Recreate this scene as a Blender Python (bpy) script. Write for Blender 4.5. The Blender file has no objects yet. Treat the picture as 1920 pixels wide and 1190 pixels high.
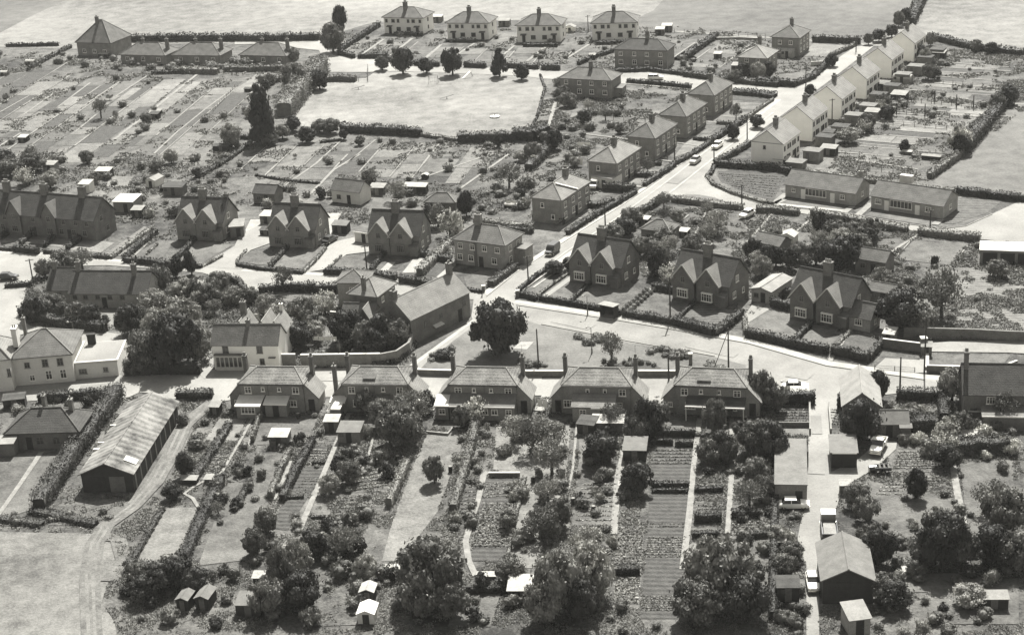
import bpy, math, random
import numpy as np
from mathutils import Matrix, Vector
R = math.radians
rnd = random.Random(7)
nrg = np.random.default_rng(11)
SC = bpy.context.scene
COL = SC.collection

# ------------------------------------------------------------------ camera
F_PX, PHI, ROLL, CAM_H = 3100.0, R(21.9), R(3.6), 106.7
cam = bpy.data.cameras.new('camera'); camo = bpy.data.objects.new('camera', cam); COL.objects.link(camo)
cam.sensor_width = 36; cam.lens = F_PX / 1920 * 36; cam.clip_start = 1; cam.clip_end = 9000
_R0 = Vector((1, 0, 0)); _D0 = Vector((0, -math.sin(PHI), -math.cos(PHI))); _F = Vector((0, math.cos(PHI), -math.sin(PHI)))
_r = math.cos(ROLL) * _R0 + math.sin(ROLL) * _D0; _d = -math.sin(ROLL) * _R0 + math.cos(ROLL) * _D0
m = Matrix((_r, -_d, -_F)).transposed().to_4x4(); m.translation = Vector((0, 0, CAM_H)); camo.matrix_world = m
SC.camera = camo
# ------------------------------------------------------------------ world and sun
HAZE = 0.00006
SUN_AZ, SUN_EL = 14.0, 52.0          # azimuth measured clockwise from +Y
w = bpy.data.worlds.new('World'); SC.world = w; w.use_nodes = True
nt = w.node_tree; nt.nodes.clear()
sky = nt.nodes.new('ShaderNodeTexSky'); sky.sky_type = 'NISHITA'; sky.sun_disc = False
sky.sun_elevation = R(SUN_EL); sky.sun_rotation = R(SUN_AZ); sky.air_density = 1.2; sky.dust_density = 2.5
bw = nt.nodes.new('ShaderNodeRGBToBW'); bg = nt.nodes.new('ShaderNodeBackground'); wo = nt.nodes.new('ShaderNodeOutputWorld')
mx = nt.nodes.new('ShaderNodeMixRGB'); mx.blend_type = 'MULTIPLY'; mx.inputs[0].default_value = 1; mx.inputs[2].default_value = (1, .99, .97, 1)
nt.links.new(sky.outputs[0], bw.inputs[0]); nt.links.new(bw.outputs[0], mx.inputs[1]); nt.links.new(mx.outputs[0], bg.inputs[0])
bg.inputs[1].default_value = 0.06; nt.links.new(bg.outputs[0], wo.inputs[0])
sl = bpy.data.lights.new('sun', 'SUN'); so = bpy.data.objects.new('sun', sl); COL.objects.link(so)
sl.energy = 4.2; sl.angle = R(.55); sl.color = (1, .985, .95)
sdir = Vector((math.sin(R(SUN_AZ)) * math.cos(R(SUN_EL)), math.cos(R(SUN_AZ)) * math.cos(R(SUN_EL)), math.sin(R(SUN_EL))))
so.rotation_euler = sdir.to_track_quat('Z', 'Y').to_euler(); so.location = (0, 300, 200)
SC.view_settings.view_transform = 'Standard'; SC.view_settings.look = 'None'
SC.view_settings.exposure = 1.74; SC.view_settings.gamma = 1
SC.cycles.max_bounces = 5; SC.cycles.diffuse_bounces = 2; SC.cycles.glossy_bounces = 2; SC.cycles.transmission_bounces = 2; SC.cycles.transparent_max_bounces = 4

# ------------------------------------------------------------------ photo pixel <-> ground
def P(px, py, z=0.0):
    u = px - 960.0; v = py - 595.0
    u2 = u * math.cos(ROLL) - v * math.sin(ROLL); v2 = u * math.sin(ROLL) + v * math.cos(ROLL)
    dx, dy, dz = u2, F_PX * math.cos(PHI) - v2 * math.sin(PHI), -F_PX * math.sin(PHI) - v2 * math.cos(PHI)
    t = (z - CAM_H) / dz
    return Vector((dx * t, dy * t, z))
def PX(p):
    c = camo.matrix_world.inverted() @ Vector(p)
    return (960 + F_PX * c.x / -c.z, 595 - F_PX * c.y / -c.z)
CAMINV = camo.matrix_world.inverted()
def PXf(x, y, z=0):
    c = CAMINV @ Vector((x, y, z)); return (960 + F_PX * c.x / -c.z, 595 - F_PX * c.y / -c.z)
def kk(px, py): return .00869 * (py + 661 + .063 * (px - 960))       # photo pixels per metre on the ground
def azdir(a): return Vector((math.sin(R(a)), math.cos(R(a)), 0))

# ------------------------------------------------------------------ materials
def node(nt, t, **k):
    n = nt.nodes.new(t)
    for a, b in k.items(): setattr(n, a, b)
    return n
def g(v): return (v, v * .98, v * .905, 1)
MATS = {}
def base_mat(name):
    m = bpy.data.materials.new(name); m.use_nodes = True; nt = m.node_tree; b = nt.nodes['Principled BSDF']
    b.inputs['Specular IOR Level'].default_value = .2
    return m, nt, b
def mat(name, v, var=.25, sc=.6, fine=4.0, rough=.9, bump=0., spec=.2, kind=None, big=0., coord='Object', metal=0.):
    """grey paint / stone / soil: tone v broken up by a coarse and a fine noise"""
    m, nt, b = base_mat(name); L = nt.links.new
    tc = node(nt, 'ShaderNodeTexCoord')
    n1 = node(nt, 'ShaderNodeTexNoise'); n1.inputs['Scale'].default_value = sc; n1.inputs['Detail'].default_value = 5
    n2 = node(nt, 'ShaderNodeTexNoise'); n2.inputs['Scale'].default_value = fine; n2.inputs['Detail'].default_value = 3; n2.inputs['Roughness'].default_value = .7
    L(tc.outputs[coord], n1.inputs['Vector']); L(tc.outputs[coord], n2.inputs['Vector'])
    a = node(nt, 'ShaderNodeMath', operation='ADD'); L(n1.outputs[0], a.inputs[0]); L(n2.outputs[0], a.inputs[1])
    val = a.outputs[0]
    if big:
        n3 = node(nt, 'ShaderNodeTexNoise'); n3.inputs['Scale'].default_value = big; n3.inputs['Detail'].default_value = 3
        L(tc.outputs[coord], n3.inputs['Vector'])
        a2 = node(nt, 'ShaderNodeMath', operation='MULTIPLY_ADD'); L(n3.outputs[0], a2.inputs[0]); a2.inputs[1].default_value = 1.3; a2.inputs[2].default_value = -.65
        a3 = node(nt, 'ShaderNodeMath', operation='ADD'); L(a2.outputs[0], a3.inputs[0]); L(val, a3.inputs[1]); val = a3.outputs[0]
    if kind == 'tile':
        sp = node(nt, 'ShaderNodeSeparateXYZ'); L(tc.outputs[coord], sp.inputs[0])
        w1 = node(nt, 'ShaderNodeMath', operation='MULTIPLY'); L(sp.outputs[2], w1.inputs[0]); w1.inputs[1].default_value = 4.2
        w2 = node(nt, 'ShaderNodeMath', operation='FRACT'); L(w1.outputs[0], w2.inputs[0])
        a4 = node(nt, 'ShaderNodeMath', operation='MULTIPLY_ADD'); L(w2.outputs[0], a4.inputs[0]); a4.inputs[1].default_value = -.28; L(val, a4.inputs[2]); val = a4.outputs[0]
    if kind == 'rows':
        mp = node(nt, 'ShaderNodeMapping'); mp.inputs['Rotation'].default_value = (0, 0, R(9)); L(tc.outputs[coord], mp.inputs[0])
        wv = node(nt, 'ShaderNodeTexWave'); wv.bands_direction = 'Y'; wv.inputs['Scale'].default_value = .3; wv.inputs['Distortion'].default_value = 1.2; wv.inputs['Detail Scale'].default_value = .3
        L(mp.outputs[0], wv.inputs['Vector']); a4 = node(nt, 'ShaderNodeMath', operation='MULTIPLY_ADD'); L(wv.outputs[1], a4.inputs[0]); a4.inputs[1].default_value = .38; L(val, a4.inputs[2]); val = a4.outputs[0]
    if kind == 'sheet':
        wv = node(nt, 'ShaderNodeTexWave'); wv.bands_direction = 'Y'; wv.inputs['Scale'].default_value = .22; wv.inputs['Distortion'].default_value = 2.5
        L(tc.outputs[coord], wv.inputs['Vector'])
        a4 = node(nt, 'ShaderNodeMath', operation='MULTIPLY_ADD'); L(wv.outputs[1], a4.inputs[0]); a4.inputs[1].default_value = .3; L(val, a4.inputs[2]); val = a4.outputs[0]
    if kind == 'brick':
        bk = node(nt, 'ShaderNodeTexBrick'); bk.inputs['Scale'].default_value = 2.2; bk.inputs['Mortar Size'].default_value = .03
        mp = node(nt, 'ShaderNodeMapping'); mp.inputs['Rotation'].default_value = (R(90), 0, 0)
        L(tc.outputs[coord], mp.inputs[0]); L(mp.outputs[0], bk.inputs['Vector'])
        bk.inputs['Color1'].default_value = (.3, .3, .3, 1); bk.inputs['Color2'].default_value = (.7, .7, .7, 1); bk.inputs['Mortar'].default_value = (.8, .8, .8, 1)
        a4 = node(nt, 'ShaderNodeMath', operation='MULTIPLY_ADD'); L(bk.outputs[0], a4.inputs[0]); a4.inputs[1].default_value = .3; L(val, a4.inputs[2]); val = a4.outputs[0]
    mr = node(nt, 'ShaderNodeMapRange'); L(val, mr.inputs[0]); mr.clamp = False
    mr.inputs[1].default_value = .55; mr.inputs[2].default_value = 1.45; mr.inputs[3].default_value = 1 - var * 1.5; mr.inputs[4].default_value = 1 + var * 1.5
    cl = node(nt, 'ShaderNodeClamp'); L(mr.outputs[0], cl.inputs[0]); cl.inputs[1].default_value = .3; cl.inputs[2].default_value = 2.2
    mu = node(nt, 'ShaderNodeVectorMath', operation='SCALE'); mu.inputs[0].default_value = g(v)[:3]; L(cl.outputs[0], mu.inputs['Scale'])
    L(mu.outputs[0], b.inputs['Base Color']); b.inputs['Roughness'].default_value = rough; b.inputs['Specular IOR Level'].default_value = spec
    b.inputs['Metallic'].default_value = metal
    if bump:
        bp = node(nt, 'ShaderNodeBump'); bp.inputs['Strength'].default_value = bump; bp.inputs['Distance'].default_value = .25
        L(val, bp.inputs['Height']); L(bp.outputs[0], b.inputs['Normal'])
    MATS[name] = m; return m
def leaf_mat(name, v, var=.5):
    m, nt, b = base_mat(name); L = nt.links.new
    gi = node(nt, 'ShaderNodeNewGeometry'); oi = node(nt, 'ShaderNodeObjectInfo'); tc = node(nt, 'ShaderNodeTexCoord')
    nz = node(nt, 'ShaderNodeTexNoise'); nz.inputs['Scale'].default_value = .55; nz.inputs['Detail'].default_value = 2; L(gi.outputs['Position'], nz.inputs['Vector'])
    a = node(nt, 'ShaderNodeMath', operation='MULTIPLY_ADD'); L(gi.outputs['Random Per Island'], a.inputs[0]); a.inputs[1].default_value = var * 1.4; a.inputs[2].default_value = 1 - var * .7
    a2 = node(nt, 'ShaderNodeMath', operation='MULTIPLY_ADD'); L(oi.outputs['Random'], a2.inputs[0]); a2.inputs[1].default_value = .5; a2.inputs[2].default_value = .75
    a3 = node(nt, 'ShaderNodeMath', operation='MULTIPLY'); L(a.outputs[0], a3.inputs[0]); L(a2.outputs[0], a3.inputs[1])
    a4 = node(nt, 'ShaderNodeMath', operation='MULTIPLY_ADD'); L(nz.outputs[0], a4.inputs[0]); a4.inputs[1].default_value = 1.4; a4.inputs[2].default_value = .3
    a5 = node(nt, 'ShaderNodeMath', operation='MULTIPLY'); L(a3.outputs[0], a5.inputs[0]); L(a4.outputs[0], a5.inputs[1])
    mu = node(nt, 'ShaderNodeVectorMath', operation='SCALE'); mu.inputs[0].default_value = (v, v * .985, v * .9); L(a5.outputs[0], mu.inputs['Scale'])
    L(mu.outputs[0], b.inputs['Base Color']); b.inputs['Roughness'].default_value = .7; b.inputs['Specular IOR Level'].default_value = .25
    tl = node(nt, 'ShaderNodeBsdfTranslucent'); L(mu.outputs[0], tl.inputs[0]); ms = node(nt, 'ShaderNodeMixShader'); ms.inputs[0].default_value = .16
    L(b.outputs[0], ms.inputs[1]); L(tl.outputs[0], ms.inputs[2]); L(ms.outputs[0], nt.nodes['Material Output'].inputs[0])
    MATS[name] = m; return m
M = MATS
mat('meadow', .13, .4, .25, 1.4, big=.012, bump=.3); mat('meadow_dark', .08, .35, .25, 1.5, big=.02, bump=.3)
mat('field_grass', .132, .4, .3, 1.8, big=.03, bump=.3); mat('field_mid', .088, .35, .3, 1.8, big=.02, bump=.4); mat('green_grass', .1, .3, .3, 2.2, big=.06, bump=.3)
mat('lawn', .082, .42, .5, 2.6, big=.06, bump=.5); mat('lawn_pale', .118, .4, .5, 2.6, big=.05, bump=.5)
mat('rough_grass', .066, .75, .45, 2.2, big=.05, bump=.6); mat('plot_mid', .055, .5, .6, 2.4, bump=.6, kind='rows'); mat('plot_pale', .085, .45, .6, 2.4, bump=.5, kind='rows')
mat('soil', .036, .5, .8, 3., bump=.6, kind='rows'); mat('road', .185, .2, .2, 3., big=.04, bump=.1); mat('asphalt', .16, .22, .25, 3., big=.05, bump=.1)
mat('pavement', .25, .15, .4, 4., bump=.1); mat('track', .1, .5, .4, 3., bump=.4); mat('path', .165, .3, .8, 4., bump=.2); mat('concrete', .22, .2, .5, 4.)
mat('tile_dark', .062, .3, .7, 5., kind='tile', bump=.3); mat('tile_mid', .11, .3, .6, 5., kind='tile', bump=.3); mat('tile_pale', .18, .25, .6, 5., kind='tile', bump=.3)
mat('tile_stained', .15, .5, .45, 4., kind='tile', bump=.3)
mat('sheet_roof', .095, .6, .5, 3., kind='sheet', big=.25); mat('felt', .12, .25, .8, 4.); mat('white_roof', .46, .12, .8, 4.); mat('pale_sheet', .29, .25, .8, 3.); mat('asbestos', .2, .25, .7, 4.)
mat('brick', .155, .4, .6, 5., kind='brick'); mat('brick_dark', .1, .45, .6, 5., kind='brick'); mat('brick_pale', .22, .35, .6, 5., kind='brick')
mat('render_white', .74, .07, .5, 3.); mat('render_cream', .55, .12, .5, 3.); mat('stone', .16, .3, 1., 5., kind='brick', bump=.5); mat('coping', .42, .15, 1., 5.)
mat('timber_dark', .035, .3, 1., 5.); mat('timber', .12, .3, 1., 5.); mat('white_paint', .75, .05); mat('glass', .035, .2, .6, 2., rough=.12, spec=.6)
mat('car_white', .72, .04, rough=.3, spec=.5); mat('car_grey', .2, .05, rough=.3, spec=.5); mat('car_dark', .03, .05, rough=.3, spec=.5); mat('tyre', .02, .1); mat('chrome', .5, .05, rough=.25, metal=1.)
mat('bark', .07, .3, 2., 8.); mat('pole_wood', .05, .2); mat('metal', .12, .1, rough=.5); mat('cloth', .8, .03); mat('pot', .2, .2)
leaf_mat('leaf_dark', .038); leaf_mat('leaf_mid', .12); leaf_mat('leaf_pale', .21); leaf_mat('blossom', .36, .8); leaf_mat('hedge_leaf', .045); leaf_mat('hedge_pale', .13); leaf_mat('crop', .19, .5)
leaf_mat('weeds', .13, .6); leaf_mat('core', .02, .2)

# ------------------------------------------------------------------ mesh helpers
class MB:
    def __init__(s): s.v = []; s.f = []
    def add(s, vs, fs):
        n = len(s.v); s.v += [tuple(p) for p in vs]; s.f += [tuple(i + n for i in f) for f in fs]; return s
    def box(s, x0, x1, y0, y1, z0, z1):
        return s.add([(x0, y0, z0), (x1, y0, z0), (x1, y1, z0), (x0, y1, z0), (x0, y0, z1), (x1, y0, z1), (x1, y1, z1), (x0, y1, z1)],
                     [(0, 3, 2, 1), (4, 5, 6, 7), (0, 1, 5, 4), (1, 2, 6, 5), (2, 3, 7, 6), (3, 0, 4, 7)])
    def slab(s, pts, t, up=.004):
        p = [Vector(q) for q in pts]; n = (p[1] - p[0]).cross(p[2] - p[0]).normalized()
        if n.z < 0: n = -n
        lo = [q + n * up for q in p]; hi = [q + n * (t + up) for q in p]; k = len(p)
        return s.add(lo + hi, [tuple(range(k))[::-1], tuple(range(k, 2 * k))] + [(i, (i + 1) % k, k + (i + 1) % k, k + i) for i in range(k)])
    def prism(s, prof, ax, a0, a1):
        """profile of (h, z) points extruded along x or y"""
        k = len(prof)
        if ax == 'x': A = [(a0, h, z) for h, z in prof]; B = [(a1, h, z) for h, z in prof]
        else: A = [(h, a0, z) for h, z in prof]; B = [(h, a1, z) for h, z in prof]
        return s.add(A + B, [tuple(range(k)), tuple(range(k, 2 * k))[::-1]] + [(i, k + i, k + (i + 1) % k, (i + 1) % k) for i in range(k)])
    def tube(s, a, b, r0, r1=None, n=8):
        r1 = r0 if r1 is None else r1; a = Vector(a); b = Vector(b); d = (b - a).normalized()
        u = d.orthogonal().normalized(); v = d.cross(u)
        A = [a + (u * math.cos(t) + v * math.sin(t)) * r0 for t in [2 * math.pi * i / n for i in range(n)]]
        B = [b + (u * math.cos(t) + v * math.sin(t)) * r1 for t in [2 * math.pi * i / n for i in range(n)]]
        return s.add(A + B, [tuple(range(n))[::-1], tuple(range(n, 2 * n))] + [(i, (i + 1) % n, n + (i + 1) % n, n + i) for i in range(n)])
    def build(s, name, m, parent=None, fix=True):
        me = bpy.data.meshes.new(name); me.from_pydata(s.v, [], s.f); me.update()
        if fix:
            import bmesh
            bm = bmesh.new(); bm.from_mesh(me); bmesh.ops.recalc_face_normals(bm, faces=bm.faces); bm.to_mesh(me); bm.free()
        me.materials.append(M[m] if isinstance(m, str) else m)
        o = bpy.data.objects.new(name, me); COL.objects.link(o)
        if parent: o.parent = parent
        return o
def fast_mesh(name, V, Fq, m):
    me = bpy.data.meshes.new(name); V = np.asarray(V, dtype=np.float32); Fq = np.asarray(Fq, dtype=np.int32); k = Fq.shape[1]
    me.vertices.add(len(V)); me.vertices.foreach_set('co', V.ravel()); me.loops.add(Fq.size); me.loops.foreach_set('vertex_index', Fq.ravel())
    me.polygons.add(len(Fq)); me.polygons.foreach_set('loop_start', np.arange(len(Fq), dtype=np.int32) * k); me.update(calc_edges=True)
    me.materials.append(M[m]); return me
def link(name, me, parent=None):
    o = bpy.data.objects.new(name, me); COL.objects.link(o)
    if parent: o.parent = parent
    return o
def struct(o): o['kind'] = 'structure'; return o
def stuff(o): o['kind'] = 'stuff'; return o
THINGS = []
def tag(o, label, cat, group=None):
    o['label'] = label; o['category'] = cat
    if group: o['group'] = group
    return o
def empty(name, loc, rz=0):
    o = bpy.data.objects.new(name, None); COL.objects.link(o); o.location = loc; o.rotation_euler = (0, 0, rz); o.empty_display_size = .5; return o
LM = []       # landmarks: (px, py, phrase)
def landmark(loc, phrase): q = PXf(*loc); LM.append((q[0], q[1], phrase))
AUTO = []     # (object, adjective + kind, category, group)
def auto(o, desc, cat, group): AUTO.append((o, desc, cat, group))

# ------------------------------------------------------------------ foliage
def leaf_quads(C, N, size, flat=.6):
    n = len(C); J = nrg.normal(size=(n, 3)) * flat + N; J /= np.linalg.norm(J, axis=1)[:, None] + 1e-9
    A = np.cross(J, nrg.normal(size=(n, 3))); A /= np.linalg.norm(A, axis=1)[:, None] + 1e-9; B = np.cross(J, A)
    s = (size * nrg.uniform(.6, 1.3, n))[:, None] if np.isscalar(size) else (size * nrg.uniform(.6, 1.3, n))[:, None]
    A = A * s * .5; B = B * s * nrg.uniform(.6, 1., n)[:, None] * .5
    V = np.stack([C - A - B * .6, C + A * .4 - B, C + A + B * .6, C - A * .4 + B], 1).reshape(-1, 3)
    return V, np.arange(4 * n).reshape(-1, 4)
def sph(n):
    v = nrg.normal(size=(n, 3)); return v / np.linalg.norm(v, axis=1)[:, None]
def uvball(c, r, nu=9, nv=6):
    V = []; Fq = []
    for j in range(nv + 1):
        t = math.pi * j / nv
        for i in range(nu): p = 2 * math.pi * i / nu; V.append((c[0] + r[0] * math.sin(t) * math.cos(p), c[1] + r[1] * math.sin(t) * math.sin(p), c[2] + r[2] * math.cos(t)))
    for j in range(nv):
        for i in range(nu): Fq.append((j * nu + i, (j + 1) * nu + i, (j + 1) * nu + (i + 1) % nu, j * nu + (i + 1) % nu))
    return np.array(V), np.array(Fq)
def cat_mesh(parts):
    Vs = []; Fs = []; o = 0
    for V, F_ in parts: Vs.append(V); Fs.append(F_ + o); o += len(V)
    return np.concatenate(Vs), np.concatenate(Fs)
def crown_mesh(name, m, nl, nq, lobe, size, shape='round', core=.72, flat=.6, fill=.25):
    """unit crown: radius 1, z from 0 to 1"""
    parts = []; lobes = []
    for i in range(nl):
        if shape == 'cone':
            z = rnd.uniform(.08, .9); rr = (1 - z) ** .8 * .75; a = rnd.uniform(0, 6.28); q = rnd.uniform(.2, 1); c = np.array([math.cos(a) * rr * q, math.sin(a) * rr * q, z]); r = lobe * (1.15 - z * .7)
        elif shape == 'column':
            z = rnd.uniform(.06, .9); rr = .66 * (1 - z * .92) ** .55; a = rnd.uniform(0, 6.28); c = np.array([math.cos(a) * rr, math.sin(a) * rr, z]); r = lobe * (1.1 - z * .6)
        else:
            while 1:
                q = np.array([rnd.uniform(-1, 1), rnd.uniform(-1, 1), rnd.uniform(-1, 1)]); l = np.linalg.norm(q)
                if .25 < l < 1: break
            out = rnd.random() < .3; q = q / l * l ** .5 * (1 - lobe * (.35 if out else 1)); c = np.array([q[0], q[1], .5 + q[2] * .5]); r = lobe * (rnd.uniform(.45, .7) if out else rnd.uniform(.7, 1.45))
        lobes.append((c, np.array([r, r, r * (.62 if shape == 'round' else .3 if shape == 'column' else .35)])))
    per = nq // nl
    for c, r in lobes:
        d = sph(per); rad = (nrg.uniform(.74, 1.02, per) + (nrg.uniform(0, 1, per) > .85) * .16)[:, None]; C = c + d * r * rad
        C[:, 2] = np.maximum(C[:, 2], .01)
        V, F_ = leaf_quads(C, d * .9 + np.array([0, 0, .35]), size, flat); parts.append((V, F_))
        if core: parts.append(uvball(c, r * core))
    nf = int(nq * fill)
    if nf:
        d = sph(nf) * nrg.uniform(.3, 1.06, nf)[:, None]; C = np.array([0, 0, .5]) + d * np.array([.95, .95, .48])
        if shape == 'cone': C[:, :2] *= (1.05 - C[:, 2:3]).clip(.05)
        parts.append(leaf_quads(C, d, size, .9))
    V, F_ = cat_mesh(parts); return fast_mesh(name, V, F_, m)
def trunk_mesh(name, limbs=5, top=.75, r=.05, spread=.55):
    b = MB(); b.tube((0, 0, -.02), (0.01, 0, .35), r * 1.3, r, 8)
    pr = Vector((.01, 0, .33))
    b.tube(pr, (.02, .02, top), r, r * .35, 6)
    for i in range(limbs):
        a = 6.28 * i / limbs + rnd.uniform(-.4, .4); z = rnd.uniform(.3, .5); e = Vector((math.cos(a) * spread * rnd.uniform(.7, 1), math.sin(a) * spread * rnd.uniform(.7, 1), rnd.uniform(.6, .9)))
        s = Vector((.01, .0, z)); mid = s.lerp(e, .5) + Vector((0, 0, -.04)); b.tube(s, mid, r * .55, r * .38, 5); b.tube(mid, e, r * .38, r * .15, 5)
        for k in range(2): q = mid.lerp(e, rnd.uniform(.1, .5)); b.tube(q, q + Vector((rnd.uniform(-.2, .2), rnd.uniform(-.2, .2), rnd.uniform(.1, .25))), r * .22, r * .08, 4)
    me = bpy.data.meshes.new(name); me.from_pydata(b.v, [], b.f); me.materials.append(M['bark']); return me
CROWN = {}
for i in range(3):
    CROWN['dark', i] = crown_mesh('crown', 'leaf_dark', 34, 5600, .27, .082, flat=.55, core=.72, fill=.12)
    CROWN['mid', i] = crown_mesh('crown', 'leaf_mid', 34, 5200, .26, .082, flat=.6, core=.7, fill=.15)
    CROWN['pale', i] = crown_mesh('crown', 'leaf_pale', 34, 4800, .25, .082, flat=.65, core=.68, fill=.18)
    CROWN['blossom', i] = crown_mesh('crown', 'blossom', 12, 1600, .33, .1, flat=.9, core=.6)
    CROWN['thin', i] = crown_mesh('crown', 'leaf_mid', 16, 1500, .3, .075, core=0, flat=1.2, fill=.5)
    CROWN['sparse', i] = crown_mesh('crown', 'leaf_pale', 18, 1500, .26, .08, core=0, flat=1.2, fill=.4)
    CROWN['cone', i] = crown_mesh('crown', 'leaf_dark', 22, 3200, .34, .085, shape='cone', fill=.1, flat=.45)
    CROWN['column', i] = crown_mesh('crown', 'leaf_dark', 44, 5200, .44, .075, shape='column', fill=.1, flat=.45, core=.85)
BUSH = {}
for i in range(3):
    BUSH['dark', i] = crown_mesh('bush', 'leaf_dark', 8, 900, .45, .16, core=.8)
    BUSH['mid', i] = crown_mesh('bush', 'leaf_mid', 8, 900, .45, .16, core=.8)
    BUSH['pale', i] = crown_mesh('bush', 'leaf_pale', 8, 900, .42, .16, core=.75, flat=.8)
    BUSH['blossom', i] = crown_mesh('bush', 'blossom', 8, 700, .42, .15, core=.7, flat=.9)
TRUNK = [trunk_mesh('trunk', 5, .75, .045), trunk_mesh('trunk', 6, .7, .04, .6), trunk_mesh('trunk', 4, .8, .05, .45)]
KINDS = {'dark': 'dark dense', 'mid': 'mid-grey leafy', 'pale': 'pale leafy', 'blossom': 'pale blossoming', 'thin': 'open thin-leaved', 'sparse': 'pale sparse', 'cone': 'dark conical', 'column': 'dark columnar'}
def tree(px, py, h, r, kind='mid', label=None, lift=None):
    loc = P(px, py); e = empty('tree' if kind not in ('cone', 'column') else 'conifer_tree', loc, rnd.uniform(0, 6.28))
    lift = (.1 if kind in ('dark', 'mid', 'pale', 'blossom') else .22) if lift is None else lift
    if kind in ('cone', 'column'): lift = .05
    c = link('crown', CROWN[kind, rnd.randrange(3)], e); c.scale = (r, r * rnd.uniform(.9, 1.1), h * (1 - lift)); c.location.z = h * lift; c.rotation_euler.z = rnd.uniform(0, 6.28)
    t = link('trunk', TRUNK[rnd.randrange(3)], e); t.scale = (h * .9 if r > h * .5 else r * 1.6, h * .9 if r > h * .5 else r * 1.6, h * .92)
    if label: tag(e, label, 'tree', 'trees in the village')
    else:
        sz = 'tall ' if h > 6.5 else 'small ' if h < 3.8 else ''
        auto(e, sz + KINDS[kind] + ' tree', 'tree', 'trees in the village')
    return e
def bush(px, py, r, h=None, kind='mid', loc=None):
    h = h or r * 1.5; loc = loc or P(px, py)
    BUSHES.append((r * (.6 + h) * kk(*PXf(loc.x, loc.y)) ** 2 * (1.3 if r * kk(*PXf(loc.x, loc.y)) > 9 else 1), loc, r, h, kind, rnd.randrange(3), rnd.uniform(.8, 1.2), rnd.uniform(0, 6.28)))
BUSHES = []
def place_bush(q):
    _, loc, r, h, kind, vi, sy, rz = q
    o = link('bush', BUSH[kind, vi]); o.location = loc; o.scale = (r, r * sy, h); o.rotation_euler.z = rz
    ad = {'dark': 'dark', 'mid': 'mid-grey', 'pale': 'pale', 'blossom': 'whitish blossoming'}[kind]
    auto(o, ('large ' if r > 1.9 else 'low ' if h < .9 else '') + ad + ' bush', 'bush', 'bushes in the gardens'); return o
def path_frames(pts):
    p = [Vector((q.x, q.y, 0)) for q in pts]; out = []
    for i, q in enumerate(p):
        a = p[max(i - 1, 0)]; b = p[min(i + 1, len(p) - 1)]; d = (b - a).normalized(); out.append((q, Vector((-d.y, d.x, 0))))
    return out
def hedge(pts, w=1.0, h=1.2, kind='hedge_leaf', rough=.2, desc=None, flat=.7):
    """clipped hedge along a polyline of photo pixels"""
    G = [P(*q) for q in pts]; me_sz = 1.55 / (kk(*pts[len(pts) // 2]) * .533); me_sz = max(.16, me_sz)
    parts = []; O = sum(G, Vector()) / len(G); O.z = 0
    for a, b in zip(G, G[1:]):
        d = b - a; L = d.length; d.normalize(); n = Vector((-d.y, d.x, 0)); ns = max(1, int(L / 1.2))
        # lumpy core, sampled every 1.2 m
        V = []; Fq = []
        for i in range(ns + 1):
            c = a + d * (L * i / ns) - O; ww = w * .42 * rnd.uniform(1 - rough, 1 + rough * .3); hh = h * .93 * rnd.uniform(1 - rough, 1 + rough * .2)
            for s_, z in ((-1, 0), (-1, hh * .9), (-.7, hh), (.7, hh), (1, hh * .9), (1, 0)): q = c + n * (s_ * ww); V.append((q.x, q.y, z))
        for i in range(ns):
            for j in range(5): Fq.append((i * 6 + j, i * 6 + j + 1, i * 6 + 6 + j + 1, i * 6 + 6 + j))
        e0 = 0; e1 = ns * 6
        Fq += [(e0, e0 + 1, e0 + 4, e0 + 5), (e0 + 1, e0 + 2, e0 + 3, e0 + 4), (e1 + 5, e1 + 4, e1 + 1, e1), (e1 + 4, e1 + 3, e1 + 2, e1 + 1)]
        parts.append((np.array(V), np.array(Fq)))
        area = L * (w + 2 * h) + 2 * w * h; nq = int(min(9000, area / (me_sz ** 2) * 1.25))
        t = nrg.uniform(-.02 * L, 1.02 * L, nq); peri = nrg.uniform(0, w + 2 * h, nq)
        s_ = np.where(peri < h, -w / 2, np.where(peri > h + w, w / 2, peri - h - w / 2)); z = np.where(peri < h, peri, np.where(peri > h + w, w + 2 * h - peri, h))
        N = np.zeros((nq, 3)); nv = np.array(n); N[:] = np.where((peri < h)[:, None], -nv, np.where((peri > h + w)[:, None], nv, np.array([0, 0, 1.])))
        bumpy = np.sin(t * 1.7 + pts[0][0]) * .5 + np.sin(t * .6 + pts[0][1]) * .5
        C = np.array(a - O)[None] + np.array(d)[None] * t[:, None] + nv[None] * (s_ * (1 + nrg.normal(size=nq) * rough * .6))[:, None]
        C[:, 2] = z * (1 + bumpy * rough * .6 + nrg.normal(size=nq) * rough * .35) + .03
        parts.append(leaf_quads(C, N, me_sz, flat))
    V, F_ = cat_mesh(parts); o = link('hedge', fast_mesh('hedge', V, F_, kind)); o.location = O
    auto(o, desc or (('tall ' if h > 1.9 else 'low ' if h < .8 else '') + ('pale ' if kind == 'hedge_pale' else 'dark ') + 'hedge'), 'hedge', 'garden hedges'); return o
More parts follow.
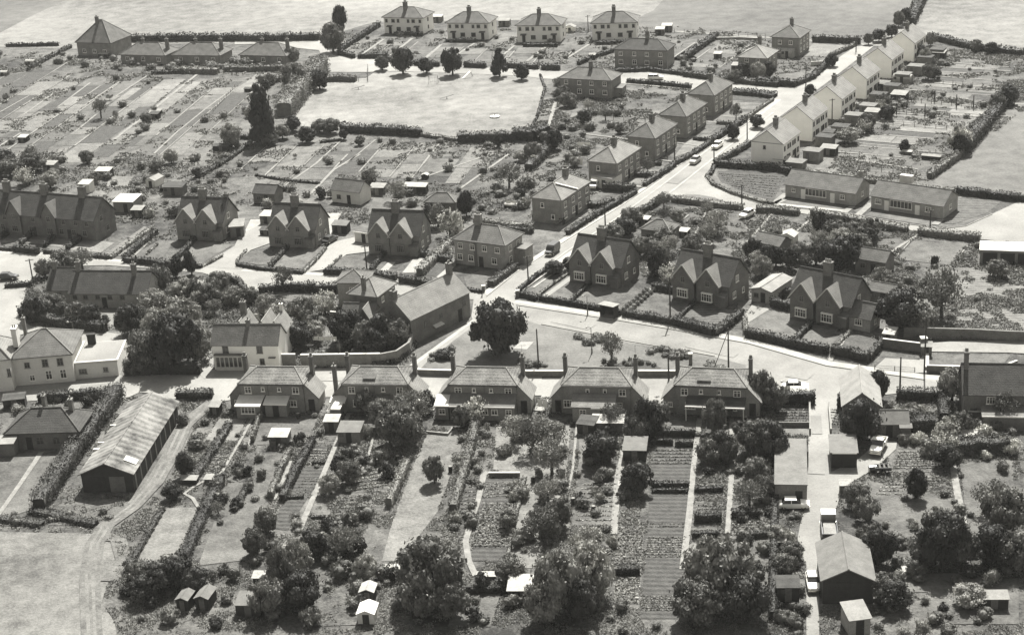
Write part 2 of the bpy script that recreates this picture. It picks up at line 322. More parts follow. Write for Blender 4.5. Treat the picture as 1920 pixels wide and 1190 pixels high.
def wall(pts, h=1.0, t=.3, m='stone', cap='coping', name='stone_wall', desc='low stone wall', cat='wall'):
    G = [P(*q) for q in pts]; O = sum(G, Vector()) / len(G); O.z = 0; e = empty(name, O); b = MB(); c = MB()
    fr = path_frames([q - O for q in G])
    for (p0, n0), (p1, n1) in zip(fr, fr[1:]):
        for B_, tt, z0, z1 in ((b, t, -.1, h), (c, t + .1, h + .002, h + .1)):
            a = [p0 - n0 * tt / 2, p1 - n1 * tt / 2, p1 + n1 * tt / 2, p0 + n0 * tt / 2]
            B_.add([(q.x, q.y, z0) for q in a] + [(q.x, q.y, z1) for q in a], [(0, 3, 2, 1), (4, 5, 6, 7), (0, 1, 5, 4), (1, 2, 6, 5), (2, 3, 7, 6), (3, 0, 4, 7)])
    b.build('wall_face', m, e)
    if cap: c.build('coping', cap, e)
    auto(e, desc, cat, 'walls'); return e
def fence(pts, h=1.1, m='timber', desc='thin post and rail fence', solid=False):
    G = [P(*q) for q in pts]; O = sum(G, Vector()) / len(G); O.z = 0; e = empty('fence', O); post = MB(); rail = MB()
    for a, b in zip(G, G[1:]):
        a = a - O; b = b - O; d = b - a; n = max(1, int(d.length / 2.4))
        for i in range(n + 1): q = a + d * i / n; post.tube(q, q + Vector((0, 0, h)), .07, .06, 5)
        nn = Vector((-d.y, d.x, 0)).normalized() * .03
        if solid: rail.slab([a - nn + Vector((0, 0, .1)), b - nn + Vector((0, 0, .1)), b - nn + Vector((0, 0, h * .95)), a - nn + Vector((0, 0, h * .95))], .06)
        else:
            for z in (h * .45, h * .85): rail.tube(a + Vector((0, 0, z)), b + Vector((0, 0, z)), .035, .035, 4)
    post.build('posts', m, e); rail.build('rails' if not solid else 'boarding', m, e); auto(e, desc, 'fence', 'garden fences'); return e

# ------------------------------------------------------------------ ground
def sheet(name, polys, m, z, loc=None):
    b = MB()
    for p in polys:
        b.add([(q.x, q.y, z + .0006 * polys.index(p)) for q in [P(*c) for c in p]], [tuple(range(len(p)))])
    me = bpy.data.meshes.new(name); me.from_pydata(b.v, [], b.f)
    import bmesh
    bm = bmesh.new(); bm.from_mesh(me)
    for f in bm.faces:
        f.normal_update()
        if f.normal.z < 0: f.normal_flip()
    bmesh.ops.triangulate(bm, faces=bm.faces); bm.to_mesh(me); bm.free()
    me.materials.append(M[m]); o = bpy.data.objects.new(name, me); COL.objects.link(o); return struct(o)
def band(pts, w0, w1=None):
    """ribbon polygon (pixels) of a given width in metres around a pixel polyline"""
    w1 = w1 or w0; G = path_frames([P(*q) for q in pts]); n = len(G); L = []; Rr = []
    for i, (p, nn) in enumerate(G):
        w_ = (w0 + (w1 - w0) * i / (n - 1)) / 2; w_ *= rnd.uniform(.85, 1.15); L.append(PXf(*(p + nn * w_)[:2])); Rr.append(PXf(*(p - nn * w_)[:2]))
    return L + Rr[::-1]
b = MB(); b.add([(-4000, -1500, 0), (4000, -1500, 0), (4000, 6500, 0), (-4000, 6500, 0)], [(0, 1, 2, 3)])
struct(b.build('meadow', 'meadow'))
Z = [.0]
def nz(): Z[0] += .006; return Z[0]
VILLAGE = [(-150, 83), (135, 92), (300, 82), (600, 80), (640, 60), (700, 42), (960, 38), (1200, 44), (1270, 60), (1420, 70), (1540, 78), (1610, 84), (1700, 90), (1745, 72), (1830, 96), (2050, 122), (2050, 196), (1900, 193), (1843, 240), (1740, 335), (1795, 362), (2050, 395), (2100, 1350), (-300, 1350), (-300, 300)]
sheet('village_ground', [VILLAGE], 'rough_grass', nz())
sheet('meadow_patch', [[(1150, 57), (1225, 20), (1270, -30), (1330, -120), (1800, -120), (1725, 0), (1700, 48), (1625, 82), (1540, 76), (1420, 68), (1270, 58)]], 'meadow_dark', nz())
sheet('meadow_patch', [[(-400, 92), (0, 62), (60, 30), (135, -5), (260, -80), (-500, -80)]], 'meadow_dark', nz())
sheet('field', [[(1740, 335), (1843, 240), (1900, 196), (2050, 196), (2050, 380), (1905, 370), (1793, 360)]], 'field_mid', nz())
sheet('field', [[(-300, 996), (0, 997), (180, 1000), (215, 1020), (228, 1055), (205, 1085), (190, 1130), (215, 1165), (240, 1330), (-300, 1340)]], 'lawn_pale', nz())
# playing field
FIELD = [(530, 224), (560, 190), (605, 152), (640, 150), (686, 147), (705, 134), (900, 138), (1013, 146), (1022, 167), (1012, 205), (1003, 235), (996, 246), (900, 256), (860, 262), (790, 251), (700, 245), (640, 243), (545, 235)]
sheet('playing_field', [FIELD], 'field_grass', nz())
sheet('verge', [[(1016, 148), (1060, 150), (1040, 195), (1028, 245), (998, 248), (1015, 205), (1024, 167)]], 'rough_grass', nz())
# ---- allotment strips: cells between the long paths, each its own crop or grass
def in_poly(pts, poly):
    x, y = pts[:, 0], pts[:, 1]; c = np.zeros(len(pts), bool); n = len(poly)
    for i in range(n):
        x0, y0 = poly[i]; x1, y1 = poly[(i + 1) % n]
        q = ((y0 > y) != (y1 > y)) & (x < (x1 - x0) * (y - y0) / (y1 - y0 + 1e-12) + x0); c ^= q
    return c
def gpoly(pp): return [(P(*q).x, P(*q).y) for q in pp]
CELLS = {}
PATHS = []
def strips(region, az, wid, ln, tones, seed, path_p=.5, jitter=.25):
    r = random.Random(seed); G = gpoly(region); u = azdir(az); v = Vector((u.y, -u.x, 0))   # u along the strip, v to its right
    us = [x * u.x + y * u.y for x, y in G]; vs = [x * v.x + y * v.y for x, y in G]
    a = min(vs)
    while a < max(vs):
        ww = wid * r.uniform(1 - jitter, 1 + jitter); bq = min(us) - r.uniform(0, ln)
        runs = []
        while bq < max(us):
            ll = ln * r.uniform(.4, 1.6); t = r.choice(tones); c0 = (a + .35, a + ww - .35)
            if r.random() < .2: cs = [(c0[0], (c0[0] + c0[1]) / 2, r.choice(tones)), ((c0[0] + c0[1]) / 2, c0[1], t)]
            else: cs = [(c0[0], c0[1], t)]
            for v0, v1, tt in cs:
                corners = [(v0, bq), (v1, bq), (v1, bq + ll - .3), (v0, bq + ll - .3)]
                pts = [(v.x * p + u.x * q, v.y * p + u.y * q) for p, q in corners]; cen = np.array(pts + [np.mean(pts, 0)])
                if in_poly(cen, G).all() and tt: CELLS.setdefault(tt, []).append(pts)
            mid = [(v.x * (a + ww) + u.x * (bq + ll * k), v.y * (a + ww) + u.y * (bq + ll * k)) for k in (0, 1)]
            if in_poly(np.array(mid), G).all(): runs.append(mid)
            bq += ll
        if r.random() < path_p and runs:
            k0 = r.randrange(0, max(1, len(runs) // 3)); k1 = len(runs) - r.randrange(0, max(1, len(runs) // 3))
            for m_ in runs[k0:k1]: PATHS.append((m_, r.uniform(.25, .5)))
        a += ww
T_ALL = ['plot_mid', 'plot_mid', 'soil', 'plot_pale', 'lawn', None, 'plot_mid', 'rough_grass']
strips([(-60, 150), (120, 115), (330, 145), (520, 140), (500, 165), (455, 215), (420, 240), (330, 300), (150, 310), (-60, 330)], 9, 6, 13, ['plot_mid', 'soil', 'plot_mid', 'plot_pale', 'soil', 'lawn_pale', 'lawn'], 3, .7)
strips([(455, 270), (540, 262), (640, 258), (860, 268), (1010, 272), (960, 330), (900, 370), (850, 350), (700, 345), (500, 350), (440, 330)], 12, 6.5, 11, ['plot_mid', 'soil', 'plot_pale', 'plot_pale', 'lawn', 'lawn_pale'], 5, .8)
strips([(660, 102), (715, 72), (900, 86), (1045, 88), (1150, 88), (1100, 110), (1050, 128), (900, 120), (730, 106)], 14, 8.5, 11, ['plot_mid', 'soil', 'plot_mid', 'lawn', 'plot_pale'], 8, 1.0, .1)
strips([(1255, 80), (1330, 75), (1420, 76), (1400, 130), (1290, 135), (1180, 128)], 26, 8, 10, T_ALL, 9, .6)
strips([(1060, 150), (1170, 160), (1230, 165), (1180, 215), (1100, 265), (1040, 260)], 100, 8, 12, T_ALL, 12, .4)
strips([(1760, 110), (1895, 128), (1895, 190), (1840, 236), (1735, 330), (1500, 300), (1590, 240), (1660, 190), (1720, 140)], 119.5, 5.2, 8, ['plot_mid', 'soil', 'plot_pale', 'lawn', 'plot_mid', 'lawn_pale'], 21, .9, .15)
strips([(1480, 410), (1640, 428), (1830, 455), (1830, 560), (1700, 540), (1560, 500), (1420, 455)], 30, 9, 12, ['rough_grass', 'lawn', 'plot_pale', 'plot_mid', None], 14, .5)
strips([(1220, 385), (1400, 398), (1470, 405), (1420, 470), (1300, 480), (1190, 420)], 30, 8, 11, ['plot_mid', 'lawn', 'plot_pale', 'soil', None], 15, .6)
# near gardens
def cell(t, *pp): CELLS.setdefault(t, []).append([(P(*q).x, P(*q).y) for q in pp])
for t, pp in [
    ('lawn_pale', [(384, 826), (412, 784), (462, 786), (444, 826)]), ('lawn_pale', [(312, 951), (370, 951), (331, 1062), (243, 1064)]), ('lawn', [(428, 905), (520, 905), (462, 1050), (372, 1060)]),
    ('plot_mid', [(370, 850), (432, 852), (415, 895), (372, 905)]), ('lawn', [(488, 780), (600, 778), (575, 830), (470, 835)]), ('soil', [(560, 880), (612, 866), (596, 905), (560, 960), (540, 995), (508, 990), (530, 940)]),
    ('soil', [(580, 838), (618, 836), (606, 862), (570, 868)]), ('lawn', [(480, 850), (545, 850), (520, 930), (470, 960)]), ('lawn_pale', [(800, 815), (858, 806), (868, 832), (842, 900), (820, 960), (790, 1000), (745, 1052), (716, 1052), (735, 980), (768, 890)]),
    ('plot_mid', [(660, 880), (740, 870), (735, 905), (700, 990), (650, 1000), (625, 960)]), ('lawn', [(690, 985), (705, 985), (680, 1052), (655, 1052)]),
    ('lawn_pale', [(930, 800), (1070, 795), (1062, 900), (1000, 1065), (950, 1065), (985, 900), (925, 880)]), ('soil', [(912, 899), (975, 897), (962, 985), (946, 1052), (882, 1052), (893, 985)]),
    ('soil', [(860, 915), (900, 912), (876, 1000), (852, 1000)]), ('lawn', [(1088, 800), (1110, 880), (1160, 880), (1150, 985), (1070, 985), (1082, 905)]), ('plot_mid', [(1165, 985), (1208, 985), (1198, 1165), (1145, 1165)]),
    ('soil', [(1222, 828), (1302, 828), (1290, 1000), (1278, 1160), (1200, 1160), (1215, 985)]), ('lawn', [(1250, 782), (1305, 782), (1303, 812), (1250, 812)]), ('plot_mid', [(1308, 905), (1362, 905), (1352, 1010), (1290, 1010)]),
    ('lawn_pale', [(1288, 1020), (1320, 1015), (1318, 1050), (1280, 1062)]), ('plot_mid', [(1370, 900), (1440, 895), (1440, 1010), (1368, 1010)]), ('lawn', [(1385, 1020), (1448, 1010), (1448, 1100), (1400, 1100)]),
    ('soil', [(1454, 763), (1517, 763), (1516, 800), (1452, 800)]), ('soil', [(1555, 763), (1584, 765), (1582, 800), (1556, 800)]), ('lawn_pale', [(1460, 803), (1517, 803), (1515, 816), (1458, 816)]),
    ('plot_mid', [(1685, 838), (1780, 835), (1785, 885), (1665, 885)]), ('plot_mid', [(1700, 892), (1788, 892), (1790, 905), (1690, 905)]), ('lawn', [(1625, 900), (1790, 935), (1800, 1010), (1690, 1010), (1600, 950)]),
    ('lawn', [(1690, 1075), (1800, 1075), (1780, 1110), (1690, 1110)]), ('lawn', [(1800, 870), (1900, 860), (1900, 1000), (1815, 1000)]), ('lawn', [(1750, 1080), (1910, 1085), (1910, 1170), (1720, 1170)]),
    ('lawn', [(5, 770), (200, 745), (160, 800), (0, 850)]), ('lawn', [(0, 850), (140, 848), (75, 950), (-30, 985)]), ('rough_grass', [(120, 890), (160, 880), (230, 940), (150, 985), (90, 985)]),
    ('lawn', [(860, 1105), (940, 1108), (920, 1175), (840, 1175)]), ('rough_grass', [(590, 1120), (700, 1090), (720, 1170), (560, 1175)]),
    # lawns round the gable cottages
    ('lawn', [(974, 550), (1006, 558), (1072, 508), (1058, 498)]), ('lawn', [(1016, 560), (1070, 570), (1112, 530), (1085, 518)]), ('lawn', [(1080, 571), (1162, 586), (1208, 545), (1120, 528)]),
    ('lawn', [(1172, 588), (1262, 603), (1300, 566), (1226, 545)]), ('plot_mid', [(1272, 602), (1338, 624), (1385, 590), (1310, 566)]), ('lawn', [(1402, 622), (1488, 641), (1522, 606), (1440, 570), (1405, 600)]),
    ('lawn', [(1496, 642), (1552, 656), (1578, 628), (1530, 608)]), ('lawn', [(1566, 656), (1626, 668), (1652, 640), (1590, 618)]), ('lawn', [(1742, 664), (1895, 666), (1875, 692), (1742, 690)]),
    ('lawn', [(1660, 668), (1720, 672), (1722, 680), (1640, 686)]), ('lawn', [(446, 492), (460, 474), (510, 460), (538, 466), (505, 498)]), ('lawn', [(514, 500), (565, 505), (608, 465), (560, 462)]),
    ('lawn', [(612, 503), (640, 480), (690, 475), (720, 478), (690, 506)]), ('concrete', [(712, 508), (728, 492), (742, 492), (726, 509)]), ('soil', [(724, 503), (742, 490), (760, 490), (744, 504)]),
    ('concrete', [(754, 512), (775, 486), (800, 484), (784, 512)]), ('soil', [(800, 516), (825, 490), (846, 492), (820, 520)]), ('concrete', [(818, 520), (848, 494), (853, 500), (830, 523)]),
    ('lawn', [(876, 540), (900, 545), (960, 503), (900, 508), (870, 520)]), ('lawn', [(240, 482), (300, 450), (325, 452), (310, 480), (285, 490)]), ('lawn', [(318, 488), (370, 452), (436, 460), (378, 495)]),
    ('lawn_pale', [(0, 456), (38, 453), (58, 436), (25, 434)]), ('lawn', [(44, 456), (80, 458), (104, 440), (70, 436)]), ('lawn_pale', [(88, 461), (122, 464), (150, 442), (110, 440)]), ('lawn_pale', [(128, 468), (190, 474), (215, 455), (160, 450)]),
    ('plot_pale', [(195, 478), (230, 480), (290, 430), (270, 425)]),
    # in front of the hipped semis and the bungalows
    ('lawn', [(1050, 432), (1066, 437), (1130, 398), (1105, 392)]), ('lawn_pale', [(1075, 425), (1100, 428), (1128, 408), (1100, 402)]), ('lawn', [(1108, 395), (1148, 396), (1168, 375), (1140, 370)]), ('lawn_pale', [(1175, 345), (1208, 346), (1250, 320), (1215, 318)]),
    ('lawn_pale', [(1262, 296), (1300, 283), (1322, 268), (1290, 262)]), ('lawn', [(1316, 235), (1370, 232), (1390, 220), (1345, 215)]), ('lawn', [(1330, 252), (1345, 240), (1316, 238), (1300, 248)]), ('soil', [(1372, 174), (1455, 180), (1448, 190), (1374, 188)]),
    ('lawn_pale', [(1376, 192), (1440, 194), (1420, 207), (1374, 204)]), ('soil', [(1345, 322), (1390, 318), (1475, 326), (1450, 376), (1400, 364), (1350, 342)]),
    ('lawn', [(1476, 372), (1580, 384), (1578, 396), (1455, 382)]), ('lawn', [(1640, 394), (1770, 406), (1745, 424), (1620, 404)]), ('plot_mid', [(1800, 372), (1880, 376), (1850, 400), (1790, 420), (1770, 420)]), ('plot_mid', [(1600, 396), (1625, 380), (1635, 372), (1612, 400)]),
    ('field_grass', [(1525, 82), (1600, 88), (1560, 108), (1500, 106)]), ('lawn', [(1462, 140), (1530, 132), (1500, 155), (1430, 150)]),
    ('field_mid', [(1870, 425), (1960, 370), (1990, 460), (1838, 448)]), ('plot_pale', [(1830, 495), (1990, 500), (1990, 630), (1790, 615), (1760, 560)]),
    ('lawn_pale', [(430, 172), (500, 135), (520, 140), (470, 175)]), ('field_grass', [(470, 172), (440, 172), (480, 140), (500, 138)]), ('lawn_pale', [(245, 190), (300, 188), (285, 200), (240, 202)]),
    ('concrete', [(470, 412), (512, 412), (505, 452), (450, 452)]), ('lawn_pale', [(560, 372), (600, 372), (570, 440), (530, 440)]), ('concrete', [(612, 400), (640, 400), (620, 440), (600, 440)]), ('lawn', [(700, 372), (760, 372), (730, 400), (690, 400)]), ('lawn_pale', [(232, 368), (262, 372), (250, 388), (226, 384)]), ('lawn_pale', [(205, 330), (250, 332), (240, 350), (200, 350)]), ('soil', [(608, 300), (624, 283), (674, 285), (654, 301)]), ('soil', [(800, 330), (858, 332), (905, 300), (855, 298)]), ('plot_mid', [(1045, 240), (1150, 248), (1180, 225), (1080, 212)]),
    ('lawn', [(55, 590), (100, 585), (140, 595), (90, 605)]), ('lawn_pale', [(180, 580), (225, 580), (215, 615), (195, 612)]), ('lawn', [(520, 548), (625, 552), (620, 572), (530, 566)]),
    ('plot_mid', [(1330, 120), (1270, 135), (1170, 120), (1260, 85)])]: cell(t, *pp)
for t, cells in CELLS.items():
    b = MB(); z0 = nz()
    for i, c in enumerate(cells): b.add([(x, y, z0 + .0004 * (i % 12)) for x, y in c], [tuple(range(len(c)))])
    o = b.build({'soil': 'soil_plots', 'plot_mid': 'garden_plots', 'plot_pale': 'garden_plots', 'lawn': 'lawns', 'lawn_pale': 'lawns', 'rough_grass': 'rough_grass', 'concrete': 'garden_paving', 'field_grass': 'grass_patch', 'field_mid': 'grass_patch'}[t], t, fix=False)
    import bmesh
    bm = bmesh.new(); bm.from_mesh(o.data)
    for f in bm.faces:
        f.normal_update()
        if f.normal.z < 0: f.normal_flip()
    bm.to_mesh(o.data); bm.free(); struct(o)
# ---- roads
ROADS = [
    [(-200, 455), (-60, 464), (0, 470), (100, 477), (200, 484), (235, 489), (375, 499), (455, 505), (575, 511), (612, 513), (740, 524), (830, 537), (905, 549), (900, 562), (790, 562), (745, 553), (640, 546), (535, 541), (470, 550), (425, 528), (380, 512), (300, 505), (200, 498), (110, 500), (60, 520), (45, 560), (35, 600), (60, 612), (150, 615), (230, 628), (228, 645), (-60, 660), (-200, 640)],
    [(905, 549), (960, 508), (1064, 442), (1166, 378), (1210, 349), (1265, 309), (1333, 268), (1400, 226), (1455, 184), (1490, 161), (1535, 135), (1580, 104), (1605, 88), (1640, 86), (1600, 118), (1545, 160), (1490, 200), (1430, 243), (1400, 272), (1345, 305), (1322, 328), (1330, 345), (1375, 366), (1430, 384), (1581, 399), (1699, 420), (1769, 429), (1811, 424), (1860, 402), (1950, 360), (2010, 350), (2010, 470), (1920, 458), (1837, 449), (1701, 432), (1652, 424), (1498, 400), (1392, 391), (1310, 368), (1262, 368), (1241, 374), (1192, 406), (1142, 433), (1060, 486), (1000, 530), (969, 552), (965, 563), (905, 562)],
    [(598, 76), (618, 96), (625, 104), (668, 109), (704, 112), (730, 118), (780, 124), (912, 128), (980, 130), (1050, 134), (1152, 137), (1218, 135), (1283, 143), (1351, 152), (1460, 165), (1492, 161), (1456, 184), (1452, 179), (1374, 171), (1296, 169), (1176, 158), (1090, 152), (1015, 148), (980, 143), (740, 134), (688, 136), (615, 136), (612, 120), (598, 95), (480, 83), (440, 84), (440, 77)],
    [(540, 692), (755, 690), (800, 655), (860, 612), (884, 596), (888, 562), (905, 560), (966, 563), (1166, 592), (1262, 608), (1403, 636), (1460, 649), (1550, 677), (1628, 690), (1733, 703), (2050, 728), (2050, 752), (1900, 748), (1769, 742), (1685, 738), (1585, 748), (1570, 765), (1558, 800), (1558, 886), (1610, 860), (1650, 828), (1682, 828), (1680, 842), (1640, 880), (1596, 905), (1575, 930), (1558, 990), (1540, 1010), (1536, 1070), (1536, 1320), (1512, 1320), (1512, 1060), (1494, 1020), (1500, 985), (1513, 935), (1515, 850), (1517, 763), (1525, 745), (1425, 742), (1350, 742), (900, 742), (620, 745), (450, 748), (400, 755), (370, 748), (330, 752), (290, 738), (262, 736), (235, 748), (212, 740), (60, 752), (-200, 775), (-200, 735), (0, 728), (225, 704), (240, 702), (375, 704), (395, 694), (530, 688)]]
sheet('road', ROADS, 'road', nz())
sheet('asphalt_road', [[(968, 574), (1166, 604), (1262, 620), (1403, 646), (1550, 688), (1733, 714), (2050, 738), (2050, 752), (1900, 748), (1769, 742), (1690, 736), (1576, 722), (1420, 692), (1340, 668), (1180, 640), (1015, 608), (915, 590), (905, 575)]], 'asphalt', nz())
sheet('pavement', [band([(966, 566), (1166, 596), (1262, 612), (1403, 640), (1550, 681), (1733, 707), (1950, 724)], 1.6), band([(760, 689), (800, 660), (860, 616), (885, 600)], 2.0), band([(908, 552), (964, 512), (1068, 445), (1170, 381), (1214, 352), (1269, 312), (1337, 271), (1404, 229), (1459, 187)], 1.6),
                   band([(969, 549), (1000, 527), (1060, 482), (1142, 430), (1190, 404), (1240, 372)], 1.4), band([(1322, 330), (1332, 343), (1377, 363), (1432, 381), (1581, 396)], 1.2), band([(455, 506), (575, 513), (740, 526), (830, 539)], 1.5), band([(0, 472), (100, 479), (235, 491), (375, 501)], 1.5)], 'pavement', nz())
GREEN = [(908, 580), (1015, 610), (1180, 643), (1340, 670), (1400, 686), (1395, 698), (1270, 700), (850, 700), (784, 697), (800, 680), (850, 640), (893, 608)]
sheet('green', [GREEN], 'green_grass', nz())
sheet('verge', [[(1262, 373), (1285, 365), (1310, 366), (1338, 371), (1367, 381), (1392, 389)], [(722, 690), (765, 655), (884, 590), (886, 600), (775, 680), (762, 690)], [(1016, 706), (1060, 706), (1060, 712), (1016, 712)], [(1324, 330), (1342, 326), (1352, 343), (1420, 370), (1452, 380), (1450, 384), (1420, 380), (1345, 355)]], 'lawn', nz())
# driveways, yards and narrow garden paths
sheet('driveway', [[(378, 500), (440, 462), (450, 440), (500, 418), (512, 425), (512, 455), (470, 470), (446, 490), (456, 506)], [(570, 512), (612, 468), (622, 455), (690, 440), (700, 472), (650, 478), (609, 506)], [(1395, 640), (1392, 600), (1410, 572), (1438, 560), (1452, 575), (1405, 605), (1398, 628)],
                   [(1640, 690), (1660, 672), (1724, 676), (1735, 660), (1690, 648), (1800, 640), (2000, 640), (2000, 668), (1890, 662), (1742, 660), (1742, 700), (1700, 700)], [(1008, 562), (1084, 508), (1092, 511), (1020, 563)], [(1166, 590), (1216, 541), (1228, 545), (1174, 592)], [(1552, 676), (1560, 662), (1590, 620), (1597, 622), (1568, 664), (1560, 680)],
                   [(610, 774), (634, 735), (645, 735), (640, 776)], [(1000, 770), (1020, 735), (1036, 735), (1020, 772)], [(1216, 772), (1216, 735), (1242, 735), (1244, 772)], [(800, 768), (806, 740), (822, 740), (814, 770)], [(570, 770), (590, 742), (606, 740), (600, 772)], [(370, 700), (385, 660), (396, 640), (402, 655), (400, 690), (385, 712)],
                   [(1236, 478), (1210, 500), (1206, 520), (1230, 500)], [(233, 488), (292, 434), (300, 436), (250, 484)]], 'road', nz())
pb = MB(); z0 = nz()
NP = [([(655, 775), (636, 820), (600, 905), (558, 1003)], .8), ([(1180, 780), (1166, 868), (1159, 888), (1151, 1002)], .85), ([(1312, 785), (1301, 870), (1293, 961), (1280, 1068)], .8), ([(1372, 785), (1373, 870), (1364, 1005)], .7), ([(1083, 785), (1074, 880), (1064, 925)], .4),
      ([(915, 885), (907, 891), (897, 938), (881, 987), (873, 1016), (879, 1052), (892, 1080)], .8), ([(476, 780), (455, 820), (417, 885), (365, 912), (346, 926), (362, 935), (372, 952)], .5), ([(78, 848), (40, 905), (0, 962), (-40, 1010)], .75), ([(1783, 835), (1786, 870), (1796, 930), (1811, 1000)], .9), ([(542, 865), (525, 915), (511, 938)], .9),
      ([(305, 950), (250, 1052), (230, 1070)], .5), ([(495, 760), (478, 800), (465, 840)], .4), ([(700, 820), (690, 860), (668, 900)], .4), ([(1042, 191), (1026, 246)], .9), ([(370, 140), (300, 196), (215, 262)], .8), ([(440, 165), (388, 203), (330, 250), (289, 289)], .5), ([(169, 156), (109, 201)], .5), ([(55, 180), (0, 211)], .5), ([(99, 177), (44, 216)], .5), ([(224, 154), (156, 200)], .5),
      ([(180, 216), (141, 248)], .5), ([(276, 143), (216, 182)], .5), ([(39, 250), (0, 274), (-20, 290)], .6), ([(26, 287), (0, 300)], .5), ([(675, 290), (626, 319), (571, 376)], .7), ([(647, 258), (592, 308), (514, 363)], .5), ([(704, 263), (649, 308)], .4), ([(954, 290), (858, 358)], .7), ([(918, 290), (785, 337)], .5),
      ([(720, 74), (680, 102)], .9), ([(773, 73), (728, 108)], .9), ([(828, 84), (785, 122)], .9), ([(890, 82), (856, 104)], .8), ([(965, 86), (945, 103)], .8), ([(1024, 88), (988, 116)], .8), ([(1105, 84), (1058, 113)], .9), ([(1150, 92), (1084, 122)], .9),
      ([(40, 540), (40, 560)], .6), ([(1134, 212), (1206, 222)], .5), ([(1088, 251), (1180, 262)], .6), ([(1345, 217), (1400, 222)], .6), ([(1320, 228), (1372, 234)], .5), ([(1270, 268), (1320, 276)], .6), ([(1230, 300), (1285, 306)], .6), ([(1160, 347), (1205, 351)], .9), ([(1100, 412), (1075, 408)], .5),
      ([(1470, 375), (1450, 384)], 1.6), ([(1474, 364), (1450, 383)], 1.3), ([(1598, 388), (1582, 400)], 1.3), ([(1634, 382), (1609, 404)], 1.3), ([(1765, 412), (1752, 422)], 1.3), ([(1290, 470), (1325, 395)], .5), ([(1400, 455), (1450, 400)], .5), ([(1660, 480), (1722, 440)], .6), ([(1480, 445), (1520, 412)], .5),
      ([(1750, 208), (1895, 220)], .5), ([(1700, 190), (1860, 202)], .6), ([(1750, 156), (1880, 166)], .6), ([(1635, 231), (1775, 242)], .6), ([(1790, 106), (1895, 113)], .6), ([(1780, 118), (1895, 127)], .4), ([(1660, 211), (1780, 220)], .5), ([(1600, 300), (1720, 318)], .5), ([(1585, 267), (1680, 275)], .4), ([(1690, 235), (1770, 240)], .5)]
for pts, w_ in NP:
    q = band(pts, w_); n = len(q); G = [P(*c) for c in q]; h = n // 2
    for i in range(h - 1): pb.add([(G[i].x, G[i].y, z0), (G[i + 1].x, G[i + 1].y, z0), (G[n - 2 - i].x, G[n - 2 - i].y, z0), (G[n - 1 - i].x, G[n - 1 - i].y, z0)], [(0, 1, 2, 3)])
for (a, b_), w_ in PATHS:
    a = Vector((*a, 0)); b_ = Vector((*b_, 0)); nn = (b_ - a).normalized(); nn = Vector((-nn.y, nn.x, 0)) * w_ / 2
    pb.add([(*(a + nn)[:2], z0 + .001), (*(a - nn)[:2], z0 + .001), (*(b_ - nn)[:2], z0 + .001), (*(b_ + nn)[:2], z0 + .001)], [(0, 1, 2, 3)])
o = pb.build('garden_paths', 'path', fix=False); bm = bmesh.new(); bm.from_mesh(o.data)
for f in bm.faces:
    f.normal_update()
    if f.normal.z < 0: f.normal_flip()
bm.to_mesh(o.data); bm.free(); struct(o)
TRK = [(402, 752), (372, 775), (345, 800), (322, 850), (290, 905), (250, 950), (200, 985), (178, 1020), (168, 1080), (172, 1180), (180, 1320)]
sheet('track', [band(TRK, 2.6), band([(185, 1005), (222, 1010), (232, 1050), (205, 1090)], 2.2)], 'track', nz())
sheet('wheel_ruts', [band([(x - 6, y) for x, y in TRK], .4), band([(x + 6, y) for x, y in TRK], .4)], 'lawn_pale', nz())
sheet('paving', [[(962, 655), (975, 642), (1001, 642), (988, 656)]], 'concrete', nz())

# kerbs, 0.12 m high
def kerb(pts):
    b = MB(); fr = path_frames([P(*q) for q in pts])
    for (p0, n0), (p1, n1) in zip(fr, fr[1:]):
        a = [p0 - n0 * .08, p1 - n1 * .08, p1 + n1 * .08, p0 + n0 * .08]
        b.add([(q.x, q.y, -.02) for q in a] + [(q.x, q.y, .22) for q in a], [(0, 3, 2, 1), (4, 5, 6, 7), (0, 1, 5, 4), (1, 2, 6, 5), (2, 3, 7, 6), (3, 0, 4, 7)])
    struct(b.build('kerb', 'concrete'))
for k in [[(968, 573), (1166, 603), (1262, 619), (1403, 645), (1550, 687), (1733, 713)], [(1015, 609), (1180, 641), (1340, 669)], [(973, 551), (1060, 489), (1142, 436), (1196, 406), (1243, 376)], [(912, 557), (966, 514), (1070, 447), (1172, 383), (1271, 313), (1339, 272), (1406, 230)],
          [(1320, 331), (1330, 346), (1376, 367), (1431, 385), (1581, 400), (1699, 421), (1769, 430), (1811, 425), (1860, 403)]]: kerb(k)

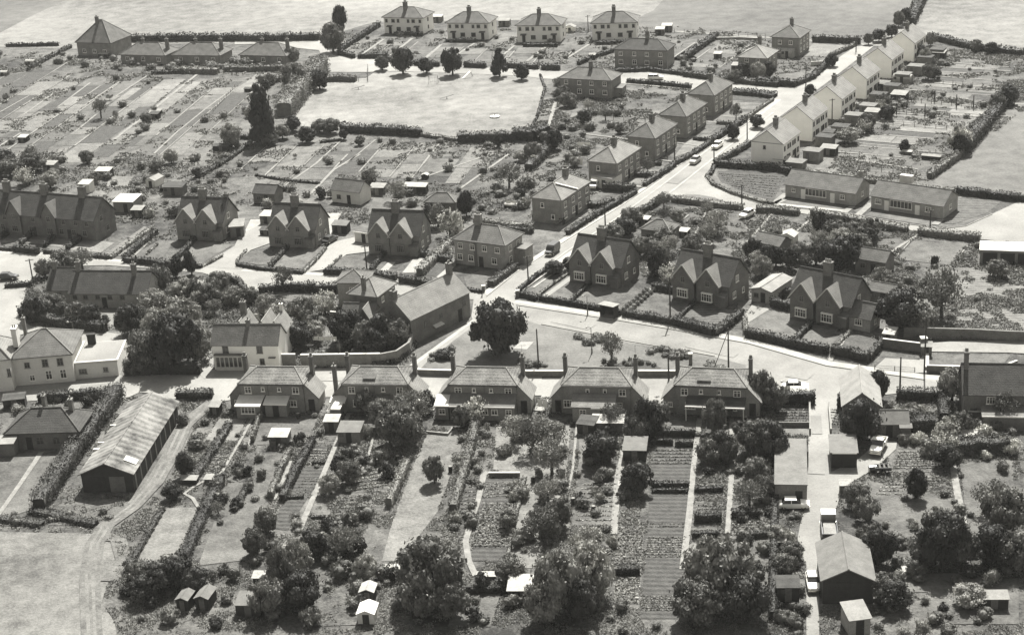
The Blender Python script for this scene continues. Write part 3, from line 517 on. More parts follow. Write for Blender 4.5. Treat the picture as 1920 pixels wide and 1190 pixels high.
# ------------------------------------------------------------------ buildings
class House:
    """local frame: x along the front (left to right in the photo), y away from the camera"""
    def __init__(s, name, label, cat, A, B, he, W, group=None, L=None, az=None, lm=None, ground=False):
        z = 0 if ground else he
        a = P(*A, z); b = P(*B, z); a.z = b.z = 0; d = b - a
        if az is not None: d = azdir(az) * d.length
        s.L = L or d.length; s.W = W; s.he = he; s.rz = math.atan2(d.y, d.x)
        if L or az is not None:
            c = (a + b) / 2; a = c - d.normalized() * s.L / 2
        s.o = empty(name, a, s.rz); tag(s.o, label, cat, group)
        n = Vector((-math.sin(s.rz), math.cos(s.rz), 0)); s.n = n; s.d = d.normalized(); s.a = a
        s.cen = a + s.d * s.L / 2 + n * W / 2
        if lm: landmark((s.cen.x, s.cen.y, he), lm)
        FOOT.append([tuple((a + s.d * p + n * q)[:2]) for p, q in ((-.6, -.6), (s.L + .6, -.6), (s.L + .6, W + .6), (-.6, W + .6))])
    def body(s, m='brick', x0=0, x1=None, y0=0, y1=None, he=None, name='wall'):
        MB().box(x0, s.L if x1 is None else x1, y0, s.W if y1 is None else y1, -.2, he or s.he).build(name, m, s.o)
    def gable(s, wm, rm, rise, x0=0, x1=None, y0=0, y1=None, he=None, ax='x', ov=.3, t=.14, walls=True, roofname='roof'):
        x1 = s.L if x1 is None else x1; y1 = s.W if y1 is None else y1; he = he or s.he
        r = MB()
        if ax == 'x':
            ym = (y0 + y1) / 2; sl = rise / (ym - y0)
            if walls: MB().prism([(y0, -.2), (y1, -.2), (y1, he), (ym, he + rise), (y0, he)], 'x', x0, x1).build('wall', wm, s.o)
            r.slab([(x0 - ov, y0 - ov, he - ov * sl), (x1 + ov, y0 - ov, he - ov * sl), (x1 + ov, ym, he + rise), (x0 - ov, ym, he + rise)], t)
            r.slab([(x0 - ov, ym, he + rise), (x1 + ov, ym, he + rise), (x1 + ov, y1 + ov, he - ov * sl), (x0 - ov, y1 + ov, he - ov * sl)], t)
            r.tube((x0 - ov, ym, he + rise + t * .9), (x1 + ov, ym, he + rise + t * .9), .13, n=6)
        else:
            xm = (x0 + x1) / 2; sl = rise / (xm - x0)
            if walls: MB().prism([(x0, -.2), (x1, -.2), (x1, he), (xm, he + rise), (x0, he)], 'y', y0, y1).build('wall', wm, s.o)
            r.slab([(x0 - ov, y0 - ov, he - ov * sl), (xm, y0 - ov, he + rise), (xm, y1 + ov, he + rise), (x0 - ov, y1 + ov, he - ov * sl)], t)
            r.slab([(xm, y0 - ov, he + rise), (x1 + ov, y0 - ov, he - ov * sl), (x1 + ov, y1 + ov, he - ov * sl), (xm, y1 + ov, he + rise)], t)
            r.tube((xm, y0 - ov, he + rise + t * .9), (xm, y1 + ov, he + rise + t * .9), .13, n=6)
        return r.build(roofname, rm, s.o)
    def hip(s, wm, rm, rise, x0=0, x1=None, y0=0, y1=None, he=None, run=None, ov=.4, walls=True, ridge_in=None):
        x1 = s.L if x1 is None else x1; y1 = s.W if y1 is None else y1; he = he or s.he
        if walls: MB().box(x0, x1, y0, y1, -.2, he).build('wall', wm, s.o)
        a0, a1, b0, b1 = x0 - ov, x1 + ov, y0 - ov, y1 + ov; r = MB()
        if a1 - a0 >= b1 - b0: q = (b1 - b0) / 2 if run is None else run; rid = [(a0 + q, (b0 + b1) / 2, he + rise), (a1 - q, (b0 + b1) / 2, he + rise)]; lay = 'x'
        else: q = (a1 - a0) / 2 if run is None else run; rid = [((a0 + a1) / 2, b0 + q, he + rise), ((a0 + a1) / 2, b1 - q, he + rise)]; lay = 'y'
        e = [(a0, b0, he + .003), (a1, b0, he + .003), (a1, b1, he + .003), (a0, b1, he + .003)]; f = [(x, y, he + .16) for x, y, _ in e]
        v = e + f + rid
        fs = [(0, 3, 2, 1), (0, 1, 5, 4), (1, 2, 6, 5), (2, 3, 7, 6), (3, 0, 4, 7)]
        fs += [(4, 5, 9, 8), (5, 6, 9), (6, 7, 8, 9), (7, 4, 8)] if lay == 'x' else [(4, 5, 8), (5, 6, 9, 8), (6, 7, 9), (7, 4, 8, 9)]
        r.add(v, fs)
        hips = [(f[0], rid[0]), (f[3], rid[0]), (f[1], rid[1]), (f[2], rid[1]), (rid[0], rid[1])] if lay == 'x' else [(f[0], rid[0]), (f[1], rid[0]), (f[2], rid[1]), (f[3], rid[1]), (rid[0], rid[1])]
        o = r.build('roof', rm, s.o); c = MB()
        for p, q in hips: c.tube(p, q, .12, n=5)
        rt = c.build('ridge_tiles', 'tile_pale' if rm != 'tile_dark' else 'tile_mid', o); return o
    def mono(s, x0, x1, y0, y1, zf, zb, wm='brick', rm='felt', ov=.2, t=.12, fascia=True, name='lean_to'):
        """single-pitch block: height zf at y0, zb at y1"""
        w = MB().prism([(y0, -.2), (y1, -.2), (y1, zb), (y0, zf)], 'x', x0, x1).build(name, wm, s.o); sl = (zb - zf) / (y1 - y0); r = MB()
        r.slab([(x0 - ov, y0 - ov, zf - ov * sl), (x1 + ov, y0 - ov, zf - ov * sl), (x1 + ov, y1, zb), (x0 - ov, y1, zb)], t).build('lean_to_roof' if name == 'lean_to' else 'roof', rm, s.o)
        if fascia: MB().box(x0 - ov, x1 + ov, y0 - ov - .06, y0 - ov - .003, zf - ov * sl - .06, zf - ov * sl + t + .02).build('fascia', 'white_paint', s.o)
    def flat(s, m='felt', x0=0, x1=None, y0=0, y1=None, he=None, ov=.12, t=.14):
        MB().box(x0 - ov, (s.L if x1 is None else x1) + ov, y0 - ov, (s.W if y1 is None else y1) + ov, (he or s.he) + .003, (he or s.he) + t).build('roof', m, s.o)
    def xf(s, face, u, z, x0=0, x1=None, y0=0, y1=None):
        x1 = s.L if x1 is None else x1; y1 = s.W if y1 is None else y1
        return {'f': ((x0 + (x1 - x0) * u, y0), 0), 'r': ((x1, y0 + (y1 - y0) * u), 90), 'l': ((x0, y1 - (y1 - y0) * u), -90), 'b': ((x1 - (x1 - x0) * u, y1), 180)}[face]
    def win(s, face, u, z, w=1.1, h=1.2, n=2, fm='white_paint', box=None, bars=1, bay=0.):
        (x, y), rot = s.xf(face, u, z, *(box or ())); e = MB(); f = .09; t0, t1 = -.07 - bay, .02
        for q in ((-w / 2, -w / 2 + f, 0, h), (w / 2 - f, w / 2, 0, h), (-w / 2 + f, w / 2 - f, 0, f), (-w / 2 + f, w / 2 - f, h - f, h)): e.box(q[0], q[1], t0, t1, q[2], q[3])
        for i in range(1, n): e.box(-w / 2 + w * i / n - .035, -w / 2 + w * i / n + .035, t0 + .01, t1, f, h - f)
        if bars:
            e.box(-w / 2 + f, w / 2 - f, t0 + .015, t0 + .05, h * .62, h * .62 + .05)
        e.box(-w / 2 - .08, w / 2 + .08, t0 - .06, t1, -.08, -.003)
        if bay: e.box(-w / 2 - .06, w / 2 + .06, t0 - .05, t1, h + .003, h + .12)
        fr = e.build('window', fm, s.o); fr.location = (x, y, z); fr.rotation_euler.z = R(rot)
        pn = MB().box(-w / 2 + f, w / 2 - f, t0 + .04, .01, f, h - f).build('pane', 'glass', fr); return fr
    def wins(s, face, us, z, **k):
        for u in us: s.win(face, u, z, **k)
    def door(s, face, u, w=.95, h=2.05, m='timber_dark', box=None, canopy=False):
        (x, y), rot = s.xf(face, u, 0, *(box or ())); d = MB().box(-w / 2, w / 2, -.05, .02, 0, h)
        for q in (-.22, .22): d.box(q * w - .13, q * w + .13, -.075, -.051, .25, .95); d.box(q * w - .13, q * w + .13, -.075, -.051, 1.1, 1.8)
        o = d.build('door', m, s.o); o.location = (x, y, 0); o.rotation_euler.z = R(rot)
        MB().tube((w * .36, -.12, 1.0), (w * .36, -.05, 1.0), .035, n=6).build('handle', 'metal', o)
        if canopy:
            c = MB().slab([(-.9, -.95, 2.15), (.9, -.95, 2.15), (.9, .0, 2.45), (-.9, 0, 2.45)], .1).build('porch_canopy', 'tile_mid', s.o); c.location = (x, y, 0); c.rotation_euler.z = R(rot)
    def chim(s, x, y, z0, z1, w=.9, d=.6, pots=2, m='brick'):
        c = MB().box(x - w / 2, x + w / 2, y - d / 2, y + d / 2, z0, z1 - .3); c.box(x - w / 2 - .06, x + w / 2 + .06, y - d / 2 - .06, y + d / 2 + .06, z1 - .297, z1 - .05)
        o = c.build('chimney', m, s.o)
        for i in range(pots): px_ = x + (i - (pots - 1) / 2) * w / max(pots, 1) * .8; MB().tube((px_, y, z1 - .05), (px_, y, z1 + .42), .13, .11, 8).build('chimney_pot', 'pot', o)
FOOT = []
# ---- near row: five hipped semis seen from behind, with cat-slide wings and lean-tos
NR = [((449.5, 719.4), (567, 720.7)), ((644, 719.4), (762.7, 720.7)), ((843.5, 720.7), (967.2, 722.8)), ((1056.4, 722), (1181.5, 724.6)), ((1267.5, 722), (1397.7, 727.2))]
nl = ['hipped semi-detached house with two white lean-to roofs, leftmost of the near row', 'hipped semi-detached house half hidden by a tree, second of the near row', 'hipped semi-detached house with a white-edged full-width lean-to, middle of the near row', 'hipped semi-detached house with a pale central extension, fourth of the near row', 'hipped semi-detached house with a dark verandah, rightmost of the near row']
nm = ['leftmost near-row house', 'second near-row house', 'middle near-row house', 'fourth near-row house', 'rightmost near-row house']
for i, (A, B) in enumerate(NR):
    H = House('semi_detached_house', nl[i], 'house', A, B, 4.7, 6.4, 'near row of semi-detached houses', lm=nm[i]); L = H.L
    H.hip('brick', 'tile_stained', 1.55, run=2.3, ov=.3)
    for sgn in (0, 1):     # side wings with a half gable
        x0, x1 = (-2.0, 0) if sgn == 0 else (L, L + 2.0); y0, y1 = .4, 4.6
        prof = [(x0, -.2), (x1, -.2), (x1, 2.5 if sgn else 4.7), (x0, 4.7 if sgn else 2.5)]
        MB().prism(prof, 'y', y0, y1).build('wing_wall', 'brick_pale' if sgn else 'brick', H.o)
        r = MB()
        if sgn: r.slab([(x0 - .02, y0 - .25, 4.75), (x1 + .25, y0 - .25, 2.2), (x1 + .25, y1 + .2, 2.2), (x0 - .02, y1 + .2, 4.75)], .13); r.slab([(x0 - .55, y0 - .25, 4.32), (x0 - .03, y0 - .25, 4.78), (x0 - .03, .38, 4.78), (x0 - .55, .38, 4.32)], .1)
        else: r.slab([(x0 - .25, y0 - .25, 2.2), (x1 + .02, y0 - .25, 4.75), (x1 + .02, y1 + .2, 4.75), (x0 - .25, y1 + .2, 2.2)], .13)
        r.build('wing_roof', 'tile_pale', H.o)
        H.chim(-.35 if sgn == 0 else L + .35, 4.6, 3.2, 7.6, .55, .9, 2, 'brick_dark')
        H.door('f', .5, box=(x0, x1, y0 + .001, y1), m='timber_dark') if (i + sgn) % 2 else H.win('f', .5, 1.0, .7, .8, 2, box=(x0, x1, y0, y1))
    H.wins('f', [.12, .88] if i != 3 else [.88], 3.15, w=1.05, h=1.1); H.wins('f', [.36, .62], 3.5, w=.55, h=.7, n=1)
    MB().tube((L * (.44 + .04 * i), -.06, .2), (L * (.44 + .04 * i), -.06, 4.6), .05, n=6).build('drainpipe', 'metal', H.o)
    MB().tube((-.3, -.36, 4.72), (L + .3, -.36, 4.72), .06, n=6).build('gutter', 'asbestos' if i % 2 else 'timber_dark', H.o)
    if i in (0, 2, 3):
        ae = MB().tube((L + .35, 4.6, 7.6), (L + .35, 4.6, 9.4), .025, n=4); ae.tube((L - .3, 4.6, 9.3), (L + 1.0, 4.6, 9.3), .02, n=4)
        for q in (-.25, .0, .25, .5): ae.tube((L + .35 + q, 4.2, 9.3), (L + .35 + q, 5.0, 9.3), .015, n=4)
        ae.build('television_aerial', 'metal', H.o)
    if i in (1, 4): MB().slab([(L * .3, .45, 5.28), (L * .5, .45, 5.28), (L * .5, 1.5, 5.62), (L * .3, 1.5, 5.62)], .03, .12).build('mended_tiles', 'tile_mid', H.o)
    H.wins('f', [.2, .8], .95, w=1.5, h=1.1, n=3)
    if i == 0: H.mono(-.1, 3.6, -2.6, -.003, 2.2, 2.75, 'brick', 'white_roof'); H.mono(4.2, 7.6, -1.8, -.003, 2.2, 2.7, 'brick', 'white_roof'); H.door('f', .5, box=(4.2, 7.6, -1.8, 0)); H.win('f', .5, .9, 2.2, 1.1, 4, box=(-.1, 3.6, -2.6, 0))
    if i == 1: H.mono(-2.0, .1, -1.0, .37, 2.1, 2.5, 'brick', 'white_roof'); H.mono(-1.6, -.1, -3.2, -1.3, 2.0, 2.2, 'brick', 'white_roof'); H.mono(3.9, 7.0, -1.6, -.003, 2.3, 3.0, 'brick', 'tile_mid', fascia=False); H.mono(L + .1, L + 1.9, -1.2, .36, 2.2, 2.5, 'brick', 'white_roof')
    if i == 2:
        H.mono(-1.9, -.0, -2.4, -.003, 2.3, 3.0, 'brick', 'white_roof'); H.mono(.25, L - .1, -2.4, -.003, 2.3, 3.3, 'brick', 'felt')
        H.wins('f', [.12, .55, .7, .92], .95, w=.95, h=.9, box=(.25, L - .1, -2.4, 0)); H.door('f', .02 + .04, box=(.25, L - .1, -2.4, 0)); H.win('f', .5, .9, 1.0, .9, box=(-1.9, 0, -2.4, 0))
    if i == 3:
        H.mono(1.6, 7.8, -2.6, -.003, 2.45, 3.5, 'brick_pale', 'tile_pale', fascia=False); MB().box(4.4, 8.0, -2.9, -2.806, 2.2, 2.45).build('fascia', 'white_paint', H.o); H.door('f', .75, box=(1.6, 7.8, -2.6, 0), w=1.0); H.win('f', .25, 1.0, 1.0, 1.0, box=(1.6, 7.8, -2.6, 0))
        H.win('f', .06, 1.1, 1.4, 1.2, 3)
    if i == 4:
        r = MB().slab([(1.6, -2.4, 2.4), (L + .1, -2.4, 2.4), (L + .1, 0, 3.1), (1.6, 0, 3.1)], .1).build('verandah_roof', 'tile_dark', H.o); MB().box(1.6, L + .1, -2.5, -2.41, 2.35, 2.55).build('fascia', 'white_paint', H.o)
        for q in (1.7, 4.2, 6.8, L - .1): MB().box(q - .06, q + .06, -2.35, -2.23, 0, 2.4).build('post', 'white_paint', H.o)
for i, (A, B) in enumerate(NR): pass
extra = House('outhouse', 'tall slender brick flue standing left of the second near-row house', 'chimney', (625, 722), (632, 722), 4.2, .7, L=.7)
extra.chim(.35, .35, 0, 7.4, .6, .6, 1, 'brick_dark'); extra.o.name = 'brick_flue'

# ---- gable cottages
def gable_cottage(label, lm, A, B, W=7.0, he=3.9, rise=3.7, rm='tile_dark', wm='brick_dark', az=None, L=10.2, second=None, fm='white_paint'):
    H = House('gabled_cottage', label, 'house', A, B, he + rise, W, 'double-gabled cottages round the green', L=L, az=az, lm=lm)
    # A, B are the ends of the ridge: shift the frame forward by half the depth
    H.he = he; off = H.n * (-W / 2); H.o.location = H.o.location + off; FOOT[-1] = [(x + off.x, y + off.y) for x, y in FOOT[-1]]; H.a = H.a + off
    L = H.L; H.gable(wm, rm, rise, ov=.3)
    for xc in (L * .22, L * .66):
        g0, g1 = xc - 2.15, xc + 2.15; zr = 2.7; yr = zr / (rise / (W / 2)); fy = -1.0
        MB().prism([(g0, -.2), (g1, -.2), (g1, he), (xc, he + zr), (g0, he)], 'y', fy, -.003).build('gable_wall', wm, H.o)
        r = MB(); r.slab([(g0 - .22, fy - .3, he - .27), (xc, fy - .3, he + zr), (xc, yr, he + zr), (g0 - .22, -.35, he - .27)], .12, .01); r.slab([(xc, fy - .3, he + zr), (g1 + .22, fy - .3, he - .27), (g1 + .22, -.35, he - .27), (xc, yr, he + zr)], .12, .01)
        r.build('gable_roof', 'tile_pale', H.o)  # paler than the main tiles: sunlight on the gable slopes put into the colour
        bb = MB(); bb.slab([(g0 - .25, fy - .36, he - .32), (g0 - .25, fy - .31, he - .32), (xc, fy - .31, he + zr - .02), (xc, fy - .36, he + zr - .02)], .2, .0); bb.slab([(xc, fy - .36, he + zr - .02), (xc, fy - .31, he + zr - .02), (g1 + .25, fy - .31, he - .32), (g1 + .25, fy - .36, he - .32)], .2, .0)
        bb.build('bargeboard', 'coping', H.o)
        bx = (g0, g1, fy, 0)
        H.win('f', .5, .75, 2.0 if fm == 'white_paint' else 1.5, 1.4, 4, box=bx, bay=.35, fm=fm); H.win('f', .5, 3.35, .9, 1.05, 2, box=bx, fm='asbestos')
    H.chim(L * .46, W / 2 - .2, he + rise - 1.6, he + rise + 2.0, 1.5, .9, 4, 'brick_dark'); H.chim(L - .6, W / 2 + .5, he + rise - .8, he + rise + .9, .8, .6, 2, 'brick_dark') if second else None
    H.win('r', .4, 3.7, 1.0, 1.2, 2, bars=0); H.win('r', .25, 1., 1.1, 1.2, 2); H.win('r', .7, 1., .7, 1.0, 1); H.door('f', .93)
    H.mono(L - 1.6, L - .2, -1.3, -.003, 2.1, 2.6, wm, 'tile_mid', fascia=False, name='porch')
    return H
gable_cottage('double-gabled dark brick cottage, nearest the junction with the straight street', 'double-gabled cottage by the junction', (1088, 439), (1179, 451.5))
gable_cottage('double-gabled cottage with a tall central stack and a black-framed bay, middle right', 'middle right gabled cottage', (1279, 467), (1388, 486), L=11)
G6 = gable_cottage('double-gabled cottage with a pale single-storey annexe, rightmost of the gabled cottages', 'rightmost gabled cottage', (1506, 501), (1612, 521), L=11)
gable_cottage('double-gabled cottage beside the hedge, left of the forecourt drive', 'gabled cottage left of the drive', (340, 370), (430, 371), az=108, second=1, L=10, wm='brick', fm='asbestos')
gable_cottage('double-gabled cottage between the two white driveways', 'gabled cottage between the driveways', (516.5, 381), (598.5, 384), L=9.6, wm='brick', fm='asbestos')
gable_cottage('double-gabled cottage right of the second driveway, with paved strips in front', 'gabled cottage right of the driveways', (699, 393), (794, 396), L=10.2, wm='brick', fm='asbestos')
H = House('annexe', 'pale single-storey annexe with a dark tiled roof against the rightmost gabled cottage', 'outbuilding', (1592, 589), (1632, 597), 2.5, 3.6); H.gable('brick_pale', 'tile_mid', 1.9); H.win('f', .45, .9, 1.3, 1.1, 3); H.win('r', .5, .9, .8, .9, 2)
# ---- left terrace
H = House('terrace', 'long dark terrace with small steep dormers and four stacks at the left edge', 'house', (-62, 352), (232, 374), 8.2, 7.2, lm='long dark terrace')
off = H.n * -3.6; H.o.location = H.o.location + off; H.he = 4.6; H.L = 38; H.o.location = H.o.location - H.d * 4
H.gable('brick_dark', 'tile_dark', 3.6)
for x in (3, 11, 18.3, 27.1):
    zr = 2.6; he = 4.9; yr = 2.9; fy = -.5
    MB().prism([(x - 1.6, -.2), (x + 1.6, -.2), (x + 1.6, he), (x, he + zr), (x - 1.6, he)], 'y', fy, -.003).build('gable_wall', 'brick_dark', H.o)
    r = MB(); r.slab([(x - 1.85, fy - .25, he - .4), (x, fy - .25, he + zr), (x, yr, he + zr), (x - 1.85, .1, he - .4)], .12, .01); r.slab([(x, fy - .25, he + zr), (x + 1.85, fy - .25, he - .4), (x + 1.85, .1, he - .4), (x, yr, he + zr)], .12, .01); r.build('gable_roof', 'tile_mid', H.o)
    H.win('f', .5, 3.6, 1., 1.1, box=(x - 1.6, x + 1.6, fy, 0), fm='asbestos'); H.win('f', .5, .9, 1.5, 1.3, 3, box=(x - 1.6, x + 1.6, fy, 0), fm='asbestos')
for x in (5, 14.5, 24, 33.5): H.chim(x, 3.6, 7, 10.4, 1.5, .9, 4, 'brick_dark')
for u in (.19, .39, .58, .78, .86, .93): H.win('f', u, .9, 1.1, 1.2, fm='asbestos'); H.win('f', u + .02, 3.1, .9, 1.0, fm='asbestos')
for u in (.1, .35, .6, .83): H.door('f', u)
H.win('r', .35, 3.6, 1, 1.1, fm='asbestos'); H.win('r', .6, 1, 1, 1.2, fm='asbestos')
# ---- hipped semis along the straight street
def street_semi(label, lm, A, C, W=6.6, az=29.6, L=12.2, he=5.0, rm='tile_mid', wm='brick', chx=(.5,), group='hipped houses along the left of the street'):
    """A near left eave corner, C near right eave corner (pixels)"""
    H = House('hipped_house', label, 'house', A, C, he, L, group, L=W, az=az + 90, lm=lm)
    H.hip(wm, rm, 2.6, ov=.3)
    for v in (.13, .4, .62, .88): H.win('r', v, 3.2, 1.1, 1.2, 2); H.win('r', v, .95, 1.2, 1.3, 3)
    H.door('r', .5); H.win('f', .35, 3.2, .8, 1.0, 1); H.win('f', .7, 1.0, .8, 1., 1)
    for c in chx: H.chim(W * .5, L * c, he + 1.2, he + 4.0, .9, 1.3, 3, 'brick_dark')
    return H
s1 = street_semi('hipped brick house with a pale chimney stripe on its roof, lowest of the street row', 'lowest hipped street house', (998, 372), (1051, 376), L=13, rm='tile_pale', chx=(.68,))
MB().slab([(3.9, 3.1, 7.3), (3.6, 3.6, 7.3), (6.6, 7.4, 5.25), (6.9, 6.9, 5.25)], .2).build('roof_coping', 'coping', s1.o)
street_semi('hipped brick house beside the pale flat garage, second up the street row', 'second hipped street house', (1102.6, 302.6), (1156, 308), rm='tile_pale')
street_semi('hipped brick house with a dark side wall, middle of the street row', 'middle hipped street house', (1176, 256.6), (1228, 260.5))
street_semi('hipped brick house, fourth up the left of the street', 'fourth hipped street house', (1236, 215), (1287, 221))
street_semi('hipped brick house at the corner of the side road to the playing field', 'hipped house at the side-road corner', (1291, 177), (1338, 180))
H = House('hipped_house', 'broad hipped brick house on the corner, with a black gap down its front roof', 'house', (851, 449), (946, 461), 4.8, 6.8, 'hipped houses along the left of the street', lm='broad hipped corner house')
H.hip('brick_pale', 'tile_mid', 2.5, run=3.4); H.chim(H.L * .33, 3.4, 6.6, 9.2, 1.2, .9, 3, 'stone'); H.wins('f', [.12, .36, .6, .85], 3.2, w=1., h=1.1); H.wins('f', [.1, .32, .78], .9, w=1.1, h=1.2); H.door('f', .52)
MB().box(H.L * .39, H.L * .45, -.05, -.01, 0, 4.7).build('drainpipe', 'metal', H.o); H.wins('r', [.3, .75], 3.1); H.wins('r', [.3, .75], .9)
b = MB().slab([(H.L + .1, 3.2, 3.2), (H.L + 2.6, 3.2, 3.2), (H.L + 2.6, 6.6, 3.2), (H.L + .1, 6.6, 3.2)], .15).build('flat_roof', 'felt', H.o); MB().box(H.L + .003, H.L + 2.4, 3.4, 6.4, -.2, 3.2).build('side_wing', 'brick', H.o)
# ---- white stepped terrace on the right of the street
WT = [((1411, 265.6), (1465.5, 270.8)), ((1465, 219.7), (1523.8, 226)), ((1522, 180.5), (1578, 187.4)), ((1571.8, 143.6), (1624, 149.9)), ((1620, 108), (1671, 113.4)), ((1664.6, 76.9), (1713.5, 83))]
wl = ['lowest, beside the hedge', 'second up', 'third up', 'fourth up', 'fifth up', 'topmost, at the meadow edge']
for i, (A, B) in enumerate(WT):
    H = House('white_house', 'white rendered gable-ended house pair right of the street, ' + wl[i], 'house', A, B, 5.0, 10.2, 'white gabled houses stepping up the street', L=7.3, az=121, lm='white gabled house ' + wl[i].split(',')[0])
    H.gable('render_white', 'tile_pale', 2.7, ax='y', ov=.15)
    H.chim(3.65, 5.1, 6.6, 9.4, .8, 1.3, 4, 'brick_dark')
    for v in (.1, .3, .42, .58, .7, .9): H.win('r', v, 3.3, .8, 1.0, 1, fm='timber')
    for v in (.12, .38, .62, .88): H.win('r', v, .9, 1.0, 1.1, 2, fm='timber')
    H.door('r', .27); H.door('r', .73)
    if i == 0: H.win('f', .42, 3.6, .6, .8, 1, fm='timber'); MB().box(.2, 7.1, -.04, -.01, 4.95, 5.06).build('string_course', 'tile_mid', H.o); H.win('l', .5, 3., .8, 1.)
    for q in ((7.9, -3.5), (8.4, 5.5)):      # rear yard store
        e = empty('yard_store', H.o.matrix_basis @ Vector((q[0] + 1.4, q[1], 0)), H.rz); MB().box(0, 3.6, 0, 3.0, -.1, 2.2).build('wall', 'brick_dark' if q[1] < 0 else 'brick', e); MB().box(-.15, 3.75, -.15, 3.15, 2.203, 2.35).build('roof', 'felt' if (i + int(q[1])) % 2 else 'tile_dark', e)
        MB().box(.6, 1.4, -.05, -.003, 0, 1.95).build('door', 'timber', e); auto(e, 'flat-roofed brick yard store', 'outbuilding', 'yard stores behind the white houses')
# ---- white houses along the top
TR = [((716, 32.6), (795, 35)), ((837, 43), (916, 44.5)), ((969, 48), (1050, 48.5)), ((1111, 44), (1192, 43))]
tl = ['leftmost of the four along the top', 'second of the four along the top', 'third of the four along the top', 'rightmost of the four along the top']
for i, (A, B) in enumerate(TR):
    H = House('white_hipped_house', 'white hipped semi-detached house with dark porch canopies, ' + tl[i], 'house', A, B, 4.9, 8.0, 'white hipped houses along the top', L=13, az=[112, 108, 104, 100][i], lm='white hipped house ' + tl[i].split(' along')[0])
    H.hip('render_white', 'tile_mid', 2.6, run=4.6, ov=.5); H.chim(H.L * .48, 3.0, 5.8, 9.3, 1.0, 1.4, 4, 'brick_dark')
    for u in (.07, .24, .37, .63, .76, .93): H.win('f', u, 3.45, 1.1 if u in (.24, .76) else .8, 1.0, fm='timber')
    H.wins('f', [.37, .63], .85, w=1.4, h=1.2, n=3, fm='timber'); H.door('f', .15, canopy=True); H.door('f', .85, canopy=True); H.win('r', .5, 3.3, .8, 1., fm='timber'); H.win('r', .5, 1, .8, 1., fm='timber')
# ---- upper middle and right houses
def hipbox(name, label, lm, A, B, he, W, rise, rm='tile_dark', wm='brick', run=None, L=None, az=None, ch=(), wf=(), wr=(), cat='house', z1=3.2, z0=.9):
    H = House(name, label, cat, A, B, he, W, L=L, az=az, lm=lm); H.hip(wm, rm, rise, run=run)
    for (u, v, z) in ch: H.chim(H.L * u, W * v, he + .5, z, .9, .8, 2, 'brick_dark')
    for u in wf:
        if he > 4: H.win('f', u, z1, 1., 1.1)
        H.win('f', u, z0, 1.2, 1.2, 2)
    for u in wr:
        if he > 4: H.win('r', u, z1, 1., 1.1)
        H.win('r', u, z0, 1.1, 1.2, 2)
    return H
H = hipbox('hipped_house', 'dark brick hipped pair with a tall stack behind the side road hedge', 'dark hipped pair behind the side road', (1152, 93), (1250, 96), 4.8, 7, 2.4, ch=((.55, .6, 9.2),), wf=(.12, .38, .62, .88))
H = hipbox('hipped_house', 'dark hipped pair at the corner of the playing field', 'hipped pair at the playing field corner', (1050, 147), (1145, 152), 4.6, 7, 2.3, rm='tile_mid', ch=((.52, .5, 8.6),), wf=(.12, .38, .62, .88)); H.mono(H.L - .2, H.L + 2.2, 2, 5, 2.3, 2.6, 'brick', 'felt', fascia=False)
H = hipbox('hipped_house', 'hipped house with a pale lit roof beside the rounded white garage', 'hipped house by the white garage', (1385, 107), (1436, 111), 4.4, 9, 2.4, rm='tile_pale', az=118, ch=((.45, .8, 8.6),), wf=(.3, .7), wr=(.3, .7))
H = hipbox('hipped_house', 'dark-sided hipped house against the far meadow, left of the street end', 'hipped house against the meadow', (1448, 69.5), (1497, 73), 5, 9.5, 2.6, rm='tile_mid', az=118, ch=((.5, .6, 9.2),), wf=(.3, .7), wr=(.2, .5, .8))
H = hipbox('farmhouse', 'big steep-roofed dark house alone at the far left meadow edge', 'big steep-roofed house far left', (137, 84), (213, 78), 4, 11, 6, rm='tile_mid', az=112, ch=((.45, .4, 11.2),), wf=(.2, .5, .8))
BG = [((226, 103), (309, 105)), ((325, 104), (412, 105)), ((450, 104), (536, 106))]
for i, (A, B) in enumerate(BG):
    H = hipbox('bungalow', 'low dark bungalow with a hipped roof below the far hedge, ' + ['leftmost', 'middle', 'rightmost'][i] + ' of three', ['leftmost', 'middle', 'rightmost'][i] + ' far bungalow', A, B, 2.6, 8, 3.0, rm='tile_mid', wm='brick', ch=((.92, .5, 6.8), (.35, .6, 6.6)), wf=(.15, .5, .85))
H = House('bungalow', 'long gabled bungalow pair with white window frames, left of the two on the side road', 'house', (1474, 345), (1602, 362), 2.7, 7.2, lm='left bungalow pair', L=15.2); H.gable('brick_pale', 'tile_mid', 2.0, ov=.3)
H.win('f', .44, .9, 4.6, 1.5, 6, bars=0); H.win('f', .12, 1.2, .8, .8); H.win('f', .82, 1.0, 1., 1.); H.door('f', .26, m='white_paint'); H.door('f', .68, m='white_paint'); H.win('r', .5, 1, 1, 1); H.chim(14.2, 5.2, 3.6, 5.8, .8, .8, 2)
H = House('bungalow', 'long gabled bungalow pair with white window frames, right of the two on the side road', 'house', (1634, 366), (1768, 386), 2.7, 7.2, lm='right bungalow pair', L=15.0); H.gable('brick_pale', 'tile_mid', 2.0, ov=.3)
H.win('f', .42, .9, 4.6, 1.5, 6, bars=0); H.win('f', .1, 1.1, 1.3, 1., 3); H.win('f', .8, 1.0, 1.2, 1.); H.door('f', .22, m='white_paint'); H.door('f', .65, m='white_paint'); H.win('r', .5, 1, 1, 1)
MB().box(3, 5.6, 6.4, 7.6, 4., 5.5).build('chimney', 'coping', H.o)
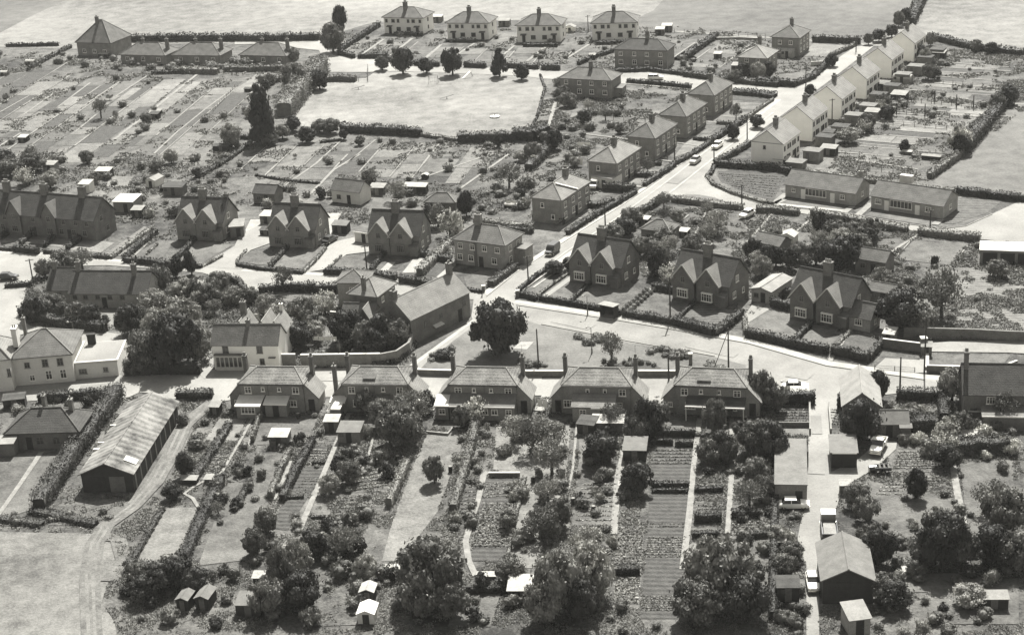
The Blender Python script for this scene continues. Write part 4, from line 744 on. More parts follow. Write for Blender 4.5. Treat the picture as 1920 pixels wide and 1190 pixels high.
# ---- middle left buildings
H = House('barn', 'large gabled stone building with a pale roof left of the junction', 'barn', (770, 600), (879, 548), 4.6, 7.4, lm='large pale-roofed barn', L=15.0); H.gable('brick_dark', 'tile_pale', 2.9, ov=.15)
H.chim(14.3, 3.7, 6.6, 9.6, .8, .9, 2, 'brick_dark'); H.chim(.5, 3.9, 6.6, 9.0, .8, 1.0, 2, 'brick_dark'); H.door('f', .82, 1., 2.4); H.win('f', .25, 2.2, .9, 1.1, fm='timber'); H.win('f', .5, 2.4, .8, .9, fm='timber'); H.win('f', .9, 2.6, .8, .9, fm='timber')
MB().slab([(5.2, -.8, 1.5), (7.4, -.8, 1.5), (7.4, -.003, 1.8), (5.2, -.003, 1.8)], .08).build('canopy', 'coping', H.o)
H = House('village_house', 'tall hipped house with a slim chimney, left of the pale-roofed barn', 'house', (706, 557), (740, 532), 5.2, 5.4, lm='tall hipped house left of the barn', L=6.6); H.hip('brick_dark', 'tile_pale', 2.3)
H.chim(.6, 2.7, 5.4, 8.4, .5, .7, 2, 'brick_dark'); H.win('f', .35, 1.1, 1.1, 1.4, 3); H.win('f', .75, 3.6, .8, 1.); H.win('f', .3, 3.6, .8, 1.); H.door('f', .8)
H = House('village_house', 'pale-walled wing with a shallow dark roof, left of the tall hipped house', 'house', (635, 529), (682, 532), 4.6, 5, L=5.2, az=100); H.hip('brick_pale', 'tile_mid', 1.6); H.win('f', .5, 2.8, .9, 1.)
H = House('outhouse', 'low cluster of two small steep gables below the tall hipped house', 'outbuilding', (648, 592), (694, 598), 2.4, 4, L=5.6, az=104); H.gable('brick_dark', 'tile_mid', 1.8); H.mono(.4, 2.4, -2.4, -.003, 1.8, 2.3, 'brick', 'asbestos', fascia=False)
H.gable('brick_dark', 'tile_pale', 1.9, x0=3.2, x1=5.4, y0=-1.2, y1=2.2, ax='y', he=2.5)
H = House('cottage_row', 'long low dark-roofed building with a pale wall, among bushes at middle left', 'house', (133, 546), (262, 551), 3.0, 7.5, lm='long low dark-roofed building', az=101); H.L += 1; H.W = 6.6; H.gable('brick_pale', 'tile_dark', 2.9)
for u in (.06, .2, .36, .52, .68, .9): H.win('f', u, 1.7, .9, .8, fm='timber')
H.chim(H.L * .8, 2.8, 5.2, 7.6, .8, .8, 2, 'brick_dark'); H.chim(.8, 3.4, 5.6, 7.8, .8, .8, 2, 'brick_dark'); H.door('f', .44)
H = House('cottage_row', 'dark-roofed end wing left of the long low building', 'house', (90, 541), (128, 543), 3.0, 6.5, az=101); H.gable('brick_pale', 'tile_dark', 3.); H.chim(.6, 3.2, 5.2, 7.4, .9, .8, 2, 'brick_dark'); H.win('f', .5, 1.4, 1, .9, fm='timber')
# shop
H = House('shop', 'white two-storey shop with a dark roof and a wide display window', 'shop', (397, 646), (520, 646), 4.5, 5.0, lm='white shop'); L = H.L; H.gable('render_white', 'tile_mid', 2.5, ov=.2)
for xc in (3.6, L - 3.7, L - 1.5): H.gable('render_white', 'tile_pale', 2.3, x0=xc - 1.3, x1=xc + 1.3, y0=4.2, y1=10, he=4.4, ax='y', ov=.05)
for u, m_ in ((.2, 'timber'), (.72, 'timber')): H.win('f', u, 3.0, 1.0, 1.3, 2, fm=m_)
sf = MB(); w_ = 4.6
sf.box(.4, .4 + w_, -.5, -.003, 0, .7); sf.box(.4, .4 + w_, -.6, -.003, 2.45, 2.8)
for k in range(7): q = .4 + (w_ - .16) * k / 6; sf.box(q, q + .16, -.5, -.003, .703, 2.447)
o = sf.build('shop_front', 'coping', H.o); MB().box(.57, .38 + w_ - .02, -.4, -.004, .704, 2.446).build('pane', 'glass', o)
MB().box(.3, .5 + w_, -.75, -.003, 2.803, 2.95).build('shop_canopy', 'timber', H.o); H.win('f', .74, .95, .8, 1.1, fm='timber'); H.door('f', .9, m='white_paint'); MB().box(L * .9 - .6, L * .9 + .6, -.5, -.003, 2.25, 2.33).build('door_hood', 'timber', H.o)
H.chim(L * .52, 2.5, 6.2, 8.0, .6, .8, 1, 'brick_dark'); H.chim(3.4, 8, 6, 9.0, .9, .9, 2, 'brick_dark'); H.chim(L - 1.5, 9, 6.4, 8.2, .5, .5, 1, 'render_cream')
# left big pale building and flat-roofed annexe
H = House('village_house', 'large pale two-storey building with a hipped grey roof at the left edge', 'house', (20, 673), (133, 664), 4.9, 9.5, lm='large pale building at left'); H.hip('render_cream', 'tile_mid', 3.0, run=4.8)
H.wins('f', [.55, .8], 3.1, w=1., h=1.3, fm='asbestos'); H.win('f', .25, 3.1, .9, 1., fm='asbestos'); H.wins('f', [.58, .82], .8, w=1.05, h=1.6); H.win('f', .3, .8, .9, 1.); H.chim(.6, 3., 6, 9.3, .8, 1.6, 2, 'render_cream'); H.chim(1.0, 8, 5, 9.0, .5, .7, 1, 'brick_dark')
H = House('village_house', 'pale building with a dark gable window cut off by the left edge', 'house', (-62, 680), (16, 674), 5.6, 7.5, az=86); H.hip('render_cream', 'tile_pale', 3.2); H.win('f', .95, 2.6, .6, 1.4, fm='asbestos'); H.win('f', .6, .9, 1., 1.2)
H = House('annexe', 'low flat-roofed pale annexe with a white parapet beside the large pale building', 'outbuilding', (137, 684), (219, 678), 2.6, 9.5, lm='flat-roofed pale annexe'); H.body('render_cream'); MB().box(.3, H.L - .3, .3, 9.2, 2.603, 2.7).build('roof', 'road', H.o)
pp = MB(); pp.box(-.1, H.L + .1, -.1, .3, 2.604, 3.0); pp.box(-.1, .3, .303, 9.4, 2.604, 3.0); pp.build('parapet', 'coping', H.o); H.win('f', .2, .9, 1.3, .9, 3, fm='asbestos'); H.win('f', .72, 1., .8, .8, 2, fm='asbestos')
H.chim(1.6, 8.4, 2.7, 4.6, 1.3, .6, 0, 'timber_dark')
# bottom-left bungalow and the long barn
H = House('bungalow', 'dark hipped bungalow with two chimneys at the lower left', 'house', (12, 813), (146, 809), 2.7, 6.6, lm='lower left bungalow'); H.hip('brick_dark', 'tile_dark', 2.6, run=3.5, ov=.4); H.chim(H.L * .45, 4.4, 4.6, 7.0, .5, .9, 1, 'brick_dark'); H.chim(H.L * .83, 4, 3.6, 6.4, .6, .8, 1, 'brick_dark')
H.wins('f', [.45, .68, .88], .8, w=1.1, h=1.2, fm='timber'); H.door('f', .3); H.mono(-1.0, 1.6, -2.2, -.003, 2.1, 2.4, 'brick_dark', 'asbestos', fascia=False); H.win('r', .5, .9, 1, 1.1)
H = House('long_barn', 'long weathered sheet-roofed barn with an open dark end, at lower left', 'barn', (152, 890), (246, 885), 3.0, 23.5, lm='long sheet-roofed barn', L=7.4, az=96); H.gable('timber_dark', 'sheet_roof', 1.6, ax='y', ov=.35)
for k in range(9): MB().box(7.403, 7.47, 1 + k * 2.5, 1.35 + k * 2.5, 0, 2.9).build('wall_post', 'asbestos', H.o)
MB().box(1.2, 3.4, -.05, -.003, 0, 2.5).build('door', 'timber_dark', H.o); MB().box(4.0, 6.2, -.05, -.003, 0, 2.5).build('door', 'timber', H.o)
MB().slab([(5.6, 2.2, 3.86), (7.3, 2.2, 3.1), (7.3, 3.6, 3.1), (5.6, 3.6, 3.86)], .04, .16).build('roof_sheet', 'white_roof', H.o)
for k, (yy, w_) in enumerate(((7, .5), (9.2, .35), (15, .3))): MB().box(-.45, .9, yy, yy + w_, 2.85, 3.35).build('roof_patch', 'coping', H.o)
# right-hand farm buildings
H = House('hall', 'steep gabled hall with ribbed roof beside the lane entrance', 'barn', (1586, 757), (1646, 764), 3.0, 9.6, lm='steep gabled hall', L=5.2, az=100); H.gable('brick_dark', 'asbestos', 2.0, ax='y', ov=.25); H.door('f', .5); H.win('f', .5, 2.8, .8, .8); H.win('r', .5, 1, 1, 1.2)
H = House('garden_shed', 'brick shed with a pitched felt roof right of the gabled hall', 'shed', (1653, 793), (1702, 793), 2.2, 3.6, lm='brick shed right of the hall', az=98); H.gable('brick_dark', 'felt', 1.1); H.mono(2.6, 4.0, -.9, -.003, 1.9, 2.1, 'timber', 'felt', fascia=False); H.door('f', .3)
H = House('garage', 'flat-roofed dark garage right of the lane with a pale roof edge', 'garage', (1559, 848), (1607, 850), 2.3, 5.4, lm='flat-roofed dark garage by the lane', az=99); H.body('timber_dark'); H.flat('felt', ov=.2); MB().box(.1, 3.4, -.28, -.205, 2.25, 2.4).build('fascia', 'coping', H.o); MB().box(.4, 3.0, -.06, -.003, 0, 2).build('garage_door', 'timber_dark', H.o)
H = House('workshop', 'long flat-roofed workshop left of the lane, white saloon parked at its end', 'garage', (1454, 912), (1512, 906), 2.9, 13.5, lm='long flat-roofed workshop', az=100); H.body('brick'); H.flat('felt', ov=.1); H.door('r', .3); H.win('r', .6, 1, 1.2, 1); H.door('f', .75)
MB().box(H.L + .05, H.L + .35, 10.6, 12.4, .1, 2.5).build('door', 'timber_dark', H.o)
H = House('barn', 'dark-fronted gabled barn with a ribbed roof at the bottom right', 'barn', (1547, 1089), (1634, 1086), 3.2, 8.6, lm='dark-fronted barn', L=5.9, az=97); H.gable('timber_dark', 'felt', 1.45, ax='y', ov=.25); MB().box(1.0, 4.6, -.06, -.003, 0, 2.9).build('barn_door', 'timber_dark', H.o); MB().tube((2.95, -.25, 4.82), (2.95, 8.85, 4.82), .08, n=5).build('ridge', 'tile_pale', H.o); MB().box(5.6, 5.85, 1, 2.2, .9, 2).build('hatch', 'timber', H.o)
H = House('garden_shed', 'pale concrete-roofed lean-to in front of the dark-fronted barn', 'shed', (1594, 1163), (1632, 1158), 2.2, 3.2); H.mono(0, H.L, 0, 3.2, 2.2, 2.7, 'brick_pale', 'asbestos', fascia=False, name='wall'); H.door('f', .5)
H = House('village_house', 'dark-roofed house with a tall chimney cut off by the right edge', 'house', (1808, 737), (1935, 739), 4.4, 7.2, lm='dark-roofed house at the right edge', az=101); H.gable('brick_dark', 'tile_dark', 3.0); H.chim(.4, 3.4, .0, 9.6, .6, 1.2, 2, 'brick_dark'); H.win('f', .4, 2.8, 1.2, 1.1, 3); H.win('f', .4, .8, 1.2, 1.1, 3); H.mono(2.5, H.L, -2.6, -.003, 2.1, 2.5, 'brick_dark', 'felt'); H.door('f', .15)
H = House('garage', 'long white flat-roofed garage block at the right edge', 'garage', (1838, 469), (1975, 474), 2.5, 4.6, lm='white flat-roofed garage block'); H.body('brick'); H.flat('white_roof', ov=.15)
for k in range(4): MB().box(.5 + k * 3, 3 + k * 3, -.05, -.003, 0, 2.1).build('garage_door', 'timber_dark', H.o)
# outbuildings behind the cottages
def outb(label, A, B, he, W, rise, kind='gx', wm='brick', rm='tile_mid', L=None, az=None, lm=None, name='outbuilding', door='f', wins=(.25,)):
    H = House(name, label, 'outbuilding', A, B, he, W, L=L, az=az, lm=lm)
    if kind == 'gx': H.gable(wm, rm, rise, ov=.2)
    elif kind == 'gy': H.gable(wm, rm, rise, ax='y', ov=.2)
    elif kind == 'hip': H.hip(wm, rm, rise, ov=.25)
    elif kind == 'mono': H.mono(0, H.L, 0, W, he, he + rise, wm, rm, name='wall')
    else: H.body(wm); H.flat(rm)
    H.door(door, .6 if H.L > 2 else .5, w=min(.9, H.L * .45), h=min(1.95, he - .15))
    for u in wins: H.win('f', u, min(.9, he * .4), min(1, H.L * .25), min(.9, he * .35), 2, fm='timber')
    return H
outb('barn-like outbuilding with a pale gable end behind the cottages', (621, 355), (674, 361), 2.8, 4.2, 1.8, wm='render_cream', rm='tile_mid', lm='pale-gabled outbuilding')
outb('low hipped outbuilding behind the rightmost driveway cottage', (796, 380), (853, 381), 2.5, 4.0, 1.6, 'hip', 'brick_dark', lm='low hipped outbuilding')
outb('pale concrete garage with a gently pitched pale roof beside the rightmost gabled cottage', (1409, 541), (1445, 548), 2.3, 7.6, .5, 'gy', 'brick_pale', 'asbestos', lm='pale concrete garage', name='garage')
outb('pale flat-roofed garage beside the second hipped street house', (1108, 331), (1147, 336), 2.4, 4.4, 0, 'flat', 'render_cream', 'asbestos', lm='pale flat garage')
outb('long low shed with a pale gable end, behind the middle right gabled cottage', (1414, 452), (1461, 462), 2.3, 4, 1.2, 'gx', 'brick_dark', 'tile_mid', lm='long low shed')
outb('dark timber-fronted outbuilding with a pale brick end, right of the shrubbery', (1604, 483), (1660, 492), 2.6, 4, 1.4, 'gx', 'brick_dark', 'tile_mid', lm='timber-fronted outbuilding')
outb('low brown-roofed shed beyond the rightmost gabled cottage', (1628, 543), (1674, 551), 2.0, 3.4, .9, 'gx', 'brick_dark', 'tile_mid')
outb('hipped garden building behind the cottage at the junction', (1202, 430), (1256, 436), 2.5, 4.6, 1.6, 'hip', 'brick_dark', 'tile_mid', lm='hipped garden building')
outb('dark-roofed store left of the pale-gabled outbuilding', (474, 362), (514, 364), 2.3, 4, 1.3, 'gx', 'brick_dark', 'tile_dark')
outb('white-topped lean-to with a dark doorway beside the cottage right of the driveways', (664, 434), (692, 438), 2.2, 3.4, .5, 'mono', 'render_cream', 'tile_mid', wins=())
outb('white-roofed yard building behind the long dark terrace', (214, 378), (246, 379), 2.4, 4.5, .3, 'mono', 'brick', 'white_roof', az=104, L=4.6, wins=())
outb('small porch wing with a pale roof right of the leftmost gabled cottage', (430, 425), (456, 423), 2.4, 3, .5, 'mono', 'brick_dark', 'asbestos', wins=())
# worn patches and wheel marks on the roads
sheet('road_patch', [band([(1040, 600), (1110, 615)], 2.4), band([(1290, 648), (1380, 668)], 1.8), band([(1480, 700), (1520, 708)], 3.0), band([(300, 492), (360, 498)], 2.), band([(80, 500), (140, 505)], 4.), band([(1260, 345), (1290, 325)], 2.5), band([(1535, 850), (1530, 890)], 2.2), band([(1530, 780), (1532, 815)], 1.6), band([(600, 712), (680, 712)], 1.6), band([(150, 728), (230, 720)], 1.5)], 'asphalt', nz())
sheet('wheel_marks', [band([(1000, 540), (1080, 484), (1180, 418), (1270, 352), (1360, 280), (1450, 212)], .45), band([(975, 540), (1060, 474), (1160, 408), (1250, 342), (1340, 272), (1440, 200)], .45)], 'pavement', nz())

# ------------------------------------------------------------------ garden sheds and small structures (x, y of the front's foot, width, depth, height, roof form, azimuth, roof, wall)
def shed(px, py, L, D, h, form='mono', az=99, rm='felt', wm='timber', rise=None, desc=None):
    c = P(px, py); rz = R(90 - az); e = empty('garden_shed', c, rz); d = azdir(az); n = Vector((-d.y, d.x, 0)); x0, x1 = -L / 2, L / 2; rise = rise or (h * .16 if form != 'gy' else L * .22)
    FOOT.append([tuple((c + d * p + n * q)[:2]) for p, q in ((x0 - .2, -.2), (x1 + .2, -.2), (x1 + .2, D + .2), (x0 - .2, D + .2))])
    r = MB(); w_ = MB()
    if form == 'mono': w_.prism([(0, -.1), (D, -.1), (D, h), (0, h - rise)], 'x', x0, x1); sl = rise / D; r.slab([(x0 - .12, -.18, h - rise - .18 * sl), (x1 + .12, -.18, h - rise - .18 * sl), (x1 + .12, D + .1, h + .1 * sl), (x0 - .12, D + .1, h + .1 * sl)], .08)
    elif form == 'gy':
        w_.prism([(x0, -.1), (x1, -.1), (x1, h - rise), (0, h), (x0, h - rise)], 'y', 0, D); s_ = rise / x1
        r.slab([(x0 - .12, -.15, h - rise - .12 * s_), (0, -.15, h), (0, D + .15, h), (x0 - .12, D + .15, h - rise - .12 * s_)], .07); r.slab([(0, -.15, h), (x1 + .12, -.15, h - rise - .12 * s_), (x1 + .12, D + .15, h - rise - .12 * s_), (0, D + .15, h)], .07)
    elif form == 'gx':
        w_.prism([(0, -.1), (D, -.1), (D, h - rise), (D / 2, h), (0, h - rise)], 'x', x0, x1); s_ = rise / (D / 2)
        r.slab([(x0 - .12, -.12, h - rise - .12 * s_), (x1 + .12, -.12, h - rise - .12 * s_), (x1 + .12, D / 2, h), (x0 - .12, D / 2, h)], .07); r.slab([(x0 - .12, D / 2, h), (x1 + .12, D / 2, h), (x1 + .12, D + .12, h - rise - .12 * s_), (x0 - .12, D + .12, h - rise - .12 * s_)], .07)
    else:     # rounded top
        pr = [(D / 2 - D / 2 * math.cos(t), h * .55 + h * .45 * math.sin(t)) for t in [math.pi * k / 8 for k in range(9)]]
        w_.box(x0, x1, .02, D - .02, -.1, h * .55); r.prism(pr, 'x', x0 - .05, x1 + .05)
    w_.build('wall', wm, e); r.build('roof', rm, e)
    dw = min(.8, L * .4); hh = min(1.85, h - rise - .1)
    if hh > .9: MB().box(-dw / 2, dw / 2, -.05, -.003, .02, hh).build('door', 'timber_dark' if wm != 'timber_dark' else 'timber', e)
    if L > 2.4 and hh > 1.3: MB().box(x0 + .25, x0 + .95, -.06, -.003, 1.0, hh - .1).build('window', 'glass', e)
    tone = {'white_roof': 'white-roofed', 'pale_sheet': 'white-roofed', 'asbestos': 'pale-roofed', 'felt': 'grey-roofed', 'tile_dark': 'dark-roofed', 'tile_mid': 'tiled-roof', 'glass': 'glass-roofed', 'sheet_roof': 'sheet-roofed', 'white_paint': 'white-topped', 'road': 'grey-roofed', 'render_cream': 'pale-topped'}[rm]
    auto(e, desc or (('small ' if L < 2.1 else 'long ' if L > 4.4 else '') + tone + ' shed'), 'shed', 'garden sheds'); return e
S = 'pale_sheet'; A_ = 'asbestos'; Fe = 'felt'; Dk = 'timber_dark'
for a in [(523, 838, 2.8, 2.2, 2.0, 'mono', 99, S, 'timber'), (622, 808, 2.2, 1.8, 1.9, 'mono', 99, S, 'timber'), (655, 830, 3.4, 3.0, 2.1, 'mono', 99, Fe, 'brick'), (1140, 812, 4.6, 2.2, 2.0, 'mono', 99, S, 'timber'), (1190, 866, 3.2, 3.6, 2.2, 'mono', 100, Fe, Dk), (1098, 815, 2.6, 2.4, 2.0, 'mono', 112, 'tile_dark', Dk),
          (982, 1128, 3.8, 3.2, 1.9, 'mono', 97, S, Dk), (912, 1086, 2.3, .8, .6, 'mono', 97, S, 'timber'), (689, 1131, 1.7, 2.0, 2.0, 'gy', 98, S, Dk), (687, 1170, 2.0, 2.4, 1.9, 'gy', 98, 'render_cream', 'render_cream'), (343, 1145, 1.5, 2.2, 1.9, 'gy', 104, Fe, Dk), (380, 1143, 1.7, 2.6, 2.0, 'gy', 104, Fe, Dk), (466, 1155, 3.0, 2.6, 1.9, 'mono', 98, Fe, Dk), (500, 1098, 3.4, 1.2, 1.4, 'mono', 98, S, Dk),
          (736, 1078, 1.8, .9, 1.0, 'mono', 97, S, 'timber'), (1585, 926, 1.4, 1.0, 1.6, 'mono', 95, S, 'timber'), (1478, 1128, 2.6, 2.0, 2.4, 'mono', 96, 'tile_dark', Dk), (1466, 1028, 1.0, 1.0, 1.2, 'mono', 96, A_, Dk), (1703, 1076, 1.2, .9, .5, 'mono', 92, S, 'timber'), (1864, 1142, 3.2, 1.4, 1.7, 'mono', 96, A_, Dk), (1205, 795, 1.2, 1.4, 2.0, 'gy', 98, A_, Dk),
          (394, 906, 1.6, 1.2, .8, 'mono', 100, A_, 'timber'), (355, 908, 2.2, 1.0, .9, 'mono', 100, A_, Dk), (1170, 918, 1.3, .8, .9, 'mono', 98, S, 'timber'), (1590, 720, .2, .2, .3, 'mono', 98, A_, 'timber'), (403, 779, 1.6, 1.4, 1.8, 'mono', 104, A_, Dk), (1822, 830, 3.0, 1.4, 1.3, 'mono', 100, S, Dk), (1868, 850, 1.8, 1.0, .7, 'mono', 100, S, 'timber'),
          (92, 322, 3.0, 2.2, 2.0, 'mono', 105, A_, 'brick'), (159, 362, 2.6, 2.4, 2.4, 'mono', 105, S, 'render_cream'), (193, 335, 3.6, 2.2, 2.1, 'mono', 105, S, Dk), (283, 352, 2.4, 3.6, 2.2, 'gy', 112, A_, 'render_cream'), (325, 367, 4.6, 2.6, 2.3, 'mono', 104, 'tile_dark', 'brick_dark'), (257, 408, 2.4, 2.0, 2.0, 'mono', 104, A_, Dk), (374, 552, 3.2, 2.2, 1.9, 'mono', 104, A_, Dk),
          (707, 366, 3.2, 2.2, 2.0, 'mono', 105, A_, Dk), (778, 364, 5.0, 1.8, 2.0, 'mono', 107, S, Dk), (796, 336, 1.4, 1.2, 1.2, 'gy', 106, S, Dk), (499, 421, 2.6, 2.6, 2.2, 'mono', 108, S, 'brick'), (498, 442, 2.4, 1.6, 1.4, 'mono', 108, 'tile_dark', Dk), (637, 438, 3.2, 2.0, 2.1, 'mono', 108, Fe, Dk), (958, 391, 3.0, 1.4, 1.0, 'round', 112, S, Dk), (1475, 109, 3.4, 3.0, 2.4, 'round', 118, S, 'brick_pale'),
          (1280, 444, 1.8, 1.6, 1.3, 'mono', 120, S, Dk), (1206, 420, 2.0, 1.6, 1.2, 'mono', 120, S, Dk), (1475, 458, 2.8, 2.6, 2.2, 'gy', 118, S, 'render_cream'), (1653, 170, 3.0, 2.4, 2.0, 'mono', 121, Fe, 'brick_dark'), (1690, 157, 4.6, 2.6, 2.2, 'round', 121, S, A_), (1683, 192, 3.6, 3.0, 2.2, 'mono', 121, A_, Dk), (1728, 141, 3.0, 2.4, 2.0, 'mono', 121, A_, Dk),
          (1633, 224, 3.2, 2.4, 2.1, 'mono', 121, A_, 'brick'), (1552, 292, 3.4, 2.0, 2.0, 'mono', 121, A_, Dk), (1759, 111, 3.2, 2.2, 2.0, 'mono', 121, A_, Dk), (1463, 312, 3.2, 2.2, 1.8, 'mono', 121, S, Dk), (1552, 262, 2.4, 1.8, 2.0, 'mono', 121, 'tile_dark', 'brick_dark'), (1700, 290, 2.0, .8, .8, 'mono', 121, S, 'timber'), (1745, 300, 4.0, .8, 1.0, 'mono', 121, A_, Dk),
          (1250, 60, 3.0, 2.2, 2.1, 'mono', 104, S, 'timber'), (1237, 66, 2.6, 2.0, 2.0, 'mono', 104, S, 'timber'), (1068, 61, 3.2, 2.2, 2.2, 'gy', 104, A_, 'render_cream'), (945, 50, 3.4, 2.2, 2.1, 'mono', 104, A_, 'timber'), (820, 42, 3.0, 2.2, 2.0, 'mono', 104, S, 'timber'), (55, 124, 3.0, 2.0, 1.7, 'round', 106, S, 'timber'), (193, 108, 3.2, 1.6, 1.2, 'mono', 110, S, Dk),
          (42, 267, 2.2, 1.8, 1.5, 'mono', 106, S, Dk), (289, 224, 2.4, 1.6, 1.7, 'mono', 106, 'tile_dark', Dk), (414, 284, 4.0, 1.4, 1.5, 'mono', 106, 'tile_dark', Dk), (464, 173, 1.8, 1.0, 1.1, 'mono', 106, 'tile_dark', Dk), (5, 143, 2.6, 1.8, 1.4, 'round', 106, S, 'timber'), (298, 215, 1.2, 1.0, 1.2, 'mono', 106, A_, Dk), (1345, 111, 2.0, 1.6, 1.7, 'mono', 110, S, 'timber'),
          (1385, 135, 4.0, 2.4, 2.0, 'mono', 112, A_, 'timber'), (1110, 112, 1.8, 1.4, 1.5, 'mono', 106, A_, Dk), (1108, 180, 3.8, 2.4, 2.2, 'mono', 104, 'render_cream', 'brick_pale'), (1665, 646, 1.8, 2.2, 2.2, 'mono', 118, S, 'brick_dark'), (1737, 668, 1.6, 1.2, 2.0, 'mono', 104, A_, 'brick_dark'), (1500, 752, 2.6, 1.8, 1.6, 'mono', 98, S, Dk), (28, 766, 3.4, 1.8, 1.9, 'mono', 84, 'tile_dark', Dk)]:
    shed(*a)
# ---- cold frames, water butts and garden pots of the near plots are single things
def butt(px, py, r=.32, h=.95):
    loc = P(px, py); e = empty('water_butt', loc); b = MB(); b.tube((0, 0, 0), (0, 0, h * .5), r * .88, r, 12); b.tube((0, 0, h * .5), (0, 0, h), r, r * .88, 12); b.build('barrel', 'timber_dark', e); MB().tube((0, 0, h + .002), (0, 0, h + .05), r * .8, r * .8, 12).build('lid', 'asbestos', e)
    auto(e, 'small dark water butt', 'water butt', 'water butts')
for q in ((1113, 960), (1075, 945), (560, 785), (845, 885), (1330, 790), (746, 865), (606, 1010), (1398, 792), (1000, 905)): butt(*q)
# ---- washing lines with sheets
def laundry(px, py, items, az=100, h=1.9):
    c = P(px, py); e = empty('washing_line', c, R(90 - az)); Lh = sum(a for a, b_ in items) / 2 + .8
    pp = MB(); pp.tube((-Lh, 0, 0), (-Lh, 0, h + .1), .05, n=6); pp.tube((Lh, 0, 0), (Lh, 0, h + .1), .05, n=6); pp.build('post', 'pole_wood', e); MB().tube((-Lh, 0, h), (Lh, 0, h), .012, n=4).build('line', 'metal', e)
    x = -Lh + .5
    for a, hh in items:
        s_ = MB(); k = 6
        for i in range(k): x0_, x1_ = x + (a - .1) * i / k, x + (a - .1) * (i + 1) / k; y0_, y1_ = .06 * math.sin(i * 1.9), .06 * math.sin(i * 1.9 + 1.9); s_.add([(x0_, y0_, h - hh), (x1_, y1_, h - hh), (x1_, y1_ * .3, h), (x0_, y0_ * .3, h), (x0_, y0_ + .02, h - hh), (x1_, y1_ + .02, h - hh), (x1_, y1_ * .3 + .02, h), (x0_, y0_ * .3 + .02, h)], [(0, 1, 2, 3), (7, 6, 5, 4), (0, 4, 5, 1), (3, 2, 6, 7), (1, 5, 6, 2), (0, 3, 7, 4)])
        s_.build('sheet', 'cloth', e); x += a
    auto(e, 'washing line of white sheets', 'washing line', 'washing lines')
laundry(1084, 312, [(1.5, 1.5), (1.6, 1.5)], 118); laundry(1098, 282, [(1.6, .8), (1.4, 1.2)], 112); laundry(614, 650, [(1.1, .7), (1.0, .8), (1.2, .7), (1.0, .8)], 100); laundry(1022, 770, [(.8, 1.2), (.7, 1.3)], 100); laundry(962, 393, [(1.2, .6), (1.2, .5)], 112)

# ------------------------------------------------------------------ vehicles: body from cross-sections, glazed cabin, wheels with hubs
def loft(sections):
    """sections: (x, half width, z bottom, z side, z top)"""
    b = MB(); n = 0
    for x, hw, z0, z1, z2 in sections: b.v += [(x, -hw * .94, z0), (x, -hw, (z0 + z1) / 2), (x, -hw * .97, z1), (x, -hw * .8, z2), (x, hw * .8, z2), (x, hw * .97, z1), (x, hw, (z0 + z1) / 2), (x, hw * .94, z0)]
    m_ = len(sections)
    for i in range(m_ - 1):
        for j in range(8): b.f.append((i * 8 + j, i * 8 + (j + 1) % 8, i * 8 + 8 + (j + 1) % 8, i * 8 + 8 + j))
    b.f.append(tuple(range(8))); b.f.append(tuple(range(8 * m_ - 8, 8 * m_))[::-1]); return b
def wheels(e, xs, hw, r=.3):
    for x in xs:
        for s_ in (-1, 1):
            w_ = MB().tube((x, s_ * (hw - .16), r), (x, s_ * (hw + .02), r), r, n=14).build('wheel', 'tyre', e); MB().tube((x, s_ * (hw + .022), r), (x, s_ * (hw + .04), r), r * .5, n=10).build('hub', 'chrome', w_)
